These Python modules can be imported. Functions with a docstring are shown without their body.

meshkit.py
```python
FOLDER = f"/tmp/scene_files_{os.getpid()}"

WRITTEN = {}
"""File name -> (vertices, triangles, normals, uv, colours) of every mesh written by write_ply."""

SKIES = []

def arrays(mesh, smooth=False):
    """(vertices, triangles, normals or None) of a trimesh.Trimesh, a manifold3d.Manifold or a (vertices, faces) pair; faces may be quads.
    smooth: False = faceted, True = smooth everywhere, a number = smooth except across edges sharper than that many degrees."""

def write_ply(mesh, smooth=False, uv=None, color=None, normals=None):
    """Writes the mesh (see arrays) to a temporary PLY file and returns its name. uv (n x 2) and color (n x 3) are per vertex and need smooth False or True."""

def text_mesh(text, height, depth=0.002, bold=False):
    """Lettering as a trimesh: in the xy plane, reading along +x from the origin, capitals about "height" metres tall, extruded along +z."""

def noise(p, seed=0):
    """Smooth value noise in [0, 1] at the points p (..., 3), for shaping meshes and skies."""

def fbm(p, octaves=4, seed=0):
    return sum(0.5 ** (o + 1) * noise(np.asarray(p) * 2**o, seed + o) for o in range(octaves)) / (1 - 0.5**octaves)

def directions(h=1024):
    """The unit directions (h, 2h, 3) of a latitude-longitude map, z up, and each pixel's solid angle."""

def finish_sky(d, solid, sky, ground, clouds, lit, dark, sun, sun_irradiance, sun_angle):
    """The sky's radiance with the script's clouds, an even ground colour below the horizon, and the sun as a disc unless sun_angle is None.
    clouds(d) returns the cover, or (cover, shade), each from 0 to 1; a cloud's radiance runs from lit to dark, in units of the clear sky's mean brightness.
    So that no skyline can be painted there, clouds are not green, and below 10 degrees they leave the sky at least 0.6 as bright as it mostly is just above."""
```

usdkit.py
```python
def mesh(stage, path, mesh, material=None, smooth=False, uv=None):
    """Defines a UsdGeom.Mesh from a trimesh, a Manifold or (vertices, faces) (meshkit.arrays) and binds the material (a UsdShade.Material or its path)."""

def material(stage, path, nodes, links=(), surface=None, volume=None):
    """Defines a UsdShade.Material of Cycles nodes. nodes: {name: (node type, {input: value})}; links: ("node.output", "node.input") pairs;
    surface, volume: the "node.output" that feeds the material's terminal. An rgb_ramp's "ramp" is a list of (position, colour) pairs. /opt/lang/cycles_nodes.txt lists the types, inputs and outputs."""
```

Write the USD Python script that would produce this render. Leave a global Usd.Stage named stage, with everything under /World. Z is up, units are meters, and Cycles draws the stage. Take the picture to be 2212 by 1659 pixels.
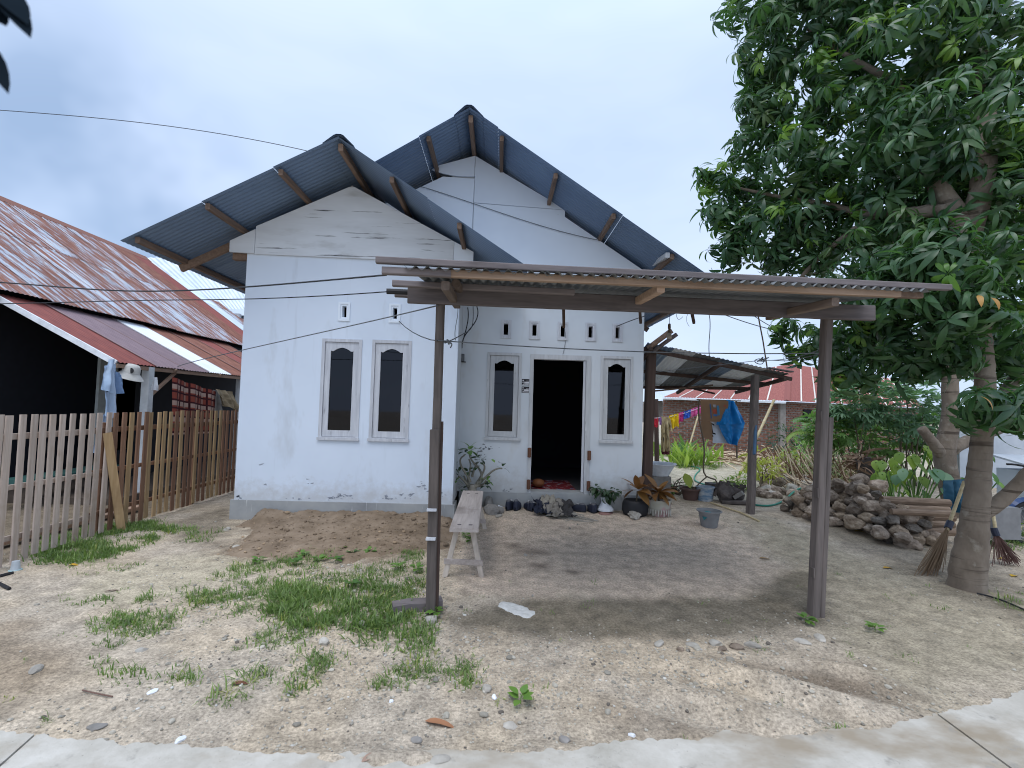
import math, random
import numpy as np, trimesh, usdkit, meshkit
from shapely.geometry import Polygon, Point, box as sbox
from shapely import contains_xy
from pxr import Usd, UsdGeom, UsdLux, UsdShade, Gf, Sdf, Vt

stage = Usd.Stage.CreateInMemory()
UsdGeom.SetStageUpAxis(stage, UsdGeom.Tokens.z)
UsdGeom.SetStageMetersPerUnit(stage, 1.0)
UsdGeom.Xform.Define(stage, '/World')
UsdGeom.Scope.Define(stage, '/World/Looks')

# ------------------------------------------------------------------ camera
FP = 1020.; CX, CY = 1106., 829.5; EYE = 1.65          # focal length in units of a picture 2212 wide
_psi, _th, _r = math.radians(1.46), math.radians(2.5), math.radians(1.66)
_F = np.array([math.sin(_psi)*math.cos(_th), math.cos(_psi)*math.cos(_th), math.sin(_th)])
_r0 = np.array([math.cos(_psi), -math.sin(_psi), 0.]); _u0 = np.cross(_r0, _F)
_R = math.cos(_r)*_r0 + math.sin(_r)*_u0; _U = -math.sin(_r)*_r0 + math.cos(_r)*_u0
cam = UsdGeom.Camera.Define(stage, '/World/camera')
cam.AddTransformOp().Set(Gf.Matrix4d(*_R, 0, *_U, 0, *(-_F), 0, 0, 0, EYE, 1))
cam.CreateHorizontalApertureAttr(36.0); cam.CreateVerticalApertureAttr(27.0)
cam.CreateFocalLengthAttr(36.0*FP/2212); cam.CreateClippingRangeAttr(Gf.Vec2f(0.02, 2000))
EXPOSURE = 0.06
cam.CreateFStopAttr(36.0*FP/2212/4.5); cam.CreateFocusDistanceAttr(5.0)
cam.CreateExposureAttr(EXPOSURE)

def ray(px, py): return _F + _R*(px-CX)/FP + _U*(CY-py)/FP
# ------------------------------------------------------------------ sky and sun
SUN_EL, SUN_AZ = math.radians(70), math.radians(-160)      # azimuth = atan2(x, y)
SKY_STRENGTH = 0.1
sun = UsdLux.DistantLight.Define(stage, '/World/sun')
sun.CreateIntensityAttr(0.48); sun.CreateAngleAttr(45.0); sun.CreateColorAttr(Gf.Vec3f(1, .975, .94))
UsdLux.LightAPI(sun).GetPrim().CreateAttribute('inputs:normalize', Sdf.ValueTypeNames.Bool).Set(True)
_d = np.array([math.sin(SUN_AZ)*math.cos(SUN_EL), math.cos(SUN_AZ)*math.cos(SUN_EL), math.sin(SUN_EL)])
_x = np.cross([0, 0, 1.], _d); _x /= np.linalg.norm(_x); _y = np.cross(_d, _x)
sun.AddTransformOp().Set(Gf.Matrix4d(*_x, 0, *_y, 0, *_d, 0, 0, 0, 0, 1))
sky = UsdLux.DomeLight.Define(stage, '/World/sky')
skymat = usdkit.material(stage, '/World/Looks/sky_look', {
    'tc': ('texture_coordinate', {}),
    'mp': ('mapping', {'scale': (1.6, 1.6, 4.5), 'location': (0.3, 0.0, 0.4)}),
    'n': ('noise_texture', {'scale': 1.0, 'detail': 4, 'roughness': 0.5, 'distortion': 0.2}),
    'cc': ('rgb_ramp', {'ramp': [(0.0, (5.6, 7.1, 9.8)), (0.35, (6.3, 7.9, 10.6)), (0.46, (6.8, 8.4, 11.2)), (0.6, (7.5, 9.0, 11.8)), (1.0, (8.2, 9.5, 12.2))]}),
    'sky': ('sky_texture', {'sky_type': 'single_scattering', 'sun_disc': False, 'sun_elevation': SUN_EL, 'sun_rotation': SUN_AZ}),
    # a darker bank of cloud low on the left, and an out-of-view overcast zenith, brightened to light the ground
    'dt': ('vector_math', {'math_type': 'dot_product', 'vector2': tuple(ray(170, 420)/np.linalg.norm(ray(170, 420)))}),
    'dm': ('map_range', {'range_type': 'smoothstep', 'from_min': .955, 'from_max': .995, 'to_min': 0., 'to_max': 1.}),
    'n2': ('noise_texture', {'scale': 5.5, 'detail': 3, 'roughness': .5}), 'nm': ('map_range', {'from_min': .36, 'from_max': .66, 'to_min': .3, 'to_max': 1., 'clamp': True}),
    'cf': ('math', {'math_type': 'multiply'}), 'cm': ('mix', {'color2': (3.9, 5.4, 8.0)}),
    'sx': ('separate_xyz', {}), 'zr': ('map_range', {'range_type': 'smoothstep', 'from_min': .55, 'from_max': 1.0, 'to_min': 1.0, 'to_max': 1.8}), 'hv': ('hsv', {}),
    'mx': ('mix', {'fac': 0.9}),
    'bg': ('background_shader', {'strength': SKY_STRENGTH})},
    [('tc.generated', 'mp.vector'), ('mp.vector', 'n.vector'), ('n.fac', 'cc.fac'), ('sky.color', 'mx.color1'), ('tc.generated', 'dt.vector1'), ('dt.value', 'dm.value'), ('tc.generated', 'n2.vector'), ('n2.fac', 'nm.value'),
     ('dm.result', 'cf.value1'), ('nm.result', 'cf.value2'), ('cf.value', 'cm.fac'), ('cc.color', 'cm.color1'), ('cm.color', 'mx.color2'), ('tc.generated', 'sx.vector'), ('sx.z', 'zr.value'), ('zr.result', 'hv.value'), ('mx.color', 'hv.color'), ('hv.color', 'bg.color')],
    surface='bg.background')
UsdShade.MaterialBindingAPI.Apply(sky.GetPrim()).Bind(skymat)

# ------------------------------------------------------------------ helpers
def A(px, py, Y):                       # point seen at (px, py) at depth Y
    d = ray(px, py); return np.array([0, 0, EYE]) + d*(Y/d[1])
def G(px, py, z=0.):                    # ... on the ground
    d = ray(px, py); return np.array([0, 0, EYE]) + d*((z-EYE)/d[2])
def PX(px, py, x):                      # ... on the plane X = x
    d = ray(px, py); return np.array([0, 0, EYE]) + d*(x/d[0])
def PC(px, py, c):                      # ... on a plane parallel to the carport front, Y = c + .073 (X + .48)
    d = ray(px, py); t = (c + .073*.48)/(d[1]-.073*d[0]); return np.array([0, 0, EYE]) + d*t

ORG = {}
_names = {}
def numbered(parent, name):
    k = (parent, name); n = _names.get(k, 0); _names[k] = n+1
    return f'{parent}/{name}' if n == 0 else f'{parent}/{name}_{n:03d}'
def data(prim, **kw):
    for k, v in kw.items():
        if v: prim.SetCustomDataByKey(k, v)
def path_of(parent): return '/World' if parent is None else (parent if isinstance(parent, str) else str(parent.GetPath()))
def thing(name, label, cat, loc=(0, 0, 0), rz=0., group=None, kind=None):
    p = numbered('/World', name); x = UsdGeom.Xform.Define(stage, p)
    x.AddTranslateOp().Set(Gf.Vec3d(*map(float, loc)))
    if rz: x.AddRotateZOp().Set(float(rz))
    data(x.GetPrim(), label=label, category=cat, group=group, kind=kind)
    ORG[p] = None if rz else np.array(loc, float)
    return p
def part(parent, name, mesh, material, smooth=False, label=None, uv=None, local=False, kind=None, prim=None):
    pp = path_of(parent); p = numbered(pp, name)
    v, f = mesh if isinstance(mesh, (tuple, list)) else (mesh.vertices, mesh.faces)
    v = np.asarray(v, float)
    o = ORG.get(pp)
    if o is not None and not local: v = v - o
    ORG[p] = o
    m = usdkit.mesh(stage, p, (v, np.asarray(f)), material, smooth=smooth, uv=uv)
    data(m.GetPrim(), label=label, kind=kind)
    return p
def solo(name, mesh, material, label, cat, group=None, smooth=False, uv=None, kind=None):
    p = part(None, name, mesh, material, smooth=smooth, uv=uv)
    data(stage.GetPrimAtPath(p), label=label, category=cat, group=group, kind=kind)
    return p
def copy_of(src, loc, rz=0., label=None, group=None, scale=None):
    s = stage.GetPrimAtPath(src); was = s.GetCustomData(); base = s.GetName()
    p = numbered('/World', base); x = UsdGeom.Xform.Define(stage, p)
    x.GetPrim().GetReferences().AddInternalReference(src)
    x.ClearXformOpOrder()
    x.AddTranslateOp(opSuffix='at').Set(Gf.Vec3d(*map(float, loc)))
    x.AddRotateZOp(opSuffix='turn').Set(float(rz))
    x.GetPrim().SetInstanceable(True)
    data(x.GetPrim(), label=label or was['label'], category=was['category'], group=group or was.get('group'))
    return p

def cat(*ms):
    vs, fs, n = [], [], 0
    for m in ms:
        v, f = m if isinstance(m, (tuple, list)) else (m.vertices, m.faces)
        f = np.asarray(f)
        if f.shape[1] == 4: f = np.vstack([f[:, [0, 1, 2]], f[:, [0, 2, 3]]])
        vs.append(np.asarray(v, float)); fs.append(f+n); n += len(v)
    return np.vstack(vs), np.vstack(fs)
_BF = np.array([[0, 2, 3], [0, 3, 1], [4, 5, 7], [4, 7, 6], [0, 1, 5], [0, 5, 4], [2, 6, 7], [2, 7, 3], [0, 4, 6], [0, 6, 2], [1, 3, 7], [1, 7, 5]])
def bx(x0, x1, y0, y1, z0, z1):
    return np.array([[x, y, z] for x in (x0, x1) for y in (y0, y1) for z in (z0, z1)])[:, [0, 1, 2]][[0, 1, 2, 3, 4, 5, 6, 7]], _fixbox()
def _fixbox(): return np.array([[0, 1, 3], [0, 3, 2], [4, 6, 7], [4, 7, 5], [0, 4, 5], [0, 5, 1], [2, 3, 7], [2, 7, 6], [0, 2, 6], [0, 6, 4], [1, 5, 7], [1, 7, 3]])
def sweep(pts, sec, up=(0, 0, 1), cap=True, scale=None):
    """sec: list of (a, b): a along the side, b along up."""
    p = np.asarray(pts, float); n, k = len(p), len(sec); sec = np.asarray(sec, float)
    t = np.gradient(p, axis=0); t /= np.linalg.norm(t, axis=1, keepdims=True)+1e-12
    up = np.broadcast_to(np.asarray(up, float), t.shape)
    s = np.cross(t, up); s /= np.linalg.norm(s, axis=1, keepdims=True)+1e-12
    u = np.cross(s, t)
    sc = np.ones(n) if scale is None else np.asarray(scale, float)
    v = (p[:, None] + sc[:, None, None]*(sec[None, :, :1]*s[:, None] + sec[None, :, 1:]*u[:, None])).reshape(-1, 3)
    f = []
    for i in range(n-1):
        for j in range(k):
            a, b, c, d = i*k+j, i*k+(j+1) % k, (i+1)*k+(j+1) % k, (i+1)*k+j
            f += [[a, b, c], [a, c, d]]
    if cap:
        for j in range(1, k-1): f += [[0, j+1, j], [(n-1)*k, (n-1)*k+j, (n-1)*k+j+1]]
    return v, np.array(f)
def beam(p0, p1, w, h, up=(0, 0, 1), ch=.12, bend=0., seed=0, n=2):
    """a sawn timber with eased edges, w wide, h along up; a little crooked if n > 2"""
    c = ch*min(w, h); a, b = w/2, h/2
    sec = [(-a+c, -b), (a-c, -b), (a, -b+c), (a, b-c), (a-c, b), (-a+c, b), (-a, b-c), (-a, -b+c)]
    p0, p1 = np.asarray(p0, float), np.asarray(p1, float)
    ts = np.linspace(0, 1, n)
    pts = p0 + (p1-p0)*ts[:, None]
    if bend:
        r = np.random.default_rng(seed)
        pts[1:-1] += r.normal(0, bend, (n-2, 3))
    if abs((p1-p0)[2]) > .9*np.linalg.norm(p1-p0) and tuple(up) == (0, 0, 1): up = (0, 1, 0)
    return sweep(pts, sec, up)
def tube(pts, rad, sides=8, cap=True):
    p = np.asarray(pts, float)
    rad = np.broadcast_to(np.asarray(rad, float), (len(p),))
    ang = np.arange(sides)*2*np.pi/sides
    t = np.gradient(p, axis=0); t /= np.linalg.norm(t, axis=1, keepdims=True)+1e-12
    m = t.mean(0); up = (0, 0, 1) if abs(m[2]) < .8*np.linalg.norm(m) else (0, 1, 0)
    return sweep(p, np.stack([np.cos(ang), np.sin(ang)], 1), up, cap, rad)
def smoothpath(pts, n=24):
    from scipy.interpolate import make_interp_spline
    p = np.asarray(pts, float)
    d = np.r_[0, np.cumsum(np.linalg.norm(np.diff(p, axis=0), axis=1))]
    k = min(3, len(p)-1)
    return make_interp_spline(d, p, k=k)(np.linspace(0, d[-1], n))
def sag(p0, p1, s, n=16):
    t = np.linspace(0, 1, n)[:, None]; p = np.asarray(p0, float)*(1-t)+np.asarray(p1, float)*t
    p[:, 2] -= s*4*(t*(1-t))[:, 0]; return p
def lathe(prof, n=24, c=(0, 0, 0)):
    pr = np.asarray(prof, float); ang = np.arange(n)*2*np.pi/n
    v = np.stack([pr[:, None, 0]*np.cos(ang), pr[:, None, 0]*np.sin(ang), np.repeat(pr[:, 1:], n, 1)], -1).reshape(-1, 3)+np.asarray(c, float)
    f = []
    for i in range(len(pr)-1):
        for j in range(n):
            a, b, cc, d = i*n+j, i*n+(j+1) % n, (i+1)*n+(j+1) % n, (i+1)*n+j
            f += [[a, b, cc], [a, cc, d]]
    return v, np.array(f)
def grid(nu, nv, fn):
    """fn(u, v arrays) -> (.., 3)"""
    u, v = np.meshgrid(np.linspace(0, 1, nu), np.linspace(0, 1, nv), indexing='ij')
    p = np.asarray(fn(u, v)).reshape(-1, 3)
    i, j = np.meshgrid(np.arange(nu-1), np.arange(nv-1), indexing='ij'); a = (i*nv+j).ravel()
    f = np.vstack([np.stack([a, a+nv, a+nv+1], 1), np.stack([a, a+nv+1, a+1], 1)])
    return p, f
def corrugated(p00, p10, p01, p11, pitch=.076, amp=.007, seg=6, nv=2, wob=0., seed=0, phase=0.):
    """u across the corrugations (p00->p10), v along them (p00->p01); returns mesh and uv in metres"""
    p00, p10, p01, p11 = (np.asarray(q, float) for q in (p00, p10, p01, p11))
    W = np.linalg.norm(p10-p00); L = np.linalg.norm(p01-p00)
    nu = max(3, int(round(W/pitch*seg))+1)
    n = np.cross(p10-p00, p01-p00); n /= np.linalg.norm(n)
    if n[2] < 0: n = -n
    r = np.random.default_rng(seed)
    def fn(u, v):
        p = (p00*(1-u)[..., None]+p10*u[..., None])*(1-v)[..., None]+(p01*(1-u)[..., None]+p11*u[..., None])*v[..., None]
        h = amp*np.cos(2*np.pi*(u*W/pitch)+phase)
        if wob: h = h+wob*(meshkit.noise(np.stack([u*W*1.5, v*L*1.5, 0*u+seed*7.3], -1))-.5)
        return p+h[..., None]*n
    m = grid(nu, nv, fn)
    u, v = np.meshgrid(np.linspace(0, 1, nu), np.linspace(0, 1, nv), indexing='ij')
    uv = np.stack([u.ravel()*W+seed*3.17 % 50, v.ravel()*L], 1)
    return m, uv
def sheet_thick(m, uv, n=(0, 0, -.0012)):
    return m, uv
def slab_xz(poly, y0, y1):
    """shapely polygon in X-Z extruded from y0 to y1"""
    t = trimesh.creation.extrude_polygon(poly, y1-y0, engine='earcut')
    v = np.array(t.vertices); v = np.stack([v[:, 0], y1-v[:, 2], v[:, 1]], 1)
    return v, np.array(t.faces)
def slab_xy(poly, z0, z1):
    t = trimesh.creation.extrude_polygon(poly, z1-z0, engine='earcut')
    v = np.array(t.vertices); v[:, 2] += z0
    return v, np.array(t.faces)
def rock(c, size, seed, sub=2, rough=.35, flat=True):
    t = trimesh.creation.icosphere(subdivisions=sub); v = np.array(t.vertices)
    r = np.random.default_rng(seed)
    # flatten a few facets
    for k in range(7 if flat else 0):
        d = r.normal(size=3); d /= np.linalg.norm(d); h = r.uniform(.62, .88)
        s = v@d; v = v-np.where(s > h, s-h, 0)[:, None]*d
    n = meshkit.fbm(v*1.6+seed*3.3, 4, seed)-.5
    v = v*(1+rough*n+(rough*.55*(meshkit.fbm(v*4.5+seed*1.3, 3, seed+9)-.5) if sub > 1 else 0))[:, None]
    q = np.linalg.qr(r.normal(size=(3, 3)))[0]
    v = v*np.asarray(size, float)
    a = r.uniform(0, 6.28); ca, sa = math.cos(a), math.sin(a)
    v = v@np.array([[ca, sa, 0], [-sa, ca, 0], [0, 0, 1]])
    return v+np.asarray(c, float), np.array(t.faces)
def leaf(L, W, droop=.5, fold=.15, n=5, tip=1.3, wav=0., base=.0):
    """a leaf along +x from the origin, upper side +z; curved down by droop (radians over its length)"""
    s = np.linspace(0, 1, n+1)
    w = W/2*np.sin(np.pi*np.clip(s**.85, 0, 1))**.8*(1-.12*s); w[0] = W*.04; w[-1] = 0.0
    x, z, a = [0.], [0.], base
    for i in range(n):
        a2 = a-droop/n; x.append(x[-1]+L/n*math.cos(a2)); z.append(z[-1]+L/n*math.sin(a2)); a = a2
    x, z = np.array(x), np.array(z)
    zz = wav*np.sin(s*9)
    v = np.concatenate([np.stack([x, w, z+fold*w+zz*w*4], 1), np.stack([x, 0*s, z], 1), np.stack([x, -w, z+fold*w-zz*w*4], 1)])
    f = []; m = n+1
    for i in range(n):
        for a_, b_ in ((0, m), (m, 2*m)):
            f += [[a_+i, b_+i, b_+i+1], [a_+i, b_+i+1, a_+i+1]]
    return v, np.array(f)
def rot(ax, ang):
    ax = np.asarray(ax, float); ax = ax/np.linalg.norm(ax); c, s = math.cos(ang), math.sin(ang); x, y, z = ax
    return np.array([[c+x*x*(1-c), x*y*(1-c)-z*s, x*z*(1-c)+y*s], [y*x*(1-c)+z*s, c+y*y*(1-c), y*z*(1-c)-x*s], [z*x*(1-c)-y*s, z*y*(1-c)+x*s, c+z*z*(1-c)]])
def frame_to(d, roll=0.):
    """matrix taking +x to d with +z as upright as can be"""
    d = np.asarray(d, float); d = d/np.linalg.norm(d)
    s = np.cross([0, 0, 1.], d); n = np.linalg.norm(s); s = s/n if n > 1e-6 else np.array([0, 1., 0])
    u = np.cross(d, s); M = np.stack([d, s, u], 1)
    return M@rot((1, 0, 0), roll) if roll else M
def xf(m, M=None, t=(0, 0, 0), s=1.):
    v, f = m; v = np.asarray(v)*s
    if M is not None: v = v@np.asarray(M).T
    return v+np.asarray(t, float), f

# ------------------------------------------------------------------ materials
LK = '/World/Looks/'
def _coords(coord, stretch, nodes, links, out):
    nodes['tc'] = ('geometry', {}) if coord == 'position' else ('texture_coordinate', {})
    nodes['mp'] = ('mapping', {'scale': stretch})
    links.append(('tc.position' if coord == 'position' else ('tc.object' if coord == 'object' else 'tc.UV'), 'mp.vector'))
def mat(name, ramp, scale=6., stretch=(1, 1, 1), rough=.8, bump=.15, bdist=.01, coord='object', detail=6, nrough=.6, dist=0., metallic=0., spec=.3, vary=.25, huevar=0., extra=None, roughvar=0., bscale=None, trans=0., tcol=None):
    """noise-driven colour ramp; vary = brightness spread between objects"""
    nodes, links = {}, []
    _coords(coord, stretch, nodes, links, None)
    nodes['n'] = ('noise_texture', {'scale': scale, 'detail': detail, 'roughness': nrough, 'distortion': dist}); links.append(('mp.vector', 'n.vector'))
    nodes['rp'] = ('rgb_ramp', {'ramp': ramp}); links.append(('n.fac', 'rp.fac'))
    last = 'rp.color'
    if extra:                                              # (noise scale, stretch, lo, hi, colour): patches of another colour
        for i, (es, est, lo, hi, col) in enumerate(extra):
            nodes[f'em{i}'] = ('mapping', {'scale': est, 'location': (3.1*i+1.7, 2.3*i, .7*i)}); links.append((links[0][0], f'em{i}.vector'))
            nodes[f'en{i}'] = ('noise_texture', {'scale': es, 'detail': 5, 'roughness': .6}); links.append((f'em{i}.vector', f'en{i}.vector'))
            nodes[f'er{i}'] = ('map_range', {'from_min': lo, 'from_max': hi, 'clamp': True}); links.append((f'en{i}.fac', f'er{i}.value'))
            nodes[f'ex{i}'] = ('mix', {'color2': col}); links += [(f'er{i}.result', f'ex{i}.fac'), (last, f'ex{i}.color1')]
            last = f'ex{i}.color'
    if vary or huevar:
        nodes['oi'] = ('object_info', {})
        nodes['vr'] = ('map_range', {'from_min': 0., 'from_max': 1., 'to_min': 1-vary, 'to_max': 1+vary}); links.append(('oi.random', 'vr.value'))
        nodes['hv'] = ('hsv', {}); links += [('vr.result', 'hv.value'), (last, 'hv.color')]
        last = 'hv.color'
    pb = {'roughness': rough, 'metallic': metallic, 'specular_ior_level': spec}
    nodes['p'] = ('principled_bsdf', pb); links.append((last, 'p.base_color'))
    if roughvar:
        nodes['rv'] = ('map_range', {'from_min': .3, 'from_max': .7, 'to_min': rough-roughvar, 'to_max': rough+roughvar, 'clamp': True}); links += [('n.fac', 'rv.value'), ('rv.result', 'p.roughness')]
    if bump:
        nodes['bn'] = ('noise_texture', {'scale': bscale or scale*2.5, 'detail': 6, 'roughness': .65}); links.append(('mp.vector', 'bn.vector'))
        nodes['b'] = ('bump', {'strength': bump, 'distance': bdist}); links += [('bn.fac', 'b.height'), ('b.normal', 'p.normal')]
    surf = 'p.BSDF'
    if trans:
        nodes['tl'] = ('translucent_bsdf', {'color': tcol or (.1, .2, .03)}); nodes['mc'] = ('mix_closure', {'fac': trans})
        links += [('p.BSDF', 'mc.closure1'), ('tl.BSDF', 'mc.closure2')]; surf = 'mc.closure'
    return usdkit.material(stage, LK+name, nodes, links, surface=surf)
def splash(m, z0, z1, col, k=.55):
    p = str(m.GetPath()); last = UsdShade.Shader.Get(stage, p+'/p').GetInput('base_color'); src = last.GetConnectedSources()[0][0]
    def node(n, kind, **kw):
        s_ = UsdShade.Shader.Define(stage, p+'/'+n); s_.CreateIdAttr('cycles_'+kind)
        for a, v in kw.items(): s_.CreateInput(a, Sdf.ValueTypeNames.Float3 if np.ndim(v) else Sdf.ValueTypeNames.Float).Set(Gf.Vec3f(*v) if np.ndim(v) else float(v))
        return s_
    T = Sdf.ValueTypeNames.Token
    def link(a, o, b, i): b.CreateInput(i, T).ConnectToSource(a.CreateOutput(o, T))
    g = node('sp_g', 'geometry'); x = node('sp_x', 'separate_xyz'); nz = node('sp_n', 'noise_texture', scale=9., detail=5., roughness=.7)
    mr = node('sp_m', 'map_range', from_min=z1, from_max=z0, to_min=-.35, to_max=.45); ad = node('sp_a', 'math', value2=.5); cl = node('sp_c', 'map_range', from_min=.45, from_max=.9, to_min=0., to_max=k)
    ad.CreateInput('math_type', T).Set('add'); cl.CreateInput('clamp', Sdf.ValueTypeNames.Bool).Set(True)
    mx = node('sp_mix', 'mix', color2=col)
    link(g, 'position', x, 'vector'); link(g, 'position', nz, 'vector'); link(x, 'z', mr, 'value'); link(mr, 'result', ad, 'value1'); link(nz, 'fac', ad, 'value2'); link(ad, 'value', cl, 'value'); link(cl, 'result', mx, 'fac')
    mx.CreateInput('color1', T).ConnectToSource(src.source.CreateOutput(src.sourceName, T) if False else UsdShade.Shader(src.source.GetPrim()).CreateOutput(src.sourceName, T)); last.ConnectToSource(mx.CreateOutput('color', T))
def plain(name, col, rough=.7, spec=.3, metallic=0., vary=.0):
    c = np.array(col)
    return mat(name, [(0.3, tuple(c*.85)), (.7, tuple(np.minimum(c*1.12, .9)))], 9, rough=rough, spec=spec, metallic=metallic, bump=.06, vary=vary)

def leafmat(name, dark, light, trans=.28, tcol=(.16, .3, .04), rough=.38, rnd=True, yellow=0.):
    nodes = {'g': ('geometry', {}), 'oi': ('object_info', {}),
             'ad': ('math', {'math_type': 'add'}), 'fr': ('math', {'math_type': 'fraction'}),
             'rp': ('rgb_ramp', {'ramp': [(0, dark), (.55, tuple((np.array(dark)+np.array(light))/2)), (.93, light), (1., tuple(np.array(light)*(1+yellow*np.array([2.5, .6, 0]))))]}),
             'p': ('principled_bsdf', {'roughness': rough, 'specular_ior_level': .45}), 'tl': ('translucent_bsdf', {'color': tcol}), 'mc': ('mix_closure', {'fac': trans})}
    return usdkit.material(stage, LK+name, nodes, [('g.random_per_island', 'ad.value1'), ('oi.random', 'ad.value2'), ('ad.value', 'fr.value1'), ('fr.value', 'rp.fac'),
            ('rp.color', 'p.base_color'), ('p.BSDF', 'mc.closure1'), ('tl.BSDF', 'mc.closure2')], surface='mc.closure')

# wood
def wood(name, c0, c1, axis, vary=.22, rough=.85, dark=(.06, .05, .045)):
    st = [14, 14, 14]; st['xyz'.index(axis)] = .9
    return mat(name, [(.25, c0), (.5, tuple((np.array(c0)+np.array(c1))/2)), (.75, c1)], 2.2, tuple(st), rough, .35, .004, detail=7, vary=vary,
               extra=[(1.6, (1, 1, 1), .55, .8, dark)])
WX = wood('weathered_timber_x', (.10, .085, .085), (.20, .17, .165), 'x')
WY = wood('weathered_timber_y', (.10, .075, .06), (.2, .15, .12), 'y')
WZ = wood('weathered_timber_z', (.075, .062, .055), (.17, .14, .125), 'z')
PURL = wood('brown_purlin', (.13, .085, .06), (.25, .17, .125), 'y')
LIGHTX = wood('light_timber_x', (.25, .165, .115), (.45, .32, .23), 'x', dark=(.10, .06, .04))
BENCHY = wood('bench_timber', (.34, .285, .25), (.56, .49, .445), 'y', dark=(.16, .13, .11))
BENCHZ = wood('bench_leg_timber', (.34, .29, .24), (.54, .47, .40), 'z', dark=(.16, .13, .11))
PICKA = wood('grey_picket', (.32, .25, .20), (.50, .41, .345), 'z', vary=.12, dark=(.25, .17, .1))
PICKB = wood('tan_picket', (.26, .16, .075), (.44, .30, .16), 'z', vary=.2, dark=(.15, .09, .05))
PICKC = wood('brown_picket', (.15, .075, .045), (.27, .15, .09), 'z', vary=.25, dark=(.08, .045, .03))
RAILY = wood('fence_rail', (.2, .12, .08), (.36, .25, .18), 'y')
DARKP = wood('dark_brown_post', (.05, .032, .026), (.095, .062, .05), 'z', vary=.05)
BAMB = mat('bamboo', [(.3, (.32, .25, .13)), (.7, (.5, .42, .26))], 3, (1, 1, 6), .6, .1, vary=.2)
# walls
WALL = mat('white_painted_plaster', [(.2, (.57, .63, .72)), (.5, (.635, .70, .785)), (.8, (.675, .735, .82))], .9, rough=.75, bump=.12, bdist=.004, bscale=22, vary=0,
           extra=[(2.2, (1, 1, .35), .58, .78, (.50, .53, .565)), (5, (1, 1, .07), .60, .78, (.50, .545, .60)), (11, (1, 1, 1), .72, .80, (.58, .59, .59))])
WALL2 = mat('shaded_porch_plaster', [(.2, (.50, .53, .56)), (.5, (.565, .60, .63)), (.8, (.61, .645, .675))], 1.3, rough=.8, bump=.12, bdist=.004, bscale=22, vary=0,
            extra=[(2.5, (1, 1, .4), .56, .8, (.49, .48, .45))])  # same white paint as the front, darkened in colour for the porch shade
splash(WALL, .26, .75, (.42, .40, .37)); splash(WALL2, .32, .9, (.38, .36, .33))
PLINTH = mat('grey_cement_plinth', [(.25, (.23, .235, .24)), (.5, (.32, .325, .32)), (.75, (.39, .385, .37))], 2.4, (1, 1, 1), .9, .25, .006, vary=0, extra=[(5, (6, 6, .5), .66, .74, (.55, .55, .54))])
BOARD = mat('painted_board', [(.25, (.56, .58, .60)), (.6, (.64, .665, .69)), (.8, (.68, .705, .735))], 2, (.8, 1, 4), .8, .1, vary=.03,
            extra=[(2.6, (.5, 1, 1.6), .58, .75, (.46, .47, .47)), (2.4, (.35, 1, 12), .635, .66, (.10, .10, .10))])
BOARD2 = mat('clean_board', [(.25, (.70, .755, .82)), (.7, (.76, .815, .87))], 1.5, rough=.7, bump=.08, vary=.03, extra=[(7, (1, 1, 1), .72, .8, (.55, .57, .58))])
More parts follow.
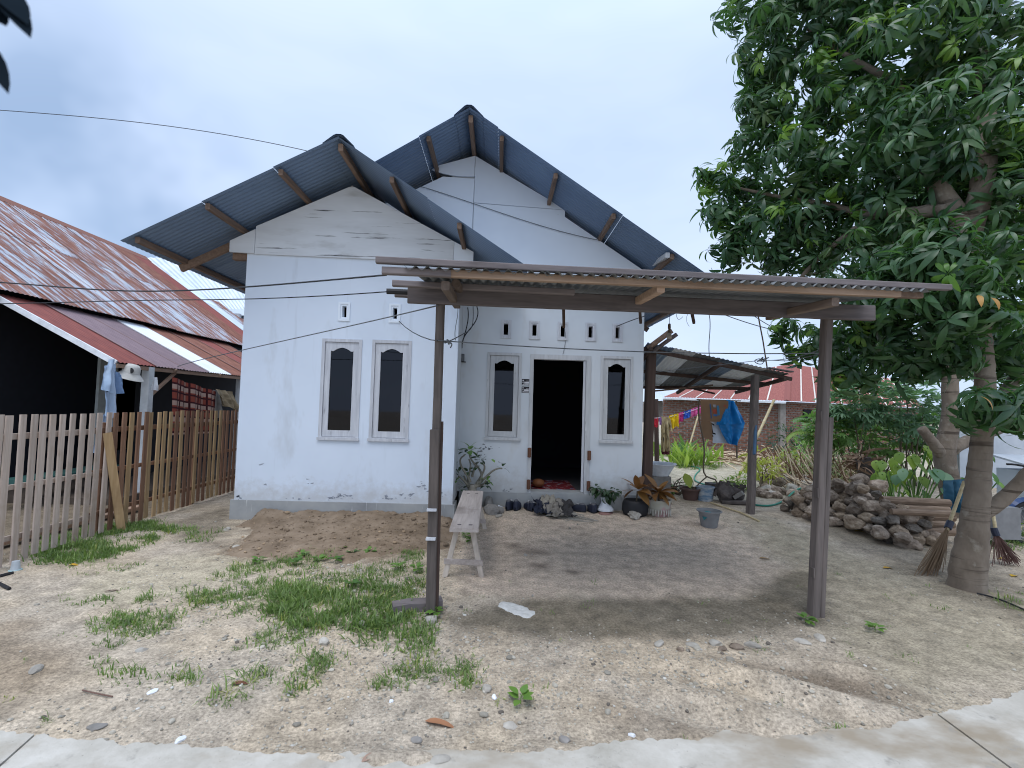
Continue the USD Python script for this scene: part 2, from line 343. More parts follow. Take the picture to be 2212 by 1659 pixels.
FRAME = mat('grey_window_paint', [(.25, (.42, .43, .46)), (.5, (.50, .51, .54)), (.8, (.62, .63, .65))], 4, (6, 6, .7), .7, .2, .003, vary=.04, extra=[(6, (5, 5, .8), .62, .72, (.30, .31, .33))])
FRAMED = mat('dull_frame_paint', [(.25, (.40, .41, .42)), (.6, (.50, .51, .52)), (.8, (.57, .58, .585))], 4, (6, 6, .7), .75, .2, .003, vary=.04, extra=[(6, (5, 5, .8), .64, .74, (.27, .27, .27))])
INSIDE = plain('interior_shade_dark', (.06, .06, .065), .9)  # dark floor colour stands in for the unlit rooms
VOID = plain('interior_shade_black', (.014, .015, .02), .9)  # near-black colour painted in for interior and porch shade
CURT = plain('grey_curtain', (.035, .042, .045), .95)
GLASS = usdkit.material(stage, LK+'window_glass', {'t': ('transparent_bsdf', {'color': (.2, .21, .24)}), 'g': ('glossy_bsdf', {'roughness': .03, 'color': (.7, .72, .8)}), 'f': ('fresnel', {'IOR': 1.5}), 'm': ('mix_closure', {})},
                        [('f.fac', 'm.fac'), ('t.BSDF', 'm.closure1'), ('g.BSDF', 'm.closure2')], surface='m.closure')
ZINC = mat('dull_zinc', [(.3, (.125, .18, .27)), (.7, (.175, .245, .35))], 1.2, rough=.5, metallic=.25, bump=.05, vary=.1, spec=.4)
ZINCLIGHT = mat('bright_zinc', [(.3, (.50, .56, .63)), (.7, (.66, .72, .79))], 1.5, rough=.45, metallic=.3, bump=.05, vary=.08)
def rust(name, cover, silver=(.46, .50, .56), r0=(.13, .045, .032), r1=(.27, .12, .08), vary=.08):
    nodes = {'tc': ('uvmap', {'attribute': 'st'}), 'm1': ('mapping', {'scale': (5.5, .34, 1)}), 'm2': ('mapping', {'scale': (20, 2.6, 1)}), 'm3': ('mapping', {'scale': (1.1, .35, 1)}),
             'n1': ('noise_texture', {'scale': 1.8, 'detail': 7, 'roughness': .68}), 'n2': ('noise_texture', {'scale': 1.3, 'detail': 5, 'roughness': .6}), 'n3': ('noise_texture', {'scale': 1., 'detail': 3}),
             'a1': ('math', {'math_type': 'multiply_add', 'value2': .55}), 'a2': ('math', {'math_type': 'multiply_add', 'value2': .25}), 'z': ('math', {'math_type': 'multiply', 'value2': .2}),
             'mr': ('rgb_ramp', {'ramp': [(0, (0, 0, 0)), (.5-cover*.5+.235, (0, 0, 0)), (.5-cover*.5+.265, (.7, .7, .7)), (.5-cover*.5+.30, (1, 1, 1)), (1, (1, 1, 1))]}),
             'rc': ('rgb_ramp', {'ramp': [(.3, r0), (.7, r1)]}), 'sc': ('rgb_ramp', {'ramp': [(.3, tuple(np.array(silver)*.8)), (.5, silver), (.72, (.62, .6, .54))]}),
             'mx': ('mix', {}), 'p': ('principled_bsdf', {'roughness': .7, 'specular_ior_level': .25}), 'oi': ('object_info', {}), 'vr': ('map_range', {'to_min': 1-vary, 'to_max': 1+vary}), 'hv': ('hsv', {})}
    links = [('tc.UV', 'm1.vector'), ('tc.UV', 'm2.vector'), ('tc.UV', 'm3.vector'), ('m1.vector', 'n1.vector'), ('m2.vector', 'n2.vector'), ('m3.vector', 'n3.vector'),
             ('n3.fac', 'z.value1'), ('n2.fac', 'a2.value1'), ('z.value', 'a2.value3'), ('n1.fac', 'a1.value1'), ('a2.value', 'a1.value3'), ('a1.value', 'mr.fac'),
             ('n2.fac', 'rc.fac'), ('n2.fac', 'sc.fac'), ('mr.color', 'mx.fac'), ('sc.color', 'mx.color1'), ('rc.color', 'mx.color2'), ('oi.random', 'vr.value'), ('vr.result', 'hv.value'), ('mx.color', 'hv.color'), ('hv.color', 'p.base_color')]
    return usdkit.material(stage, LK+name, nodes, links, surface='p.BSDF')
RUSTS = rust('streaky_rusted_zinc', .555, silver=(.39, .44, .51))
RUSTM = rust('heavy_rusted_zinc', .80)
RUSTF = rust('rusty_red_sheet', 1.35, r0=(.17, .05, .045), r1=(.27, .08, .062))
RUSTP = rust('purple_brown_sheet', 1.35, r0=(.16, .115, .13), r1=(.23, .165, .18))
RUSTB = rust('old_red_roof', 1.02, silver=(.55, .5, .45), r0=(.20, .05, .042), r1=(.33, .115, .085))
WHITESH = mat('white_sheet', [(.3, (.62, .66, .70)), (.7, (.75, .78, .82))], 3, rough=.6, bump=.1, vary=0, extra=[(6, (1, 1, 1), .68, .74, (.45, .47, .5))])
ASB = mat('grey_fibre_sheet', [(.3, (.14, .15, .155)), (.7, (.24, .25, .255))], 4, rough=.9, bump=.15, vary=.08)
# ground etc.
CONC = mat('concrete_slab', [(.25, (.32, .295, .245)), (.5, (.445, .415, .36)), (.75, (.56, .53, .475))], 3.2, (1, 1, 1), .9, .5, .006, coord='position', bscale=45, vary=0, detail=8, nrough=.7,
           extra=[(1.3, (1, 1.8, 1), .50, .66, (.30, .25, .185)), (9, (1, 1, 1), .60, .74, (.28, .26, .225)), (60, (1, 1, 1), .66, .72, (.22, .2, .17))])
STONE = mat('coral_stone', [(.3, (.11, .082, .06)), (.5, (.27, .21, .16)), (.72, (.46, .38, .30))], 9, rough=.95, bump=1.0, bdist=.03, vary=.35, extra=[(3, (1, 1, 1), .6, .8, (.10, .09, .06))])
PALEST = mat('pale_stone', [(.3, (.27, .245, .21)), (.55, (.42, .39, .34)), (.75, (.56, .53, .48))], 7, rough=.95, bump=.5, bdist=.01, vary=.2)
PEB = mat('pebble', [(.3, (.27, .245, .2)), (.7, (.42, .39, .33))], 14, rough=.95, bump=.3, vary=.4)
SOIL = mat('brown_soil', [(.25, (.12, .085, .055)), (.5, (.20, .147, .10)), (.8, (.30, .23, .165))], 4, rough=.97, bump=.8, bdist=.02, coord='position', bscale=26, vary=.12)
BARK = mat('tree_bark', [(.25, (.10, .078, .058)), (.5, (.18, .145, .112)), (.8, (.27, .225, .175))], 5, (1, 1, .55), .95, .8, .02, vary=0, extra=[(2.6, (.45, .45, 7), .57, .66, (.075, .057, .043)), (6, (1, 1, 1), .6, .75, (.30, .27, .22))])
TWIG = plain('twig_brown', (.13, .1, .07), .9, vary=.2)
STRAW = mat('dry_straw', [(.3, (.40, .29, .18)), (.7, (.70, .60, .46))], 8, rough=.85, bump=.1, vary=.2)
BRICK = mat('red_brick', [(.3, (.17, .075, .05)), (.7, (.29, .14, .10))], 12, rough=.95, bump=.4, bdist=.006, vary=.3)
MORT = mat('mortar', [(.3, (.21, .185, .165)), (.7, (.32, .29, .265))], 9, rough=.95, bump=.3, vary=0)
BLACK = plain('black_rubber', (.018, .018, .02), .6)
NAVY = plain('navy_leather', (.022, .026, .045), .5, vary=.2)
WIRE = plain('black_cable', (.03, .032, .036), .6)
ROPE = plain('grey_rope', (.13, .14, .15), .9)
WHITEP = plain('white_plastic', (.7, .72, .75), .4)
RUSTY = plain('rusty_iron', (.14, .065, .04), .85, vary=.15)

# ------------------------------------------------------------------ ground
import shapely
def gpoly(pts): return Polygon([tuple(G(*p)[:2]) for p in pts]).buffer(0)
def mask(xy, poly, soft, amp=.0, seed=0, fr=3.):
    pts = shapely.points(xy[:, 0], xy[:, 1])
    d = shapely.distance(pts, poly.exterior); ins = contains_xy(poly, xy[:, 0], xy[:, 1])
    sd = np.where(ins, d, -d)
    if amp: sd = sd + amp*(meshkit.fbm(np.c_[xy*fr, np.full(len(xy), seed*1.7)], 4, seed)-.5)*2
    t = np.clip((sd+soft)/(2*soft), 0, 1); return t*t*(3-2*t)
PATCH = dict(
    carport=gpoly([(1010, 1180), (1060, 1125), (1230, 1112), (1420, 1118), (1560, 1140), (1660, 1200), (1690, 1255), (1600, 1285), (1400, 1292), (1150, 1288), (1000, 1282), (985, 1240)]),
    damp=gpoly([(960, 1330), (1150, 1292), (1400, 1296), (1600, 1286), (1700, 1230), (1770, 1240), (1800, 1330), (1700, 1372), (1400, 1385), (1150, 1375), (980, 1362)]),
    pale=gpoly([(250, 1235), (420, 1195), (520, 1188), (560, 1225), (430, 1290), (250, 1320), (120, 1290)]),
    brown=gpoly([(-80, 1330), (60, 1380), (150, 1420), (170, 1480), (60, 1540), (-120, 1560)]),
    tracks=gpoly([(1480, 1440), (1850, 1420), (1960, 1480), (1800, 1580), (1520, 1590), (1380, 1540)]),
    rightyard=gpoly([(1640, 1130), (1980, 1240), (2300, 1330), (2300, 1480), (1960, 1500), (1830, 1400), (1780, 1260), (1650, 1180)]),
    overlane=gpoly([(560, 1628), (760, 1632), (1000, 1630), (1230, 1622), (1330, 1628), (1300, 1640), (1180, 1655), (1000, 1672), (760, 1672), (640, 1655)]),
    mound=gpoly([(470, 1196), (560, 1140), (620, 1118), (930, 1120), (1000, 1135), (975, 1180), (900, 1200), (760, 1212), (600, 1210)]),
    dark_dirt=gpoly([(360, 1130), (500, 1090), (505, 1130), (480, 1180), (400, 1170)]))
def ground_z(xy):
    p = np.c_[xy, np.zeros(len(xy))]
    r = np.hypot(xy[:, 0], xy[:, 1]-4)
    z = .05*(meshkit.fbm(p*.5, 3, 5)-.5)+.028*(meshkit.fbm(p*2.6, 4, 1)-.5)+.012*(meshkit.fbm(p*14, 3, 2)-.5)
    smooth = mask(xy, PATCH['carport'], .3)
    z = z*(1-.75*smooth)
    tr = mask(xy, PATCH['tracks'], .25)
    z = z+tr*.034*np.sin(xy[:, 0]*9+xy[:, 1]*16+5*meshkit.fbm(p*1.3, 3, 9))
    z = z*np.clip((xy[:, 1]-2.0)/.5, .25, 1)
    rise = np.clip((xy[:, 1]-5.4)/1.7, 0, 1); z = z+.085*rise*rise*(3-2*rise)*np.clip((xy[:, 0]+.75)/.5, 0, 1)*np.clip((14-xy[:, 1])/4, 0, 1)
    z = z+.048*mask(xy, PATCH['overlane'], .10, .12, 33, 5.)
    return z
def _axis(*segs):
    out = [np.arange(a, b, s) for a, b, s in segs]; return np.concatenate(out)
gx = _axis((-300, -60, 40), (-60, -12, 4), (-12, -5.4, .3), (-5.4, 6.0, .032), (6.0, 12, .15), (12, 40, 1.5), (40, 320, 40))
gy = _axis((-60, 1.2, 4), (1.2, 7.4, .032), (7.4, 13, .12), (13, 24, .5), (24, 60, 4), (60, 420, 40))
_x, _y = np.meshgrid(gx, gy, indexing='ij'); gxy = np.stack([_x.ravel(), _y.ravel()], 1)
gz = ground_z(gxy)
gv = np.c_[gxy, gz]
nx, ny = len(gx), len(gy)
_i, _j = np.meshgrid(np.arange(nx-1), np.arange(ny-1), indexing='ij'); _a = (_i*ny+_j).ravel()
gf = np.vstack([np.stack([_a, _a+ny, _a+ny+1], 1), np.stack([_a, _a+ny+1, _a+1], 1)])
gc = np.tile(np.array([.46, .378, .28]), (len(gxy), 1))
big = meshkit.fbm(np.c_[gxy*.9, np.zeros(len(gxy))], 4, 3)[:, None]
gc = gc*(.82+.36*big)
med = np.clip((meshkit.fbm(np.c_[gxy*2.1, np.ones(len(gxy))], 5, 13)-.5)*5+.4, 0, 1)[:, None]
gc = gc*(1-.45*med)+np.array([.43, .375, .31])*.45*med
def blend(col, m, k=1.):
    global gc
    m = m[:, None]*k; gc = gc*(1-m)+np.asarray(col)*m
blend((.46, .395, .285), mask(gxy, PATCH['pale'], .2, .25, 4), .85)
blend((.27, .205, .14), mask(gxy, PATCH['brown'], .25, .3, 6), .75)
blend((.33, .285, .205), mask(gxy, PATCH['rightyard'], .3, .3, 7), .8)
blend((.56, .45, .35), mask(gxy, PATCH['carport'], .16, .2, 8), .95)  # pale swept dirt, lightened further to offset the carport roof shade
blend((.115, .098, .068), mask(gxy, PATCH['damp'], .13, .16, 9), .72)
blend((.20, .165, .12), mask(gxy, PATCH['dark_dirt'], .2, .2, 9), .8)  # darker dirt between the fence and the house corner
blend((.20, .148, .10), mask(gxy, PATCH['mound'], .28, .45, 25, 4.), .85)
trn = np.clip((meshkit.fbm(np.c_[gxy[:, 0]*2+gxy[:, 1]*4, gxy[:, 1]*1.4, 0*gxy[:, 0]], 4, 21)-.45)*6, 0, 1)
blend((.19, .15, .11), mask(gxy, PATCH['tracks'], .3, .25, 11)*trn, .95)
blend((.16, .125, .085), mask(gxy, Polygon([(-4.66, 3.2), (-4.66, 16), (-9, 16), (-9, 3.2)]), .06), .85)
stain = sum(np.exp(-((gxy[:, 0]-q[0])**2+((gxy[:, 1]-q[1])/.8)**2)/s**2) for q, s in [(G(1150, 1192), .16), (G(1165, 1222), .11), (G(1235, 1235), .08), (G(1110, 1180), .10)])
stain = np.clip(stain*(.5+meshkit.fbm(np.c_[gxy*7, 0*gxy[:, 0]], 3, 31)), 0, 1)
blend((.13, .095, .07), stain, .75)
litter = mask(gxy, gpoly([(1640, 1075), (1900, 1110), (2260, 1290), (2260, 1360), (2080, 1300), (1980, 1250), (1760, 1150)]), .25, .3, 14)
blend((.17, .14, .10), litter, .6)
yard = mask(gxy, Polygon([(2.6, 8.6), (5, 8.2), (9, 10), (18, 16), (18, 40), (-20, 40), (2.2, 15)]), .5, .6, 15)
blend((.40, .37, .28), yard, .7)
GROUND = usdkit.material(stage, LK+'yard_ground', {
    'at': ('attribute', {'attribute': 'gcol'}), 'g': ('geometry', {}),
    'n1': ('noise_texture', {'scale': 52, 'detail': 4, 'roughness': .75}), 'n2': ('noise_texture', {'scale': 7, 'detail': 3, 'roughness': .6}), 'v': ('voronoi_texture', {'scale': 55, 'randomness': 1}),
    'r1': ('map_range', {'from_min': .3, 'from_max': .7, 'to_min': .52, 'to_max': 1.42}), 'r2': ('map_range', {'from_min': .3, 'from_max': .7, 'to_min': .72, 'to_max': 1.26}),
    'm': ('math', {'math_type': 'multiply'}), 'hv': ('hsv', {}), 'hs': ('math', {'math_type': 'multiply_add', 'value2': .6}),
    'b1': ('bump', {'strength': .8, 'distance': .014}), 'p': ('principled_bsdf', {'roughness': .95, 'specular_ior_level': .15})},
    [('g.position', 'n1.vector'), ('g.position', 'n2.vector'), ('g.position', 'v.vector'), ('n1.fac', 'r1.value'), ('n2.fac', 'r2.value'), ('r1.result', 'm.value1'), ('r2.result', 'm.value2'),
     ('m.value', 'hv.value'), ('at.color', 'hv.color'), ('hv.color', 'p.base_color'), ('v.distance', 'hs.value1'), ('n1.fac', 'hs.value3'), ('hs.value', 'b1.height'), ('b1.normal', 'p.normal')], surface='p.BSDF')
gm = usdkit.mesh(stage, '/World/ground', (gv, gf), GROUND, smooth=True)
data(gm.GetPrim(), kind='structure', label='sandy dirt yard with gravel and damp patches in front of the house', category='ground')
UsdGeom.PrimvarsAPI(gm).CreatePrimvar('gcol', Sdf.ValueTypeNames.Color3fArray, 'vertex').Set(Vt.Vec3fArray.FromNumpy(gc.astype(np.float32)))
from scipy.interpolate import RegularGridInterpolator
_gi = RegularGridInterpolator((gx, gy), gz.reshape(nx, ny), bounds_error=False, fill_value=0.)
def ground_at(xy): return _gi(np.asarray(xy, float))
def gh(x, y): return float(_gi([[x, y]])[0])
def GP(px, py, up=0.):
    z = 0.
    for _ in range(5):
        p = G(px, py, z); z = gh(p[0], p[1])
    p[2] = z+up; return p

# road slabs
edge = [G(*p)[:2] for p in [(-500, 1520), (-150, 1570), (0, 1593), (150, 1612), (300, 1623), (450, 1631), (600, 1639), (800, 1643), (1000, 1641), (1250, 1631), (1423, 1614), (1640, 1600), (1890, 1581), (2026, 1556), (2212, 1507), (2400, 1440), (2700, 1320)]]
edge = smoothpath(np.c_[np.array(edge), np.zeros(len(edge))], 700)[:, :2]
_rn = meshkit.fbm(np.c_[edge*5, np.zeros(700)], 3, 40)-.5; _rf = meshkit.fbm(np.c_[edge*28, np.zeros(700)], 4, 41)-.5
edge[:, 1] += .07*_rn+.055*_rf
road = thing('road', 'pale concrete lane of cast slabs along the front of the yard', 'road', (0, 1, 0), kind='structure')
cuts = [edge[0][0]-.01, G(60, 1622)[0], G(2030, 1556)[0], edge[-1][0]+.01]
sl = [(G(62, 1612)[:2]-G(10, 1659)[:2]), (G(2026, 1557)[:2]-G(2162, 1659)[:2])]
full = Polygon(list(map(tuple, edge))+[(edge[-1][0], -6), (edge[0][0], -6)]).buffer(0)
def cutline(p, d, off):
    p, d = np.asarray(p), np.asarray(d)/np.linalg.norm(d); n = np.array([d[1], -d[0]]); p = p+n*off; return [tuple(p+d*30), tuple(p-d*30)]
c1, c2 = G(62, 1614)[:2], G(2026, 1557)[:2]
def half(p, d, side, off):
    l = cutline(p, d, off); d = np.asarray(d)/np.linalg.norm(d); n = np.array([d[1], -d[0]])*side*60
    return Polygon([l[0], l[1], tuple(np.array(l[1])+n), tuple(np.array(l[0])+n)])
d1, d2 = sl
for poly in (full.intersection(half(c1, d1, -1, -.006)), full.intersection(half(c1, d1, 1, .006)).intersection(half(c2, d2, -1, -.007)), full.intersection(half(c2, d2, 1, .007))):
    for g in getattr(poly, 'geoms', [poly]):
        if g.area > .3: part(road, 'slab', slab_xy(g, -.12, .034), CONC)

# soil heaped against the left wall
mp = gpoly([(478, 1192), (560, 1150), (620, 1128), (930, 1130), (1000, 1135), (975, 1175), (900, 1190), (760, 1205), (600, 1205)]).union(sbox(-3.2, 6.2, -.72, 6.6)).buffer(.02)
mx0, my0, mx1, my1 = mp.bounds
def mound(u, v):
    x = mx0-.15+(mx1-mx0+.3)*u; y = my0-.15+(6.5-my0+.15)*v; xy = np.stack([x.ravel(), y.ravel()], 1)
    m = mask(xy, mp, .20, .26, 17, 4.)
    p = np.c_[xy, 0*xy[:, 0]]
    z = m*(.03+.12*np.clip((y.ravel()-5.5)/1., 0, 1)+.06*(meshkit.fbm(p*3, 4, 18)-.4)+.03*(meshkit.fbm(p*14, 3, 19)-.5))-.035*(1-m)
    return np.stack([xy[:, 0], xy[:, 1], z], 1)
sm = grid(150, 70, mound)
solo('soil_mound', sm, SOIL, 'low heap of bare brown soil banked along the base of the white front wall', 'soil', smooth=True, kind='structure')

# ------------------------------------------------------------------ the white house
YL, YM = 6.54, 7.23
XL0, XL1, XM1 = -3.545, -.60, 2.21
house = thing('white_house', 'single storey white plastered house with zinc gable roofs and open front door', 'house', (-.6, YM, 0))
WIN = [(-2.46, -1.915, 1.10, 2.485, 'l'), (-1.775, -1.235, 1.10, 2.49, 'l'), (-.205, .325, 1.11, 2.445, 'm'), (1.545, 2.05, 1.11, 2.445, 'm')]
VENT = [(-2.26, -2.10, 2.735, 3.00, 'l'), (-1.565, -1.405, 2.735, 3.00, 'l')]+[(x, x+.165, 2.665, 2.95, 'm') for x in (-.015, .425, .865, 1.295, 1.715)]
DOOR = (.455, 1.395, .32, 2.435)
fl = Polygon([(XL0, .26), (XL1, .26), (XL1, 3.72), (XL0, 3.72)])
for w in WIN+VENT:
    if w[4] == 'l': fl = fl.difference(sbox(w[0], w[2], w[1], w[3]))
part(house, 'front_wall', slab_xz(fl, YL, YL+.13), WALL)
fm = Polygon([(XL1, .32), (XM1, .32), (XM1, 3.75), (-.53, 5.35), (-2.0, 4.5), (-2.0, 3.75), (XL1, 3.75)])
for w in WIN+VENT:
    if w[4] == 'm': fm = fm.difference(sbox(w[0], w[2], w[1], w[3]))
fm = fm.difference(sbox(DOOR[0], .3, DOOR[1], DOOR[3]))
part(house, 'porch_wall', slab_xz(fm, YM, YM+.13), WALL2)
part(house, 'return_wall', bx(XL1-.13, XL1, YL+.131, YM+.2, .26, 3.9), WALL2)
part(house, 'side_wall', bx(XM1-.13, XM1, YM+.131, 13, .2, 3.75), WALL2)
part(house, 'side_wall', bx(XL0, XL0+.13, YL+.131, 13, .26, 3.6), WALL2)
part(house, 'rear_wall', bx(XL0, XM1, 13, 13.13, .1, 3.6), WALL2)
part(house, 'plinth', bx(XL0-.035, XL1+.03, YL-.03, YL+.3, -.2, .262), PLINTH)
part(house, 'plinth', bx(XL1+.031, XM1+.03, YM-.025, YM+.129, -.2, .322), PLINTH)
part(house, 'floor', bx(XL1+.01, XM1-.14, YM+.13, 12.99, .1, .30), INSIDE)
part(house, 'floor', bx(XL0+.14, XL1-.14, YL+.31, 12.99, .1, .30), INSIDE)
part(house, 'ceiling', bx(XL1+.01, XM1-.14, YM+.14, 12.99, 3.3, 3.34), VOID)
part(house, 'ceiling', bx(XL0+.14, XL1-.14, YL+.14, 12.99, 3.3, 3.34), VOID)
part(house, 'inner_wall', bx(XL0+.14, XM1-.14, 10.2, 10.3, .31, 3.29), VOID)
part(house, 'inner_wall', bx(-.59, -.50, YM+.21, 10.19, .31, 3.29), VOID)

def window(x0, x1, z0, z1, Y, fmat, i):
    o = sbox(x0, z0, x1, z1); ft = .042
    fr = o.difference(sbox(x0+ft, z0+ft, x1-ft, z1-ft))
    w = part(house, 'window', slab_xz(fr, Y-.012, Y+.09), fmat)
    a0, a1, b0, b1 = x0+ft+.004, x1-ft-.004, z0+ft+.004, z1-ft-.004
    sw, sb = .072, .085
    c, hw = (a0+a1)/2, (a1-a0)/2-sw
    xs = np.linspace(-1, 1, 25)
    top = b1-.115+.042*(np.cos(np.pi*xs)*.5+.5)**1.1-.012*np.exp(-((np.abs(xs)-.8)/.15)**2)
    hole = Polygon([(c-hw, b0+sb), (c+hw, b0+sb)]+[(c+hw*x, t) for x, t in zip(xs[::-1], top[::-1])])
    part(w, 'sash', slab_xz(sbox(a0, b0, a1, b1).difference(hole), Y+.006, Y+.048), fmat)
    part(w, 'pane', bx(c-hw-.01, c+hw+.01, Y+.024, Y+.029, b0+sb-.01, b1-.06), GLASS)
    part(w, 'sill', bx(x0-.012, x1+.012, Y-.03, Y-.0125, z0-.004, z0+.034), fmat)
    def cur(u, v): return np.stack([x0-.12+(x1-x0+.24)*u, Y+.24+.022*np.sin(u*40+3*i)+.01*np.sin(u*97), z0+.30-.3*(i % 2)+(z1-z0-.2+.3*(i % 2))*v-.1*(1-(i % 2))*0], -1)
    part(w, 'curtain', grid(60, 4, cur), CURT, smooth=True)
for i, w in enumerate(WIN): window(w[0], w[1], w[2], w[3], YL if w[4] == 'l' else YM, FRAME if w[4] == 'l' else FRAMED, i)
for i, w in enumerate(VENT):
    Y = YL if w[4] == 'l' else YM
    x0, x1, z0, z1 = w[:4]; c = (x0+x1)/2
    t = .05
    m = cat(slab_xz(sbox(x0, z0, x1, z1).difference(sbox(x0+.028, z0+.03, x1-.028, z1-.03)), Y-.016, Y+.10),
            slab_xz(sbox(x0+.028, z0+.03, x1-.028, z1-.03).difference(sbox(x0+t, z0+t+.005, x1-t, z1-t-.005)), Y-.004, Y+.10))
    v = part(house, 'vent_block', m, FRAME if i > 1 else BOARD2)
# door
dx0, dx1, dz0, dz1 = DOOR
door = part(house, 'door_frame', slab_xz(sbox(dx0, dz0, dx1, dz1).difference(sbox(dx0+.055, dz0-.01, dx1-.075, dz1-.075)), YM-.014, YM+.12), FRAMED)
part(house, 'threshold', bx(dx0+.057, dx1-.08, YM-.012, YM+.20, .30, .345), PLINTH)
dl = part(house, 'open_door', beam((dx1-.10, YM-.004, (.35+dz1-.08)/2), (dx1+.10, YM+.80, (.35+dz1-.08)/2), .036, dz1-.08-.35), FRAME)
part(dl, 'door_handle', tube([(dx1+.06, YM+.74, 1.28), (dx1+.02, YM+.74, 1.28), (dx1+.0, YM+.66, 1.28)], .008), RUSTY)
for x, z in ((dx0-.004, .93), (dx0-.004, .45), (dx1-.03, .91), (dx1-.03, .45)):
    part(house, 'hinge_plate', cat(bx(x, x+.052, YM-.035, YM-.0145, z-.07, z+.07), tube([(x+.026, YM-.04, z-.075), (x+.026, YM-.04, z+.075)], .012, 7)), RUSTY)
# two stickers by the door
INK = plain('sticker_black', (.02, .018, .025), .5); PAPER = plain('sticker_white', (.6, .6, .62), .6)
for z in (2.0, 1.885):
    s = part(house, 'notice_sticker', bx(.335, .447, YM-.0035, YM-.0008, z-.048, z+.048), INK)
    m = [bx(.372, .444, YM-.0045, YM-.0037, z-.022, z+.006), bx(.372, .444, YM-.0045, YM-.0037, z-.04, z-.030), bx(.405, .444, YM-.0045, YM-.0037, z+.016, z+.021)]
    m += [bx(a, a+.012, YM-.0045, YM-.0037, z-.04, z-.03+.005*k) for k, a in enumerate((.343, .357))]+[bx(.343, .366, YM-.0045, YM-.0037, z+.02, z+.034), bx(.347, .36, YM-.0045, YM-.0037, z-.012, z+.008)]
    part(s, 'sticker_print', cat(*m), PAPER)

rpk = np.random.default_rng(77)
def flakes(pts, Y):
    ms = []
    for px, py, w, h, n in pts:
        for _ in range(n):
            c = A(px+rpk.normal()*w, py+rpk.normal()*h, Y); a = np.sort(rpk.uniform(0, 6.28, 7)); r_ = rpk.uniform(.006, .022)
            pg = Polygon([(c[0]+r_*1.7*rpk.uniform(.4, 1.2)*math.cos(t), c[2]+r_*rpk.uniform(.3, 1.)*math.sin(t)) for t in a]).buffer(0)
            if pg.geom_type == 'Polygon' and pg.area > 1e-5: ms.append(slab_xz(pg, Y-.0016, Y+.001))
    return cat(*ms)
part(house, 'peeled_paint', flakes([(730, 1073, 16, 3, 22), (640, 1078, 14, 2, 6), (885, 1072, 10, 4, 10), (845, 1075, 10, 2, 7), (515, 1074, 4, 3, 6), (915, 1052, 8, 5, 6), (960, 1065, 6, 6, 4), (665, 1042, 6, 4, 3), (590, 1020, 30, 10, 3)], YL), plain('bared_plaster', (.27, .29, .33), .9))
part(house, 'peeled_paint', flakes([(1040, 975, 12, 8, 18), (1030, 1000, 9, 9, 12), (1060, 965, 12, 5, 6), (1100, 1058, 14, 2, 5)], YM), plain('bared_grey_plaster', (.20, .21, .22), .9))

# gables
YG = YL-.032
def gable_poly(pts): return Polygon(pts).buffer(0)
GZ = lambda X: 4.63-(.515*(-2.14-X) if X < -2.14 else .508*(X+2.14))
part(house, 'gable_board', slab_xz(gable_poly([(-3.77, 3.635), (-3.432, 3.625), (-3.432, GZ(-3.432)), (-3.77, GZ(-3.77))]), YG-.006, YG+.02), BOARD)
part(house, 'gable_board', slab_xz(gable_poly([(-3.428, 3.62), (-.70, 3.60), (-.70, GZ(-.70)), (-2.14, GZ(-2.14)), (-3.428, GZ(-3.428)+.04)]), YG, YG+.025), BOARD)
part(house, 'gable_board', slab_xz(gable_poly([(-.695, 3.605), (-.425, 3.605), (-.425, GZ(-.425)), (-.695, GZ(-.695))]), YG-.004, YG+.02), BOARD2)
YH = YM-.03
HZ = lambda X: 5.50-(.64*(X+.49) if X > -.49 else .56*(-.49-X))
part(house, 'gable_board', slab_xz(gable_poly([(-.487, 4.76), (.95, 4.70), (-.487, HZ(-.487))]).intersection(sbox(-.487, 4, 3, 6)), YH, YH+.022), BOARD2)
part(house, 'gable_board', slab_xz(gable_poly([(-.487, 3.5), (2.6, 3.5), (HZ.__call__(0)*0+2.45, HZ(2.45)), (.93, HZ(.93)), (.93, 4.695), (-.487, 4.752)]), YH+.004, YH+.026), BOARD2)
cz = np.linspace(0, 1, 14)
part(house, 'gable_board', slab_xz(Polygon([(-.493, 5.495)]+[(-.493-.72*t, 5.17+.10*t**2.2-.02*math.sin(t*3)) for t in cz]), YH-.010, YH+.012), BOARD2, label='lifted triangular board with a curved lower edge under the ridge')
part(house, 'gable_board', slab_xz(Polygon([(-.493, 5.135), (-.98, 5.15), (-2.2, 4.5), (-2.2, 3.5), (-.51, 3.5), (-.505, 4.2)]), YH+.002, YH+.026), BOARD2)

# roofs: left wing
XR, ZR, YF, SLL, SLR = -2.05, 4.83, 5.68, .538, .64
lz = lambda X: ZR-(SLL*(XR-X) if X < XR else SLR*(X-XR))
def sheets(parent, X0, X1, zf, Y0, Y1, wid=.76, lap=.03, bounds=None, m=ZINC, dz=0., seed=0):
    """corrugations run up the slope (X); columns stacked in Y, each split in X at bounds (list)"""
    ys = np.arange(Y0, Y1-.05, wid)
    bs = bounds or [X0, X1]
    for a, y in enumerate(ys):
        for b in range(len(bs)-1):
            xa, xb = bs[b], bs[b+1]; off = dz+.006*b+.004*(a % 2)
            ye = min(y+wid+lap, Y1)
            mm, uv = corrugated((xa, y-.012*b*(a == 0), zf(xa)+off), (xa, ye, zf(xa)+off+.003), (xb, y-.012*b*(a == 0), zf(xb)+off), (xb, ye, zf(xb)+off+.003), seed=seed+a*5+b, seg=6 if a < 2 else 4, amp=.0042)
            part(parent, 'roof_sheet', mm, m, smooth=True, uv=uv)
b1x, b2x = A(437, 428, YF)[0], A(592, 354, YF)[0]
sheets(house, -4.58, XR, lz, YF, 11.5, bounds=[-4.58, b1x+.0, b2x, XR], seed=1)
